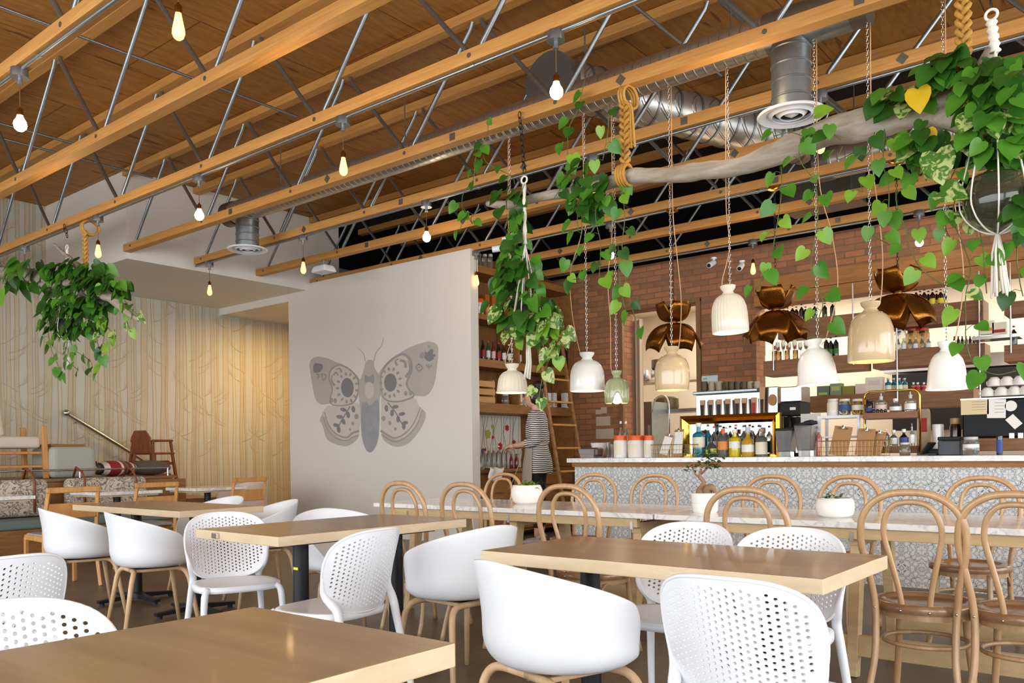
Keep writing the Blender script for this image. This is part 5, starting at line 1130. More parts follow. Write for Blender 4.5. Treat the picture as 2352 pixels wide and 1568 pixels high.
# fore wings
shape([(820, 610), (760, 540), (640, 450), (560, 420), (470, 380), (350, 366), (282, 430), (300, 600), (340, 800), (400, 868), (500, 862), (560, 884), (700, 880), (780, 800), (815, 700)], 0)
shape([(1010, 545), (1080, 450), (1200, 350), (1330, 270), (1450, 225), (1560, 203), (1640, 260), (1632, 440), (1600, 650), (1520, 775), (1390, 778), (1300, 820), (1180, 850), (1040, 790), (1020, 660)], 0)
shape([(480, 600), (500, 500), (590, 445), (690, 480), (790, 580), (810, 700), (770, 830), (690, 880), (560, 888), (490, 850), (500, 780), (515, 700)], 2); shape([(494, 600), (515, 510), (592, 462), (688, 497), (776, 590), (795, 700), (758, 820), (686, 866), (560, 874), (505, 845), (512, 785), (529, 700)], 1)
shape([(1030, 560), (1080, 450), (1180, 360), (1280, 326), (1360, 390), (1370, 520), (1320, 640), (1350, 715), (1390, 750), (1370, 805), (1200, 850), (1060, 800)], 2); shape([(1040, 570), (1095, 465), (1190, 385), (1270, 352), (1335, 405), (1345, 515), (1300, 640), (1330, 722), (1372, 752), (1355, 790), (1200, 832), (1070, 788)], 1)
ell(682, 692, 68, 104, 3, -.05); ell(1138, 638, 68, 98, 3, .03)
for cx, cy_, r0_, r1_ in ((682, 692, 104, 148), (1138, 638, 106, 146)):
    for k in range(13):
        a = 2*pi*k/13+.2; ell(cx+r0_*cos(a), cy_+r1_*sin(a), 20, 13, 2, a)
for x, y in ((515, 825), (553, 830), (1300, 752), (1352, 750)): ell(x, y, 19, 26, 2)
stroke([(520, 560), (515, 620), (545, 670)], (10, 26), 2); stroke([(560, 500), (600, 490), (620, 530)], (8, 26), 2); stroke([(535, 560), (560, 530), (585, 560)], 18, 2); stroke([(1210, 460), (1190, 410), (1230, 385)], (24, 12), 2); stroke([(1240, 400), (1290, 420), (1300, 480)], 30, 2); stroke([(1325, 400), (1345, 500), (1300, 580)], (8, 32), 2)
shape([(1505, 300), (1530, 320), (1560, 285), (1595, 290), (1585, 350), (1600, 380), (1550, 415), (1500, 380)], 3, 2); ell(1475, 350, 28, 36, 2, .3); ell(1601, 350, 14, 16, 3); ell(1545, 255, 14, 14, 2); stroke([(1440, 440), (1410, 470), (1440, 515), (1475, 480), (1440, 440)], 18, 2); ell(1440, 476, 9, 9, 2); stroke([(1515, 445), (1545, 480), (1575, 450)], 18, 2); stroke([(1545, 440), (1545, 495)], 14, 2)
shape([(340, 430), (420, 450), (400, 520), (330, 530), (320, 470)], 3, 3); stroke([(355, 545), (380, 560), (370, 595)], 16, 2); stroke([(405, 545), (430, 615), (455, 560), (405, 545)], 14, 2)
# body
shape([(875, 420), (910, 396), (955, 415), (965, 480), (1010, 560), (1030, 700), (1018, 850), (1020, 1020), (1008, 1230), (960, 1350), (910, 1375), (865, 1320), (830, 1180), (822, 960), (800, 760), (810, 640), (850, 520)], 0)
shape([(832, 840), (920, 880), (1005, 820), (1018, 1020), (1005, 1230), (958, 1348), (910, 1373), (868, 1318), (834, 1180), (826, 960)], 4); shape([(860, 590), (870, 555), (912, 575), (955, 555), (968, 600), (955, 650), (912, 625), (870, 640)], 2); ell(915, 720, 50, 90, 1)
for x, y, r in ((910, 990, 30), (915, 1085, 28), (915, 1180, 24), (915, 1275, 26), (875, 870, 28), (965, 870, 22), (880, 1010, 20)): ell(x, y, r, r, 2)
stroke([(870, 410), (850, 330), (790, 270)], (7, 4), 0); stroke([(958, 420), (985, 320), (1040, 250), (1066, 165)], (7, 4), 0)
o = w.build('moth_mural', mm); tag(o, 'large grey watercolour moth painted on the white partition wall', 'mural')
# ------------------------------------------------------------------ shelving wall behind the partition
XF = -6.82
t = thing('shelving_unit', 'floor to ceiling stained wood shelving unit behind the moth wall', 'shelving', (0, 0, 0))
for z0, z1 in ((3.36, 3.45), (2.78, 2.85), (2.19, 2.29), (1.62, 1.74)): MB().lohi((-7.19, YM+.15, z0), (XF, YB-.01, z1)).build('shelf', MT['shelf_pine'], t, bevel=.003)
MB().lohi((-7.19, YM+.15, 0.08), (XF-.02, YB-.01, .86)).build('base_cabinet', MT['cab_wood'], t)
MB().lohi((-7.19, YM+.15, .862), (XF+.02, YB-.01, .905)).build('worktop', MT['shelf_pine'], t, bevel=.003)
for k, y in enumerate((YM+.2, 8.42, 9.14)):
    d = MB().lohi((XF-.018, y, .12), (XF+.003, y+.68, .66 if k else .84)).build('door', MT['shelf_pine'], t, bevel=.004)
    MB().lohi((XF+.004, y+.3, .6), (XF+.02, y+.42, .612)).build('handle', MT['steel'], d)
    if k: d = MB().lohi((XF-.018, y, .68), (XF+.003, y+.68, .85)).build('drawer', MT['shelf_pine'], t, bevel=.004); MB().lohi((XF+.004, y+.3, .76), (XF+.02, y+.42, .772)).build('handle', MT['steel'], d)
for y in (8.62, YB-.05): MB().lohi((-7.19, y, 1.741 if y < 9 else .91), (XF-.01, y+.035, 3.36)).build('upright', MT['shelf_pine'], t)
# poppy splashback
w = MB(); w.lohi((-7.1895, YM+.16, .91), (-7.185, 9.1, 1.615)); w.m = [0]*6; X0 = -7.184; r2 = random.Random(5); eps = [0]
def pp(y, z): eps[0] += .00002; return (X0+eps[0], y, z)
def blob(y, z, r, mi, n=16):
    q = eps[0]; eps[0] += .0001; w.poly([(X0+eps[0], y+r*(.85+.16*sin(k*2.4+r*90))*cos(2*pi*k/n), z+r*(.85+.16*sin(k*2.4+r*90))*sin(2*pi*k/n)) for k in range(n)], mi)
for k in range(20):
    y = YM+.2+k*.065; strip(w, [(y, .91), (y+.02*sin(k), 1.15), (y+.06*sin(k*2), 1.4), (y+.03, 1.6)], [.006]*4, X0+.0002, 3)
for y, z, r in ((7.86, 1.5, .07), (8.02, 1.48, .045), (7.8, 1.27, .075), (8.2, 1.2, .045), (8.33, 1.16, .04), (8.5, 1.32, .03), (8.07, 1.3, .02), (7.95, 1.36, .02), (8.65, 1.2, .06), (8.8, 1.45, .05), (8.95, 1.25, .045)): blob(y, z, r, 1)
for y, z, r in ((7.8, 1.52, .04), (8.0, 1.12, .06), (8.1, 1.16, .05), (8.4, 1.36, .07), (8.5, 1.46, .04), (7.92, 1.3, .035), (8.25, 1.02, .05)): blob(y, z, r, 2)
o = w.build('splashback', [cm('splash_white', (226, 222, 210), .5), cm('poppy_red', (184, 42, 32), .5), cm('poppy_leaf', (160, 178, 60), .5), cm('poppy_line', (62, 66, 54), .5)]); tag(o, 'white splashback printed with red poppies and green leaves', 'splashback')
def onshelf(px, X, z): return atX(px, 900, X).y
def SB(name, label, cat, a, b_, yt, zb, X=-6.93, group=None, **kw):
    c = (a+b_)/2; p = atX(c, yt, X); Z = (p-CAM).dot(_f0); return bottle(name, label, cat, X, p.y, zb, (b_-a)*Z/F_PX, p.z-zb, group=group, **kw)
def SX(name, label, cat, a, b_, yt, zb, mat, X=-6.9, group=None, pr=None):
    c = (a+b_)/2; p = atX(c, yt, X); Z = (p-CAM).dot(_f0); w_, h = (b_-a)*Z/F_PX*.9, p.z-zb; t = thing(name, label, cat, (X, p.y, zb), 0, group); MB().lohi((-.1, -w_/2, 0), (0, w_/2, h)).build('carton', mat, t, bevel=.004)
    if pr: MB().lohi((.0005, -w_*.35, h*pr[1]), (.002, w_*.35, h*pr[2])).build('print', pr[0], t)
za, zb_, zc_, zd, ze = 3.451, 2.851, 2.291, 1.741, .906
for k in range(3): SB('glass_jar', 'clear glass jar on the very top shelf, %s of three' % ordl[k], 'jar', 1094+k*13, 1106+k*13, 584, za, group='jars on the top shelf', shape='jar', col='clear', cap='white')
SB('food_tub', 'white tub with orange lid on the second shelf beside the moth wall', 'tub', 1088, 1111, 687, zb_, shape='tub', col='white', cap='orange')
for k, px in enumerate((1120, 1136)): SX('snack_bag', 'orange brown food bag on the second shelf, %s of two' % ordl[k], 'bag', px-8, px+8, 676, zb_, cm('bag_orange', (176, 92, 44), .4), pr=(LB['orange'], .2, .6))
SX('flour_bag', 'white and blue paper bag on the second shelf near the ladder', 'bag', 1258, 1288, 706, zb_, LB['white'], pr=(LB['blue'], .6, .8))
for k in range(2): SB('coffee_can', 'coffee can with red and gold label, %s of the stack by the brick wall' % ['bottom', 'top'][k], 'can', 1301, 1319, 732-k*20, zb_+k*.115, group='stacked coffee cans', shape='can', col='spice', lab=LB['red'], labz=(.25, .75))
for k in range(9):
    col = ['green', 'wine', 'green', 'red', 'wine', 'brown', 'brown', 'brown', 'brown'][k]; SB('syrup_bottle', 'bottle in the row on the third shelf, %s from the moth wall, %s' % (ordl[k], 'dark green' if col in ('green', 'wine') else ('red' if col == 'red' else 'brown')), 'bottle', 1092+k*12, 1102+k*12, 779+k*2, zc_, group='syrup bottles on the third shelf', shape='beer', col=col, cap=['red', 'black', 'red', 'black', 'red', 'white', 'white', 'white', 'white'][k], lab=LB[['blue', 'red', 'white', 'pink', 'red', 'white', 'cream', 'white', 'cream'][k]], labz=(.15, .5))
SX('photo_box', 'dark box on the third shelf at the brick wall end', 'box', 1285, 1318, 800, zc_, MT['black'])
# crate
p = atX(1118, 875, -6.88); t = thing('wooden_crate', 'slatted pine crate on the shelf left of the small cream pendant', 'crate', (-6.98, 7.98, zd))
H = .30
for k in range(3): MB().lohi((.1, -.2, .005+k*.1), (.115, .2, .08+k*.1)).build('slat', cm('pine', (206, 158, 98), .6), t, bevel=.002)
for sy in (-1, 1): MB().lohi((-.14, sy*.19-.01, 0), (.1, sy*.19+.01, H)).build('end_panel', cm('pine', (206, 158, 98)), t)
MB().lohi((-.14, -.18, .001), (.1, .18, .012)).build('bottom', cm('pine', (206, 158, 98)), t)
SB('glass_jar', 'empty glass jar next to the pine crate', 'jar', 1152, 1169, 905, zd, shape='jar', col='clear', cap='silver')
for k, (a, b_) in enumerate(((1190, 1203), (1204, 1214), (1258, 1269), (1270, 1282), (1299, 1309), (1310, 1321))): SX('milk_carton', 'white drink carton on the shelf above the poppy print, %s from the left' % ordl[k], 'carton', a, b_, 902, zd, LB['white'], group='drink cartons', pr=(LB['green' if k > 3 else 'orange'], .1, .3))
for k in range(6): SB('swing_top_bottle', 'large clear swing top bottle on the worktop before the poppy print, %s from the left' % ordl[k], 'bottle', 1106+k*11, 1118+k*11, 1026-k, ze, X=-6.97+.02*(k % 2), group='swing top bottles', shape='wine', col='clear', cap='white')
SB('spray_bottle', 'spray bottle with white trigger, next to the moth wall edge', 'bottle', 1090, 1100, 1027, ze, X=-6.86, shape='wine', col='clear', cap='white', capz=.75); SB('spray_bottle', 'spray bottle with blue trigger on the worktop', 'bottle', 1103, 1113, 1030, ze, X=-6.86, shape='wine', col='clear', cap='blue', capz=.75)
SB('juice_bottle', 'dark red bottle on the worktop, left of the person hands, left of two', 'bottle', 1170, 1179, 1042, ze, X=-6.9, group='red bottles', shape='beer', col='red', cap='green'); SB('juice_bottle', 'dark red bottle on the worktop, nearest to the apron, right of two', 'bottle', 1181, 1191, 1042, ze, X=-6.9, group='red bottles', shape='beer', col='red', cap='black')
t = thing('tea_towel', 'white cloth draped over the edge of the worktop', 'cloth', (XF+.04, 8.0, .91))
MB().grid(lambda u, v: (-.1+.17*min(1, u*2)-.0+.02*sin(v*9), -.13+.26*v+.03*sin(u*5), .012+.012*sin(v*11+u*5) if u < .5 else .01-(u-.5)*.34*(1-.5*abs(v-.5))), 14, 14).build('cloth', MT['paper'], t, smooth=4, solid=.003)
# ladder
t = thing('library_ladder', 'wooden ladder leaning on the shelving behind the person', 'ladder', (0, 0, 0))
LA, LB_ = Vector((-6.22, 0, 0)), Vector((-6.76, 0, 2.95))
yl, yr = 8.86, 9.42
for y in (yl, yr): MB().bar(LA+Vector((0, y, 0)), LB_+Vector((0, y, 0)), .05, .03, up=(1, 0, 0)).build('rail', MT['shelf_pine'], t, bevel=.003)
for k in range(9): q = LA+(LB_-LA)*((k+.8)/9.6); MB().lohi((q.x-.04, yl+.016, q.z-.012), (q.x+.04, yr-.016, q.z+.012)).build('rung', MT['timber'], t)
# papers on the brick
for k, (a, b_, y0_, y1_) in enumerate(((1368, 1381, 941, 951), (1380, 1394, 935, 949), (1369, 1402, 957, 977), (1369, 1410, 985, 1007))):
    p = atY(a, y0_, YB-.004); q = atY(b_, y1_, YB-.004); t = MB().lohi((p.x, YB-.006-.001*k, q.z), (q.x, YB-.002, p.z)).build('notice', cm('old_paper', (190, 174, 150), .7)); tag(t, ['small notice pinned on the brick, top left', 'small notice pinned on the brick, top right', 'medium notice on the brick, third down', 'largest notice on the brick, lowest of four'][k], 'notice', None)
# kitchen hatch contents
t = thing('curtain', 'beige linen curtain hanging at the left of the kitchen hatch', 'curtain', (0, YB+.34, 0)); a0 = atY(1434, 800, YB+.34).x; a1 = atY(1476, 800, YB+.34).x
MB().grid(lambda u, v: (a0+(a1-a0)*u, .03*sin(u*26)+.01*sin(u*61), 1.0+1.96*v), 60, 6).build('curtain', cm('linen', (206, 184, 156), .8), t, smooth=4, solid=.002)
t = thing('kitchen_shelf', 'pale wall shelf with pots seen through the hatch, upper one', 'shelf', (-6.05, 11.4, 0)); zz = atY(1500, 872, 11.4).z
MB().lohi((-1.1, 0, zz-.04), (1.0, .4, zz)).build('shelf', MT['kit'], t)
for k, (px, yt, r) in enumerate(((1492, 838, .15), (1508, 818, .13), (1486, 852, .12))):
    p = atY(px, yt, 11.5); zz2 = zz+.001 if k != 1 else zz+.17; t = thing('cooking_pot', ['steel pan on the hatch shelf', 'dark pot stacked on the steel pan in the hatch', 'small steel pot at the shelf end in the hatch'][k], 'pot', (p.x, 11.6-.2*(k == 2), zz2)); MB().lathe([(0, 0), (r*.9, 0), (r, .02), (r, .15), (r*.97, .15), (r*.95, .02), (0, .02)], 20).build('pot', MT['steel' if k != 1 else 'galv_dark'], t, smooth=.8)
t = thing('kitchen_shelf', 'grey wall shelf with a dark pan seen through the hatch, lower one', 'shelf', (-5.7, 11.4, 0)); zz = atY(1520, 940, 11.4).z
MB().lohi((-.95, 0, zz-.05), (.6, .4, zz)).build('shelf', MT['galv'], t)
p = atY(1530, 930, 11.6); t = thing('stock_pot', 'dark brown stock pot on the lower hatch shelf', 'pot', (p.x, 11.6, zz+.001)); MB().lathe([(0, 0), (.18, 0), (.2, .04), (.19, .17), (.12, .2), (0, .21)], 24).build('pot', cm('pot_brown', (96, 80, 50), .3), t, smooth=.8)
p = atY(1484, 960, 11.0); t = thing('refrigerator', 'stainless refrigerator door seen through the hatch', 'refrigerator', (p.x-.12, 10.95, 0)); MB().lohi((-.2, 0, 0), (.25, .5, 1.85)).build('body', MT['galv'], t, bevel=.01); MB().lohi((.18, -.03, .9), (.2, -.005, 1.5)).build('handle', MT['steel'], t)
p = atY(1538, 1000, 10.6); t = thing('kitchen_tap', 'tall steel spring tap in the kitchen hatch', 'tap', (p.x, 10.6, .95)); MB().tube([(0, 0, 0), (0, 0, .75)]+bez((0, 0, .75), (0, 0, .95), (-.12, 0, .95), 6)+bez((-.12, 0, .95), (-.26, 0, .95), (-.27, 0, .7), 6), .012, 8).build('spout', MT['steel'], t, smooth=4)
t = thing('kitchen_bench', 'kitchen bench below the hatch', 'bench', (-5.5, 10.4, 0)); MB().lohi((-.9, 0, 0), (1.2, .5, .95)).build('cabinet', MT['steel'], t)
for k in range(5): B('wine_bottle', 'dark bottle standing in the hatch behind the clipboards, %s from the left' % ordl[k], 'bottle', 1513+k*10, 1521+k*10, 972, 10.3, .951 if False else 1.0, 'dark bottles in the hatch', shape='wine', col='wine', cap='black', lab=LB['white'], labz=(.2, .3)) if False else None
# ------------------------------------------------------------------ person
def skinmat(): return plain('skin', (206, 158, 132), .5, var=.03, scale=20, sss=.08)
MT['skin'] = skinmat()
m, nt, b = newmat('striped_jersey'); L = nt.links
tc = N(nt, 'ShaderNodeTexCoord'); sx_ = N(nt, 'ShaderNodeSeparateXYZ'); L.new(tc.outputs['Object'], sx_.inputs[0]); nz = N(nt, 'ShaderNodeTexNoise', Scale=5.0); L.new(tc.outputs['Object'], nz.inputs['Vector'])
ad = N(nt, 'ShaderNodeMath', operation='MULTIPLY_ADD'); L.new(nz.outputs['Fac'], ad.inputs[0]); ad.inputs[1].default_value = .05; L.new(sx_.outputs[2], ad.inputs[2])
dv = N(nt, 'ShaderNodeMath', operation='DIVIDE'); L.new(ad.outputs[0], dv.inputs[0]); dv.inputs[1].default_value = .0235; fr_ = N(nt, 'ShaderNodeMath', operation='FRACT'); L.new(dv.outputs[0], fr_.inputs[0]); gt = N(nt, 'ShaderNodeMath', operation='GREATER_THAN'); L.new(fr_.outputs[0], gt.inputs[0]); gt.inputs[1].default_value = .5
mx = N(nt, 'ShaderNodeMix', data_type='RGBA'); L.new(gt.outputs[0], mx.inputs[0]); mx.inputs[6].default_value = srgb(226, 220, 214); mx.inputs[7].default_value = srgb(44, 40, 46); L.new(mx.outputs[2], b.inputs['Base Color']); setp(b, Roughness=.8); MT['stripe'] = m
MT['apron'] = plain('taupe_apron', (164, 148, 134), .85, var=.05); MT['legging'] = plain('black_legging', (24, 24, 28), .8); MT['hair'] = plain('black_hair', (22, 18, 18), .45, var=.1, scale=60); MT['shoe'] = plain('grey_canvas_shoe', (176, 166, 160), .8)
S = 1.055
PT = thing('person', 'person in striped top and taupe apron standing at the shelves with back half turned', 'person', (-5.96, 7.86, .03), radians(24))
def P_(f, l, z): return Vector((-f*S, -l*S, z*S))
b = MB()
def limb(pts, rr, n=12): b.tube(smoothpath([P_(*p) for p in pts], 4), [S*r for r in sum(([rr[i]+(rr[i+1]-rr[i])*k/4 for k in range(4)] for i in range(len(rr)-1)), [])+[rr[-1]]], n)
limb([(0, 0, 1.0), (.0, 0, 1.2), (-.01, 0, 1.42), (.0, 0, 1.5), (.025, 0, 1.56)], [.1, .1, .1, .052, .05])
hc = P_(.045, 0, 1.645)      # head
b.lathe([(0, -.118*S), (.045*S, -.112*S), (.066*S, -.075*S), (.078*S, -.02*S), (.08*S, .04*S), (.066*S, .09*S), (.035*S, .115*S), (0, .12*S)], 20, hc, 1.18, .95)
b.tube([hc+P_(.082, 0, .02), hc+P_(.112, 0, -.025), hc+P_(.088, 0, -.035)], [.008, .014, .008], 8)                       # nose
b.tube([hc+P_(.075, -.02, -.062), hc+P_(.09, 0, -.06), hc+P_(.075, .02, -.062)], [.005, .009, .005], 6)                  # lips
b.tube([hc+P_(.07, 0, -.095), hc+P_(.078, 0, -.1)], [.02, .016], 8)
for l in (-1, 1): b.tube([hc+P_(-.005, l*.078, .03), hc+P_(-.018, l*.088, .01), hc+P_(-.008, l*.082, -.025)], [.01, .013, .007], 8)    # ears
for l in (-1, 1):
    # arms: shoulder, elbow, wrist
    sh, el, wr = (0, l*.17, 1.42), (-.03, l*.23, 1.16), (.23, l*(.16 if l > 0 else .2), 1.10)
    limb([sh, (-.02, l*.215, 1.28), el, (.1, l*.2, 1.12), wr], [.05, .045, .038, .036, .024])
    w0 = P_(*wr); d = (P_(.31, l*.11, 1.09)-w0).normalized()
    up = Vector((0, 0, 1)); sd = d.cross(up).normalized()
    b.tube([w0, w0+d*.035, w0+d*.085], [.024, .03, .03], 10)
    for k, (o_, ln) in enumerate(((-.024, .06), (-.008, .072), (.008, .07), (.024, .055))):
        p0 = w0+d*.08+sd*o_; b.tube([p0, p0+d*ln*.5-up*.006, p0+d*ln*.8-up*.025, p0+d*ln*.85-up*.045], [.0095, .009, .008, .007], 6)
    p0 = w0+d*.04-sd*.026*l; b.tube([p0, p0+d*.03-sd*.02*l-up*.01, p0+d*.055-sd*.022*l-up*.03], [.011, .01, .008], 6)
    limb([(0, l*.09, .93), (.01, l*.095, .7), (0, l*.09, .48), (-.02, l*.085, .28), (-.01, l*.085, .09)], [.095, .08, .056, .052, .036])
    b.tube([P_(-.04, l*.085, .05), P_(.1, l*.095, .03)], [.034, .03], 8)
b.build('body', MT['skin'], PT, smooth=4)
# striped tunic
RG = [(1.50, .062, .06, 0), (1.485, .1, .075, 0), (1.455, .165, .09, -.005), (1.40, .195, .108, -.005), (1.32, .195, .122, .0), (1.22, .178, .12, .005), (1.13, .165, .112, .0), (1.05, .178, .125, -.005), (.95, .2, .15, -.012), (.86, .21, .16, -.015), (.79, .212, .158, -.012)]
def ring(u, v, k=1.0, e=0.0):
    i = min(int(v*(len(RG)-1)), len(RG)-2); q = v*(len(RG)-1)-i; r = [RG[i][j]*(1-q)+RG[i+1][j]*q for j in range(4)]; th = 2*pi*u
    fold = 1+.025*sin(th*5+v*7)*(v > .55)
    return P_(r[3]+(r[2]*k+e)*cos(th)*fold, (r[1]*k+e)*sin(th)*fold, r[0])
MB().grid(lambda u, v: ring(u, v), 36, 34, cu=True).build('striped_top', MT['stripe'], PT, smooth=4)
s_ = MB()
for l in (-1, 1):
    Q = smoothpath([P_(0, l*.14, 1.44), P_(-.01, l*.2, 1.36), P_(-.025, l*.225, 1.25), P_(-.03, l*.235, 1.165), P_(.01, l*.225, 1.135), P_(.07, l*.21, 1.125)], 5)
    n = len(Q); MB().tube(Q, [S*(.066-.012*i/n+.004*sin(i*1.3)) for i in range(n)], 14).build('sleeve', MT['stripe'], PT, smooth=4)
MB().grid(lambda u, v: ring(-.23+.46*u, .56+.44*v*1.0, 1.04, .012)+Vector((0, 0, -.12*v*S if v > .5 else -.12*v*S)), 20, 16).build('apron', MT['apron'], PT, smooth=4, solid=.004)
MB().grid(lambda u, v: ring(u, .585+.03*v, 1.03, .008), 32, 3, cu=True).build('apron_belt', MT['apron'], PT, smooth=4)
MB().tube(smoothpath([P_(.13, .1, 1.12), P_(.18, .12, 1.0), P_(.15, .13, 1.05), P_(.16, .13, .95), P_(.26, .12, .7), P_(.3, .12, .62)], 5), .005, 6).build('apron_tie', MT['apron'], PT, smooth=4)
for l in (-1, 1):
    Q = smoothpath([P_(0, l*.09, .9), P_(.012, l*.098, .7), P_(.0, l*.09, .48), P_(-.02, l*.085, .3), P_(-.014, l*.085, .19)], 5); n = len(Q); MB().tube(Q, [S*(.105-.058*(i/(n-1))**.8) for i in range(n)], 14).build('legging', MT['legging'], PT, smooth=4)
    sh_ = MB(); sh_.grid(lambda u, v: P_(-.07+.23*v, l*.09+(.036+.012*sin(v*pi))*sin(2*pi*u), max(.0, .04+.045*cos(2*pi*u)*(1-.55*v)-.012*v)), 16, 10, cu=True)
    o = sh_.build('shoe', MT['shoe'], PT, smooth=4); MB().tube([P_(-.045, l*.085, .065), P_(-.02, l*.085, .1)], [.045, .042], 12).build('ankle_cuff', MT['shoe'], o, smooth=4)
h_ = MB(); h_.lathe([(.0, .13*S), (.045*S, .124*S), (.076*S, .098*S), (.089*S, .045*S), (.088*S, -.02*S), (.075*S, -.07*S), (.05*S, -.095*S), (0, -.1*S)], 20, hc+P_(-.032, 0, .006), 1.02, .98)
h_.sphere(hc+P_(-.07, 0, .13), .062*S, 14, 10, (1.1, 1, .85)); h_.tube([hc+P_(-.085, 0, -.02), hc+P_(-.1, 0, -.08)], [.05, .02], 10); h_.build('hair', MT['hair'], PT, smooth=4)
g = MB()
for l in (-1, 1):
    c = hc+P_(.098, l*.032, .018); g.tube([c+P_(0, .024*cos(a), .019*sin(a)) for a in [2*pi*k/14 for k in range(14)]], .0028, 6, closed=True); g.tube([hc+P_(.095, l*.055, .022), hc+P_(.0, l*.083, .025)], .0026, 6)
g.tube([hc+P_(.1, -.01, .022), hc+P_(.1, .01, .022)], .0026, 6); g.build('glasses', MT['black'], PT, smooth=4)
# ------------------------------------------------------------------ pothos, driftwood, ropes
def leafmat(name, c1, c2, c3=None, var=False):
    m, nt, b = newmat(name); L = nt.links
    tc = N(nt, 'ShaderNodeTexCoord'); nz = N(nt, 'ShaderNodeTexNoise', Scale=22.0 if var else 6.0, Detail=3.0, Distortion=1.2 if var else 0.0); L.new(tc.outputs['Object'], nz.inputs['Vector'])
    cr = N(nt, 'ShaderNodeValToRGB'); cr.color_ramp.elements[0].color = srgb(*c1); cr.color_ramp.elements[1].color = srgb(*c2)
    cr.color_ramp.elements[0].position = .47 if var else .35; cr.color_ramp.elements[1].position = .55 if var else .65
    L.new(nz.outputs['Fac'], cr.inputs[0]); L.new(cr.outputs[0], b.inputs['Base Color']); setp(b, Roughness=.35)
    tr = N(nt, 'ShaderNodeBsdfTranslucent'); L.new(cr.outputs[0], tr.inputs[0]); ms = N(nt, 'ShaderNodeMixShader'); ms.inputs[0].default_value = .3
    out = nt.nodes['Material Output']; L.new(b.outputs[0], ms.inputs[1]); L.new(tr.outputs[0], ms.inputs[2]); L.new(ms.outputs[0], out.inputs[0]); return m
LM = [leafmat('pothos_dark', (40, 84, 26), (60, 112, 36)), leafmat('pothos_mid', (66, 128, 34), (92, 150, 46)), leafmat('pothos_bright', (112, 164, 44), (140, 186, 62)), leafmat('pothos_variegated', (74, 122, 42), (190, 204, 128), var=True), leafmat('pothos_yellow', (226, 176, 24), (238, 198, 40))]
rl = random.Random(11)
def leaf(mb, p, d, nrm, size, mi):
    d = Vector(d).normalized(); nrm = Vector(nrm); sd = d.cross(nrm)
    if sd.length < .05: sd = Vector((1, 0, 0))
    sd.normalize(); nn = sd.cross(d).normalized(); p = Vector(p)
    fold = rl.uniform(.08, .3); curl = rl.uniform(.05, .3)
    def q(x, y): return mb.av(p+sd*(x*size)+d*(y*size)+nn*((abs(x)*fold-curl*y*y*.6)*size))
    mid = [q(0, 0), q(0, .3), q(0, .65), q(0, 1.0)]
    for s in (-1, 1):
        o = [q(s*.14, -.1), q(s*.34, -.08), q(s*.46, .12), q(s*.46, .36), q(s*.34, .62), q(s*.14, .86)]
        mb.af((mid[0], o[0], o[1], o[2], mid[1]), mi); mb.af((mid[1], o[2], o[3], o[4], mid[2]), mi); mb.af((mid[2], o[4], o[5], mid[3]), mi)
class Plant:
    def __init__(s, label, loc, group=None):
        s.t = thing('pothos_plant', label, 'hanging plant', loc, 0, group); s.o = Vector(loc); s.lf = MB(); s.st = MB()
    def vine(s, px, Y, size=.1, gap=.085, mats=(0, 1, 1, 2), dj=.05, start=0.0, side=.6):
        P = [atY(x, y, Y)+Vector((0, rl.uniform(-dj, dj), 0)) for x, y in px]; Q = smoothpath(P, 6)
        s.st.tube([q-s.o for q in Q], .0028, 5); acc = gap*.5; k = rl.randint(0, 1)
        for a, b_ in zip(Q[:-1], Q[1:]):
            acc += (b_-a).length
            if acc > gap:
                acc = rl.uniform(-.02, .02); k += 1; sg = 1 if k % 2 else -1
                off = Vector((sg*rl.uniform(.02, .06), rl.uniform(-.05, .02), rl.uniform(-.01, .03))); lp = b_+off*side*1.6
                s.st.tube([b_-s.o, (b_+lp)/2+Vector((0, 0, .012))-s.o, lp-s.o], .0016, 4, caps=False)
                d = Vector((sg*rl.uniform(.0, .75), rl.uniform(-.5, .15), -1+rl.uniform(0, .55))); nrm = Vector((rl.uniform(-.5, .7), -1, rl.uniform(.0, .8)))
                leaf(s.lf, lp-s.o, d, nrm, size*rl.uniform(.75, 1.2), rl.choice(mats))
    def blob(s, cx, cy_, rx, ry, Y, n, size=.1, mats=(0, 0, 1, 1), ry_=.16, bright=None):
        for _ in range(n):
            a, r = rl.uniform(0, 2*pi), sqrt(rl.random()); x, y = cx+rx*r*cos(a), cy_+ry*r*sin(a)
            dy = rl.uniform(-ry_, ry_)*sqrt(max(0, 1-r*r*.7)); p = atY(x, y, Y)+Vector((0, dy, 0))
            out = Vector((cos(a)*r, -.7 if dy < 0 else .4, -.25-sin(a)*r*.3)); d = out*.8+Vector((rl.uniform(-.5, .5), rl.uniform(-.3, .3), -rl.uniform(.3, 1)))
            leaf(s.lf, p-s.o, d, Vector((rl.uniform(-.5, .5), -1, rl.uniform(.2, 1.2))), size*rl.uniform(.7, 1.2), rl.choice(mats))
    def one(s, x, y, Y, size, mi, d=(.2, -.1, -1)): leaf(s.lf, atY(x, y, Y)-s.o, d, (.1, -1, .4), size, mi)
    def done(s):
        s.lf.build('leaves', LM, s.t, smooth=4); s.st.build('vines', MT['stem'], s.t, smooth=4)
MT['drift'] = wood('weathered_driftwood', (132, 120, 106), (174, 164, 150), (1.5, 9, 9), 3, .85, bump=.15)
MT['drift_b'] = wood('peeling_driftwood', (140, 122, 100), (182, 174, 162), (1.2, 7, 7), 2.5, .85, bump=.2)
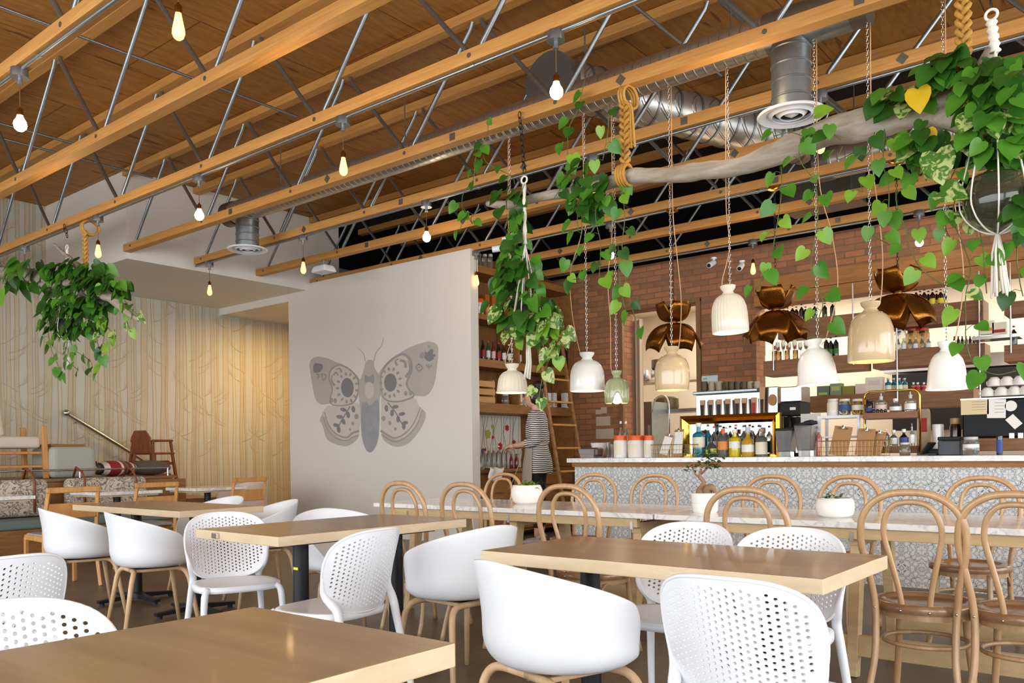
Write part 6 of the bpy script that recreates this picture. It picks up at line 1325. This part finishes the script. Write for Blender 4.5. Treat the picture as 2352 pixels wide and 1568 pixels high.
def branch(mb, pts, n=14, seed=0.0):
    P = smoothpath([atY(x, y, Y) for x, y, Y, r in pts], 7); R = []
    for i in range(len(pts)-1): R += [(pts[i][3]+(pts[i+1][3]-pts[i][3])*k/7)*(1+.06*sin(i*3+k*.6+seed)) for k in range(7)]
    R.append(pts[-1][3]); st = len(mb.v); mb.tube(P, R, n)
    for i in range(st, len(mb.v)):
        v = mb.v[i]; c = P[min((i-st)//n, len(P)-1)]; mb.v[i] = c+(v-c)*(1+.16*mnoise.noise(v*9+Vector((seed, 0, 0))))
o = MB(); branch(o, [(1120, 468, 5.0, .022), (1170, 470, 4.98, .034), (1240, 452, 4.95, .033), (1320, 440, 4.93, .035), (1400, 420, 4.92, .045), (1450, 404, 4.92, .05), (1540, 402, 4.9, .052), (1620, 392, 4.9, .056), (1700, 382, 4.88, .056), (1800, 345, 4.86, .068), (1900, 305, 4.84, .078), (2000, 285, 4.8, .085), (2090, 262, 4.78, .085), (2160, 240, 4.76, .075), (2215, 205, 4.75, .06), (2255, 165, 4.74, .045), (2280, 112, 4.74, .035)], 16)
branch(o, [(2130, 258, 4.76, .06), (2190, 275, 4.7, .055), (2260, 290, 4.62, .05), (2352, 270, 4.55, .05), (2420, 250, 4.5, .045)], 12, 3.0); branch(o, [(1440, 402, 4.9, .03), (1420, 396, 4.86, .02), (1405, 398, 4.84, .012)], 8)
o = o.build('driftwood_branch', MT['drift_b'], None, smooth=4); tag(o, 'long weathered driftwood branch slung under the joists above the marble tables', 'branch')
o = MB(); branch(o, [(-60, 628, 3.95, .07), (0, 625, 3.95, .075), (60, 632, 3.95, .085), (120, 650, 3.95, .09), (180, 668, 3.95, .085), (230, 672, 3.9, .06), (262, 690, 3.9, .05), (290, 715, 3.9, .035), (318, 735, 3.9, .015)], 14, 5.0)
branch(o, [(150, 650, 3.95, .05), (185, 630, 3.94, .045), (172, 605, 3.94, .03), (145, 580, 3.94, .02), (124, 560, 3.94, .01)], 8, 2.0); branch(o, [(100, 655, 3.9, .05), (140, 655, 3.85, .04), (160, 646, 3.8, .035)], 8, 1.0)
o = o.build('driftwood_branch', MT['drift'], None, smooth=4); tag(o, 'gnarled grey driftwood branch at the left edge carrying the round ivy like plant', 'branch')
# braided ropes
def braid(name, label, P0, P1, r=.03, tails=True):
    P0, P1 = Vector(P0), Vector(P1); t = thing(name, label, 'rope', P1); n = int((P0-P1).length/.012)
    L_ = (P0-P1).length
    for j in range(3):
        pts = []
        for k in range(n+1):
            z = L_*(1-k/n); ph = k*.55+j*2*pi/3; pts.append((r*sin(ph), r*.5*sin(2*ph), z))
        MB().tube(pts, r*.42, 6).build('strand', MT['rope'], t, smooth=4)
    lp = MB()
    for k in range(3): lp.tube([(-.02+k*.02+.004*sin(a), .085*sin(a)+.05, L_+.04+.075*cos(a)) for a in [2*pi*i/20 for i in range(20)]], .011, 6, closed=True)
    lp.build('joist_loop', MT['rope'], t, smooth=4)
    lp = MB()
    for k in range(4): lp.tube([(-.035+k*.02, .068*sin(a), -.055+.068*cos(a)) for a in [2*pi*i/20 for i in range(20)]], .012, 6, closed=True)
    lp.build('branch_loop', MT['rope'], t, smooth=4)
    if tails:
        for k in range(2): MB().tube(smoothpath([(.02, -.03, L_-.02), (.06+k*.01, -.03, L_-.06), (.065+k*.02, -.03, L_-.2), (.07+k*.025, -.03, L_-.34)], 5), .008, 6).build('tail', MT['rope'], t, smooth=4)
braid('braided_rope', 'yellow braided rope tying the long driftwood branch to the joist, left of centre', atY(1438, 232, 4.9), atY(1436, 385, 4.9))
braid('braided_rope', 'yellow braided rope at the top right corner going into the leaves', atY(2204, -40, 4.75), atY(2214, 190, 4.75), tails=False)
braid('braided_rope', 'yellow braided rope above the plant at the left edge', atY(196, 530, 3.97), atY(197, 640, 3.97), r=.028, tails=False)
# chains for the hanging pots
def bigchain(label, P0, P1, r=.016):
    m = MB(); chain(m, P0, P1, r, .004); o = m.build('hook_chain', MT['black_metal'], None, smooth=2); return tag(o, label, 'chain')
bigchain('black chain over the joist holding the white macrame hanger in the middle', atY(1193, 258, 4.88)+Vector((0, 0, .0)), atY(1205, 398, 4.84))
bigchain('short black chain on the left joist holding the left plant hanger', atY(147, 515, 3.95), atY(155, 545, 3.95), .02)
bigchain('black chain at the top right corner holding the glass bowl hanger', atY(2274, -30, 4.66), atY(2277, 24, 4.66))
def macrame(label, ring, knot, pot, rp, tail, tw, Y, pot_mat, lip=None, wrap=.014):
    R_, K_, P0, T_ = [atY(*q, Y) for q in (ring, knot, pot, tail)]; t = thing('macrame_hanger', label, 'plant hanger', P0); o = P0
    MB().tube([(R_-o)+Vector((.026*cos(a), 0, .026*sin(a))) for a in [2*pi*k/20 for k in range(20)]], .007, 8, closed=True).build('ring', MT['cotton'], t, smooth=4)
    a = (R_-o)-Vector((0, 0, .03)); b_ = K_-o; n = 14; MB().tube([a+(b_-a)*k/n for k in range(n+1)], [wrap*(1+.25*sin(k*1.9)) for k in range(n+1)], 10).build('wrapped_cord', MT['cotton'], t, smooth=4)
    for k in range(8):
        th = 2*pi*k/8+.2; Q = [b_, b_*.5+Vector((rp*.55*cos(th), rp*.55*sin(th), 0)), Vector((rp*1.03*cos(th), rp*1.03*sin(th), rp*.3)), Vector((rp*.93*cos(th), rp*.93*sin(th), -rp*.4)), Vector((rp*.5*cos(th), rp*.5*sin(th), -rp*.87)), Vector((0, 0, -rp*1.05))]
        MB().tube(smoothpath(Q, 4), .0042, 6).build('cord', MT['cotton'], t, smooth=4)
    T_ = T_-o; z0 = -rp*1.02
    for k in range(14):
        th = 2*pi*k/14*2.4; q = sqrt((k+1)/14); MB().tube([(.004*cos(th), .004*sin(th), z0), (tw*.35*q*cos(th), tw*.35*q*sin(th), z0+(T_.z-z0)*.3), (tw*.45*q*cos(th)+.004, tw*.45*q*sin(th), z0+(T_.z-z0)*.65), (tw*.6*q*cos(th)+T_.x, tw*.6*q*sin(th), T_.z+rl.uniform(0, .03))], .0058, 6).build('tassel_strand', MT['cotton'], t, smooth=4)
    p = thing('hanging_pot', lip[0], 'pot', P0)
    MB().lathe([(0, -rp), (rp*.5, -rp*.87), (rp*.86, -rp*.5), (rp*.98, -.05*rp), (rp*.95, rp*.35), (rp*.8, rp*.68), (rp*.72, rp*.8), (rp*.69, rp*.8), (rp*.77, rp*.66), (rp*.91, rp*.3), (rp*.94, -.05*rp), (rp*.8, -rp*.5), (0, -rp*.95)], 32).build('bowl', pot_mat, p, smooth=1)
    MB().lathe([(0, rp*.22), (rp*.9, rp*.2), (rp*.93, -.05*rp), (rp*.79, -rp*.5), (0, -rp*.94)], 28).build('soil', MT['soil'], p, smooth=1)
    return t
MT['smoke_glass'] = plain('olive_glass', (150, 156, 120), .04, var=0, trans=.9)
macrame('white macrame hanger with long tassel in front of the shelving wall', (1204, 413), (1206, 560), (1212, 728), .1, (1210, 872), .04, 4.8, MT['black'], ('dark round pot held by the central macrame hanger',))
macrame('white macrame hanger with thick tassel at the right edge', (2277, 34), (2286, 118), (2290, 463), .152, (2298, 685), .075, 4.62, MT['smoke_glass'], ('large olive glass bowl of soil hanging at the right edge',), wrap=.022)
macrame('thin white macrame hanger inside the left plant', (154, 568), (155, 600), (158, 755), .12, (158, 850), .03, 3.95, MT['black'], ('dark pot inside the left hanging plant',))
# the plants
p = Plant('dense round hanging pothos at the left edge with trailing vines', atY(160, 720, 3.95))
p.blob(180, 625, 55, 28, 3.9, 90, .13, (0, 0, 1)); p.blob(175, 680, 75, 40, 3.92, 150, .13, (0, 0, 1)); p.blob(160, 740, 60, 36, 3.92, 80, .12, (0, 0, 1)); p.blob(240, 650, 30, 30, 3.92, 34, .12, (0, 1)); p.blob(70, 610, 70, 14, 3.88, 16, .2, (0, 1)); p.blob(40, 640, 60, 10, 3.88, 12, .2, (0, 1)); p.one(5, 665, 3.6, .2, 2)
for v in ([(115, 700), (112, 760), (125, 800), (135, 840), (160, 865)], [(140, 720), (150, 780), (160, 820), (172, 850)], [(165, 760), (175, 800), (200, 830), (205, 855)], [(225, 680), (232, 740), (233, 800), (232, 840), (215, 850)], [(250, 650), (275, 690), (285, 730), (300, 762)], [(270, 660), (300, 700), (325, 730)], [(200, 700), (212, 760), (220, 800)], [(225, 730), (250, 765), (268, 770)], [(0, 600), (20, 640), (10, 670)]): p.vine(v, 3.9, .105, .065, (1, 0, 2, 3, 1))
p.done()
p = Plant('variegated pothos spilling from the central macrame hanger, vines down to the person', atY(1212, 700, 4.8))
p.blob(1190, 640, 38, 60, 4.78, 46, .115, (0, 0, 1)); p.blob(1212, 720, 55, 45, 4.78, 60, .115, (0, 1, 3)); p.blob(1175, 520, 20, 45, 4.75, 16, .1, (0, 1)); p.blob(1170, 460, 18, 25, 4.8, 8, .1, (0, 0))
for v in ([(1180, 560), (1160, 620), (1150, 680), (1138, 720)], [(1240, 700), (1262, 760), (1270, 810), (1250, 860), (1243, 925)], [(1250, 720), (1280, 770), (1310, 805)], [(1220, 740), (1248, 790), (1262, 830)], [(1190, 700), (1175, 745), (1180, 790)], [(1230, 700), (1275, 740), (1290, 770)], [(1240, 740), (1258, 800), (1280, 830)], [(1200, 420), (1180, 470), (1190, 520), (1175, 590), (1180, 660)], [(1205, 560), (1225, 620), (1228, 690)]): p.vine(v, 4.75, .105, .07, (1, 3, 2, 3) if v[0][1] > 650 else (0, 1, 1))
p.done()
p = Plant('loose pothos vine left of the macrame hanger, in front of the spiral duct', atY(1100, 400, 4.7))
for v in ([(1115, 265), (1112, 310), (1100, 360), (1090, 410), (1070, 450), (1056, 490)], [(1108, 330), (1125, 375), (1165, 400), (1175, 420)], [(1056, 470), (1075, 510), (1085, 500), (1105, 480)], [(1060, 490), (1068, 515), (1056, 535)]): p.vine(v, 4.7, .085, .11, (0, 1, 1))
p.done()
p = Plant('long pothos vines around the left half of the long driftwood branch', atY(1350, 450, 4.8))
p.blob(1345, 430, 28, 60, 4.82, 26, .1, (0, 1)); p.blob(1400, 430, 30, 35, 4.82, 14, .1, (0, 1))
for v in ([(1345, 185), (1320, 250), (1303, 300), (1295, 400), (1282, 460)], [(1405, 240), (1400, 300), (1388, 370)], [(1335, 430), (1330, 520), (1310, 590), (1300, 650)], [(1370, 430), (1375, 500), (1380, 560), (1385, 640)], [(1330, 440), (1335, 480), (1328, 530)], [(1430, 430), (1440, 500), (1430, 580), (1440, 680), (1480, 770)], [(1420, 560), (1420, 640), (1430, 710)], [(1300, 640), (1325, 640), (1340, 620)], [(1285, 380), (1310, 400), (1320, 440)]): p.vine(v, 4.8, .088, .09, (0, 1, 1, 2))
p.done()
p = Plant('lush pothos on the right half of the driftwood with many trailing vines', atY(2100, 300, 4.7))
p.blob(2180, 165, 50, 40, 4.66, 44, .1, (0, 0, 1)); p.blob(2265, 200, 60, 75, 4.6, 78, .1, (0, 0, 1)); p.blob(2065, 232, 70, 14, 4.68, 28, .1, (0, 0, 1, 3)); p.blob(2290, 300, 70, 55, 4.56, 80, .1, (0, 1, 1, 3)); p.blob(2130, 330, 50, 45, 4.66, 30, .095, (0, 1, 3)); p.blob(2335, 190, 25, 80, 4.5, 22, .09, (0, 1)); p.blob(2300, 360, 50, 22, 4.68, 24, .09, (0, 1)); p.blob(2348, 470, 14, 80, 4.5, 14, .1, (0, 1))
p.one(2108, 205, 4.55, .13, 4, (.1, -.2, -1)); p.one(2128, 300, 4.55, .09, 4, (.3, 0, -1)); p.one(2160, 440, 4.5, .14, 3, (.9, -.2, -.4)); p.one(2150, 350, 4.5, .17, 3, (.2, -.2, -1)); p.one(1873, 262, 4.7, .1, 2, (.9, 0, .1))
for v, mt in (([(1775, 310), (1810, 300), (1850, 310), (1900, 300), (1930, 320)], (0, 1)), ([(1845, 320), (1840, 370), (1870, 420), (1880, 500), (1872, 560), (1860, 620), (1890, 690), (1880, 730), (1890, 745)], (1, 2, 1)), ([(1790, 380), (1795, 430), (1790, 500), (1780, 560), (1765, 600), (1755, 650), (1740, 670)], (1, 2, 1)), ([(1940, 340), (1930, 370), (1960, 345)], (0, 1)),
  ([(2035, 300), (2035, 380), (2045, 440), (2035, 500), (2010, 540), (2040, 560)], (1, 2, 1)), ([(2060, 380), (2060, 460), (2080, 520), (2100, 590), (2120, 620), (2160, 650), (2190, 660)], (1, 2, 2)), ([(2090, 340), (2110, 400), (2130, 360)], (0, 1)), ([(2200, 420), (2190, 500), (2210, 560), (2230, 620), (2220, 680), (2215, 740), (2220, 790), (2240, 840), (2290, 860), (2330, 850)], (1, 2, 3, 1)), ([(2180, 470), (2170, 520), (2190, 560)], (3, 3, 1)), ([(2240, 500), (2260, 560), (2265, 620), (2262, 670)], (3, 1)),
  ([(2352, 500), (2335, 570), (2340, 640), (2350, 680)], (0, 1)), ([(2200, 390), (2170, 440), (2160, 460)], (3, 1)), ([(2330, 400), (2300, 410), (2320, 440)], (0, 1)), ([(2005, 300), (2000, 340), (1985, 375)], (1, 0)), ([(1990, 400), (1975, 410), (1980, 440)], (1, 2))): p.vine(v, 4.66, .085, .08, mt)
p.done()
# ------------------------------------------------------------------ raised platform and banquette at the left
XR = -10.2
MT['platf'] = wood('platform_boards', (120, 84, 50), (150, 110, 70), (9, 1, 9), 3, .35)
t = thing('seating_platform', 'raised wooden platform behind the banquette, with two steps down to the right', 'platform', (0, 0, 0))
MB().lohi((XW+.01, 1.0, 0), (XR, 5.65, .84)).build('riser', MT['shelf_pine'], t); MB().lohi((XW+.01, 1.0, .842), (XR+.04, 5.68, .87)).build('deck', MT['platf'], t)
MB().lohi((XW+.01, 5.69, 0), (XR, 6.5, .56)).build('upper_step', MT['platf'], t); MB().lohi((XW+.01, 6.51, 0), (XR, 7.0, .28)).build('lower_step', MT['platf'], t)
t = thing('glass_rail', 'low glass rail with steel top on the edge of the platform', 'rail', (XR-.03, 0, .871))
MB().cyl((0, 1.5, .1), (0, 5.62, .1), .011, n=8).build('top_rail', MT['steel'], t, smooth=1)
for y in (2.2, 3.4, 4.5, 5.6): MB().cyl((0, y, 0), (0, y, .1), .012, n=8).build('post', MT['steel'], t, smooth=1)
MT['teal'] = plain('teal_bench_cloth', (120, 138, 132), .8, var=.06)
t = thing('banquette', 'long wooden banquette with grey green seat cushion along the platform', 'bench', (-9.85, 3.6, 0))
MB().lohi((-.3, -2.6, 0), (.32, 2.2, .36)).build('base', MT['shelf_pine'], t, bevel=.004); MB().lohi((-.28, -2.6, .361), (.34, 2.2, .46)).build('seat_cushion', MT['teal'], t, bevel=.03, seg=3); MB().lohi((-.34, -2.6, .36), (-.29, 2.2, .83)).build('backrest', MT['shelf_pine'], t, bevel=.004)
m, nt, b = newmat('botanical_print'); L = nt.links; tc = N(nt, 'ShaderNodeTexCoord'); nz = N(nt, 'ShaderNodeTexNoise', Scale=9.0, Detail=3.0, Distortion=2.5); L.new(tc.outputs['Object'], nz.inputs['Vector'])
cr = N(nt, 'ShaderNodeValToRGB'); e = cr.color_ramp.elements; e[0].position = .42; e[0].color = srgb(212, 200, 184); e[1].position = .6; e[1].color = srgb(206, 194, 178); q = e.new(.5); q.color = srgb(92, 80, 74); q = e.new(.46); q.color = srgb(206, 192, 176); L.new(nz.outputs['Fac'], cr.inputs[0]); L.new(cr.outputs[0], b.inputs['Base Color']); setp(b, Roughness=.85); MT['print'] = m
MT['leather'] = plain('tan_leather', (132, 74, 42), .5)
for k, (y, lb) in enumerate(((2.3, 'at the left edge'), (3.36, 'behind the first oak chair'), (4.5, 'behind the second oak chair'))):
    t = thing('back_cushion', 'botanical print back cushion hung on leather straps, '+lb, 'cushion', (-9.98, y+.2, .62), 0, 'botanical print back cushions')
    m = MB(); m.T = Matrix.Rotation(-.1, 4, 'Y'); m.lohi((-.075, -.48, -.15), (.075, .48, .26)); m.build('cushion', MT['print'], t, bevel=.07, seg=4)
    for sy in (-.3, .3): MB().tube([(.1, sy, -.1), (.105, sy, .24), (.03, sy, .33), (-.12, sy, .38), (-.2, sy, .26)], .014, 6).build('strap', MT['leather'], t, smooth=4)
MT['oakw'] = wood('oiled_oak', (186, 128, 66), (212, 156, 90), (5, 5, 1), 4, .45)
for k, (y0, y1, lb) in enumerate(((2.62, 3.42, 'small marble table cut by the left edge'), (4.02, 4.72, 'small marble table between the first and second oak chair'), (5.1, 5.8, 'small marble table by the third oak chair, farthest'))):
    t = thing('small_marble_table', lb, 'table', (-9.05, (y0+y1)/2, 0), 0, 'small marble tables at the banquette'); h = (y1-y0)/2
    MB().lohi((-.32, -h, .715), (.32, h, .75)).build('marble_top', MT['marble'], t, bevel=.003); MB().lohi((-.28, -h+.03, .695), (.28, h-.03, .714)).build('underlay', MT['table_edge'], t)
    MB().cyl((0, 0, .03), (0, 0, .69), .038, n=18).build('column', MT['black_metal'], t, smooth=.8)
    f = MB()
    for a in range(4): d = Vector((cos(a*pi/2), sin(a*pi/2), 0)); f.bar(Vector((0, 0, .045)), Vector((0, 0, .028))+d*.27, .05, .04)
    f.build('base', MT['black_metal'], t)
def oak_chair(label, x, y, rz):
    t = thing('oak_chair', label, 'chair', (x, y, 0), rz, 'oak dining chairs at the banquette')
    for sx in (-1, 1):
        MB().bar((sx*.215, -.22, 0), (sx*.215, -.2, .45), .034, .04, up=(0, 1, 0)).build('leg', MT['oakw'], t, bevel=.006) if False else None
        MB().tube(smoothpath([(sx*.215, -.27, 0), (sx*.215, -.21, .25), (sx*.215, -.2, .45), (sx*.21, -.225, .65), (sx*.2, -.27, .85)], 4), [.019]*17, 4).build('leg', MT['oakw'], t, smooth=.6)
        MB().bar((sx*.2, .2, 0), (sx*.2, .2, .43), .034, .034, up=(0, 1, 0)).build('leg', MT['oakw'], t, bevel=.006)
        MB().bar((sx*.205, -.2, .425), (sx*.2, .21, .43), .03, .045).build('side_rail', MT['oakw'], t, bevel=.006)
    MB().bar((-.22, -.265, .838), (.22, -.265, .838), .03, .05).build('top_rail', MT['oakw'], t, bevel=.008); MB().bar((-.2, -.225, .66), (.2, -.225, .66), .02, .13).build('back_panel', MT['oakw'], t, bevel=.008)
    MB().lohi((-.2, -.19, .43), (.2, .21, .465)).build('seat_pad', plain('grey_seat_pad', (150, 152, 152), .7) if 'grey_seat_pad' not in bpy.data.materials else bpy.data.materials['grey_seat_pad'], t, bevel=.014, seg=3)
for (px, py, lb, zt) in ((170, 1114, 'oak dining chair with grey seat pad at the far left, behind the leftmost bucket chair', .86), (362, 1110, 'oak dining chair behind the leftmost brown table, second of three', .86), (575, 1102, 'oak dining chair beside the wallpaper, farthest right of three', .86)):
    p = atZ(px, py, zt); X = {170: -7.35, 362: -7.8, 575: -8.35}[px]; q = atX(px, py, X); oak_chair(lb, X-.27, q.y, pi/2)
# things on the platform
MT['cream_cloth'] = plain('cream_upholstery', (214, 200, 186), .85, var=.03)
pz_ = .872
def onP(px, X): return atX(px, 1090, X).y
t = thing('lounge_chair', 'cream upholstered lounge chair with light wood frame on the platform, cut by the left edge', 'armchair', (-10.85, onP(60, -10.6)-.12, pz_), 0)
MB().lohi((-.3, -.5, .36), (.28, .28, .5)).build('seat_cushion', MT['cream_cloth'], t, bevel=.04, seg=3)
m = MB(); m.T = Matrix.Translation((0, -.02, .5)) @ Matrix.Rotation(.12, 4, 'X'); m.lohi((-.26, -.5, 0), (-.12, .06, .42)); m.build('back_cushion', MT['cream_cloth'], t, bevel=.04, seg=3)
for x in (-.3, .3): MB().bar((x, .32, 0), (x, .3, .62), .05, .06, up=(0, 1, 0)).build('leg', MT['oakw'], t, bevel=.01); MB().bar((x, -.62, 0), (x, -.6, .6), .05, .06, up=(0, 1, 0)).build('leg', MT['oakw'], t, bevel=.01)
for z in (.16, .32): MB().lohi((-.28, -.6, z-.03), (.28, .3, z)).build('stretcher', MT['oakw'], t, bevel=.006)
MT['herring'] = plain('grey_woven_cloth', (176, 178, 166), .9, var=.12, scale=60)
t = thing('pouf', 'grey herringbone upholstered pouf with a wooden tray on it, on the platform', 'pouf', (-10.75, onP(150, -10.6)+.12, pz_)); MB().lohi((-.3, -.34, 0), (.3, .2, .38)).build('pouf', MT['herring'], t, bevel=.07, seg=4); MB().lohi((-.2, -.3, .382), (.2, .1, .41)).build('tray', MT['shelf_pine'], t, bevel=.004)
m, nt, b = newmat('striped_woven_cloth'); L = nt.links; tc = N(nt, 'ShaderNodeTexCoord'); sx_ = N(nt, 'ShaderNodeSeparateXYZ'); L.new(tc.outputs['Object'], sx_.inputs[0]); dv = N(nt, 'ShaderNodeMath', operation='DIVIDE'); L.new(sx_.outputs[1], dv.inputs[0]); dv.inputs[1].default_value = .032; fl = N(nt, 'ShaderNodeMath', operation='FLOOR'); L.new(dv.outputs[0], fl.inputs[0])
wn = N(nt, 'ShaderNodeTexWhiteNoise', noise_dimensions='1D'); L.new(fl.outputs[0], wn.inputs['W']); cr = N(nt, 'ShaderNodeValToRGB'); cr.color_ramp.interpolation = 'CONSTANT'; e = cr.color_ramp.elements; e[0].color = srgb(150, 34, 44); e[1].position = .35; e[1].color = srgb(218, 212, 206)
for pp_, c in ((.6, (52, 46, 48)), (.8, (110, 96, 92))): q = e.new(pp_); q.color = srgb(*c)
L.new(wn.outputs['Value'], cr.inputs[0]); L.new(cr.outputs[0], b.inputs['Base Color']); setp(b, Roughness=.85); MT['stripecloth'] = m
t = thing('striped_cushion', 'red, white and black striped cushion lying on the platform', 'cushion', (-10.7, onP(270, -10.6), pz_+.1)); MB().sphere((0, 0, 0), .2, 20, 12, (1.1, 1.5, .5)).build('cushion', MT['stripecloth'], t, smooth=4); MB().tube([(.0, -.27, .04), (.02, -.36, .12), (.02, -.33, .15), (0, -.22, .08)], .014, 6).build('handle', MT['black'], t, smooth=4)
t = thing('grey_cushion', 'dark grey folded cushion next to the striped one', 'cushion', (-10.7, onP(350, -10.6), pz_+.1)); MB().sphere((0, 0, 0), .2, 18, 10, (1, 1.5, .5)).build('cushion', plain('charcoal_cloth', (92, 84, 78), .9), t, smooth=4)
# stacked high chairs on the upper step
MT['hc'] = wood('highchair_stain', (104, 54, 24), (138, 78, 38), (5, 5, 1), 4, .4)
for k, (dx, dz, lb) in enumerate(((0, 0, 'lower reddish wooden high chair of the stack against the wallpaper'), (-.04, .18, 'upper reddish wooden high chair of the stack against the wallpaper'))):
    y = onP(400, -11.2); t = thing('high_chair', lb, 'high chair', (-11.3+dx, 5.98, .562+dz), .35, 'stacked high chairs')
    for sx in (-1, 1):
        for sy in (-1, 1): MB().bar((sx*.23, sy*.23-.0, 0), (sx*.17, sy*.17, .6), .03, .035, up=(0, 1, 0)).build('leg', MT['hc'], t, bevel=.005)
        MB().bar((sx*.19, -.19, .6), (sx*.19, .19, .6), .03, .03).build('arm_rail', MT['hc'], t, bevel=.005); MB().bar((sx*.19, -.19, .28), (sx*.2, .2, .28), .03, .04).build('side_rail', MT['hc'], t, bevel=.005)
    MB().bar((-.18, .18, .6), (.18, .18, .6), .03, .03).build('front_rail', MT['hc'], t, bevel=.005)
    MB().bar((-.2, .2, .1), (.2, .2, .1), .04, .02).build('foot_rail', MT['hc'], t, bevel=.005)
    if k: m = MB(); m.prism([(-.17, -.18, .42), (.17, -.18, .42), (.17, -.2, .64), (.1, -.21, .74), (-.1, -.21, .74), (-.17, -.2, .64)], (0, -.02, 0)); m.build('backrest', MT['hc'], t, bevel=.006)
    MB().lohi((-.17, -.17, .3), (.17, .15, .32)).build('seat', MT['hc'], t, bevel=.006)
# wall handrail
a, b_ = atX(152, 948, XW+.09), atX(342, 1064, XW+.09)
t = thing('handrail', 'brushed steel handrail sloping down along the birch wallpaper', 'handrail', a); d = b_-a
MB().cyl((0, 0, 0), d, .026, n=14).build('rail', MT['steel'], t, smooth=1); MB().sphere((0, 0, 0), .048, 14, 10).build('end_knob', MT['steel'], t, smooth=4)
for q in (.12, .9): p = d*q; MB().tube([p, p+Vector((-.04, 0, -.05)), p+Vector((-.088, 0, -.05))], .009, 8).build('bracket', MT['steel'], t, smooth=4)
MT['blush'] = plain('blush_cloth', (222, 198, 186), .85)
p = atX(487, 1088, -9.6); t = thing('blush_armchair', 'low blush pink tub chair behind the farthest marble table', 'armchair', (-9.75, 6.35, 0), pi/2+.4)
MB().grid(lambda u, v: ((.3+.03*v)*sin(-2+4*u), -(.3+.03*v)*cos(-2+4*u), .3+(.5-.18*abs(2*u-1)**2)*v*1.0), 24, 8).build('backrest', MT['blush'], t, smooth=4, solid=.05); MB().lathe([(0, .3), (.28, .3), (.3, .36), (.27, .42), (0, .43)], 28).build('seat', MT['blush'], t, smooth=1)
for k in range(4): MB().bar((.2*cos(pi/4+k*pi/2), .2*sin(pi/4+k*pi/2), .3), (.24*cos(pi/4+k*pi/2), .24*sin(pi/4+k*pi/2), 0), .03, .03).build('leg', MT['oakw'], t)
# ------------------------------------------------------------------ light
wd = bpy.data.worlds.new('daylight'); SC.world = wd; wd.use_nodes = True
bg = wd.node_tree.nodes['Background']; bg.inputs[0].default_value = (.86, .93, 1.0, 1); bg.inputs[1].default_value = 1.6
def area(name, loc, rot, sx, sy, power, col=(1, 1, 1)):
    l = bpy.data.lights.new(name, 'AREA'); l.shape = 'RECTANGLE'; l.size = sx; l.size_y = sy; l.energy = power; l.color = col
    o = bpy.data.objects.new(name, l); o.location = loc; o.rotation_euler = rot; COL.objects.link(o); return o
area('window_daylight', (-3.5, -3.9, 2.0), (radians(90), 0, 0), 15, 3.2, 430, (.93, .97, 1))
area('window_daylight_side', (4.9, 3.2, 2.0), (radians(90), 0, radians(90)), 12, 3.2, 370, (.95, .98, 1))
area('kitchen_light', (-4.5, 11.3, 3.38), (0, 0, 0), 3, 1.2, 85, (1, .88, .72))
area('kitchen_light_right', (0, 11.3, 3.38), (0, 0, 0), 4, 1.2, 110, (1, .88, .72))
area('hall_light', (-10.6, 8.15, 3.34), (0, 0, 0), .9, .35, 55, (1, .66, .28))
def point(name, loc, power, r=.05, col=(1, .72, .42)):
    l = bpy.data.lights.new(name, 'POINT'); l.energy = power; l.shadow_soft_size = r; l.color = col
    o = bpy.data.objects.new(name, l); o.location = loc; COL.objects.link(o); return o
for k, p in enumerate([(-4.3, 3.2, 3.2), (-7.6, 3.2, 3.2), (-2.2, 5.0, 3.3), (-6.3, 6.6, 3.3), (-3.5, 8.3, 3.1)]): point('bulb_glow', p, 7, .3)
# ------------------------------------------------------------------ camera
cd = bpy.data.cameras.new('camera'); cam = bpy.data.objects.new('camera', cd); COL.objects.link(cam)
cd.sensor_width = 36; cd.sensor_fit = 'HORIZONTAL'; cd.lens = F_PX/2352*36; cd.shift_y = CY_PX/2352; cd.clip_start = .05; cd.clip_end = 60
cam.matrix_world = Matrix.Translation(CAM) @ Matrix((_r3, _u3, -_f0)).transposed().to_4x4()
SC.camera = cam
SC.view_settings.view_transform = 'Standard'; SC.view_settings.look = 'None'; SC.view_settings.gamma = 1; SC.view_settings.use_curve_mapping = False
SC.view_settings.exposure = 0.5
cy = SC.cycles; cy.max_bounces = 7; cy.diffuse_bounces = 4; cy.glossy_bounces = 3; cy.transmission_bounces = 6; cy.transparent_max_bounces = 8
cy.use_denoising = True; cy.caustics_reflective = False; cy.caustics_refractive = False; cy.sample_clamp_indirect = 6
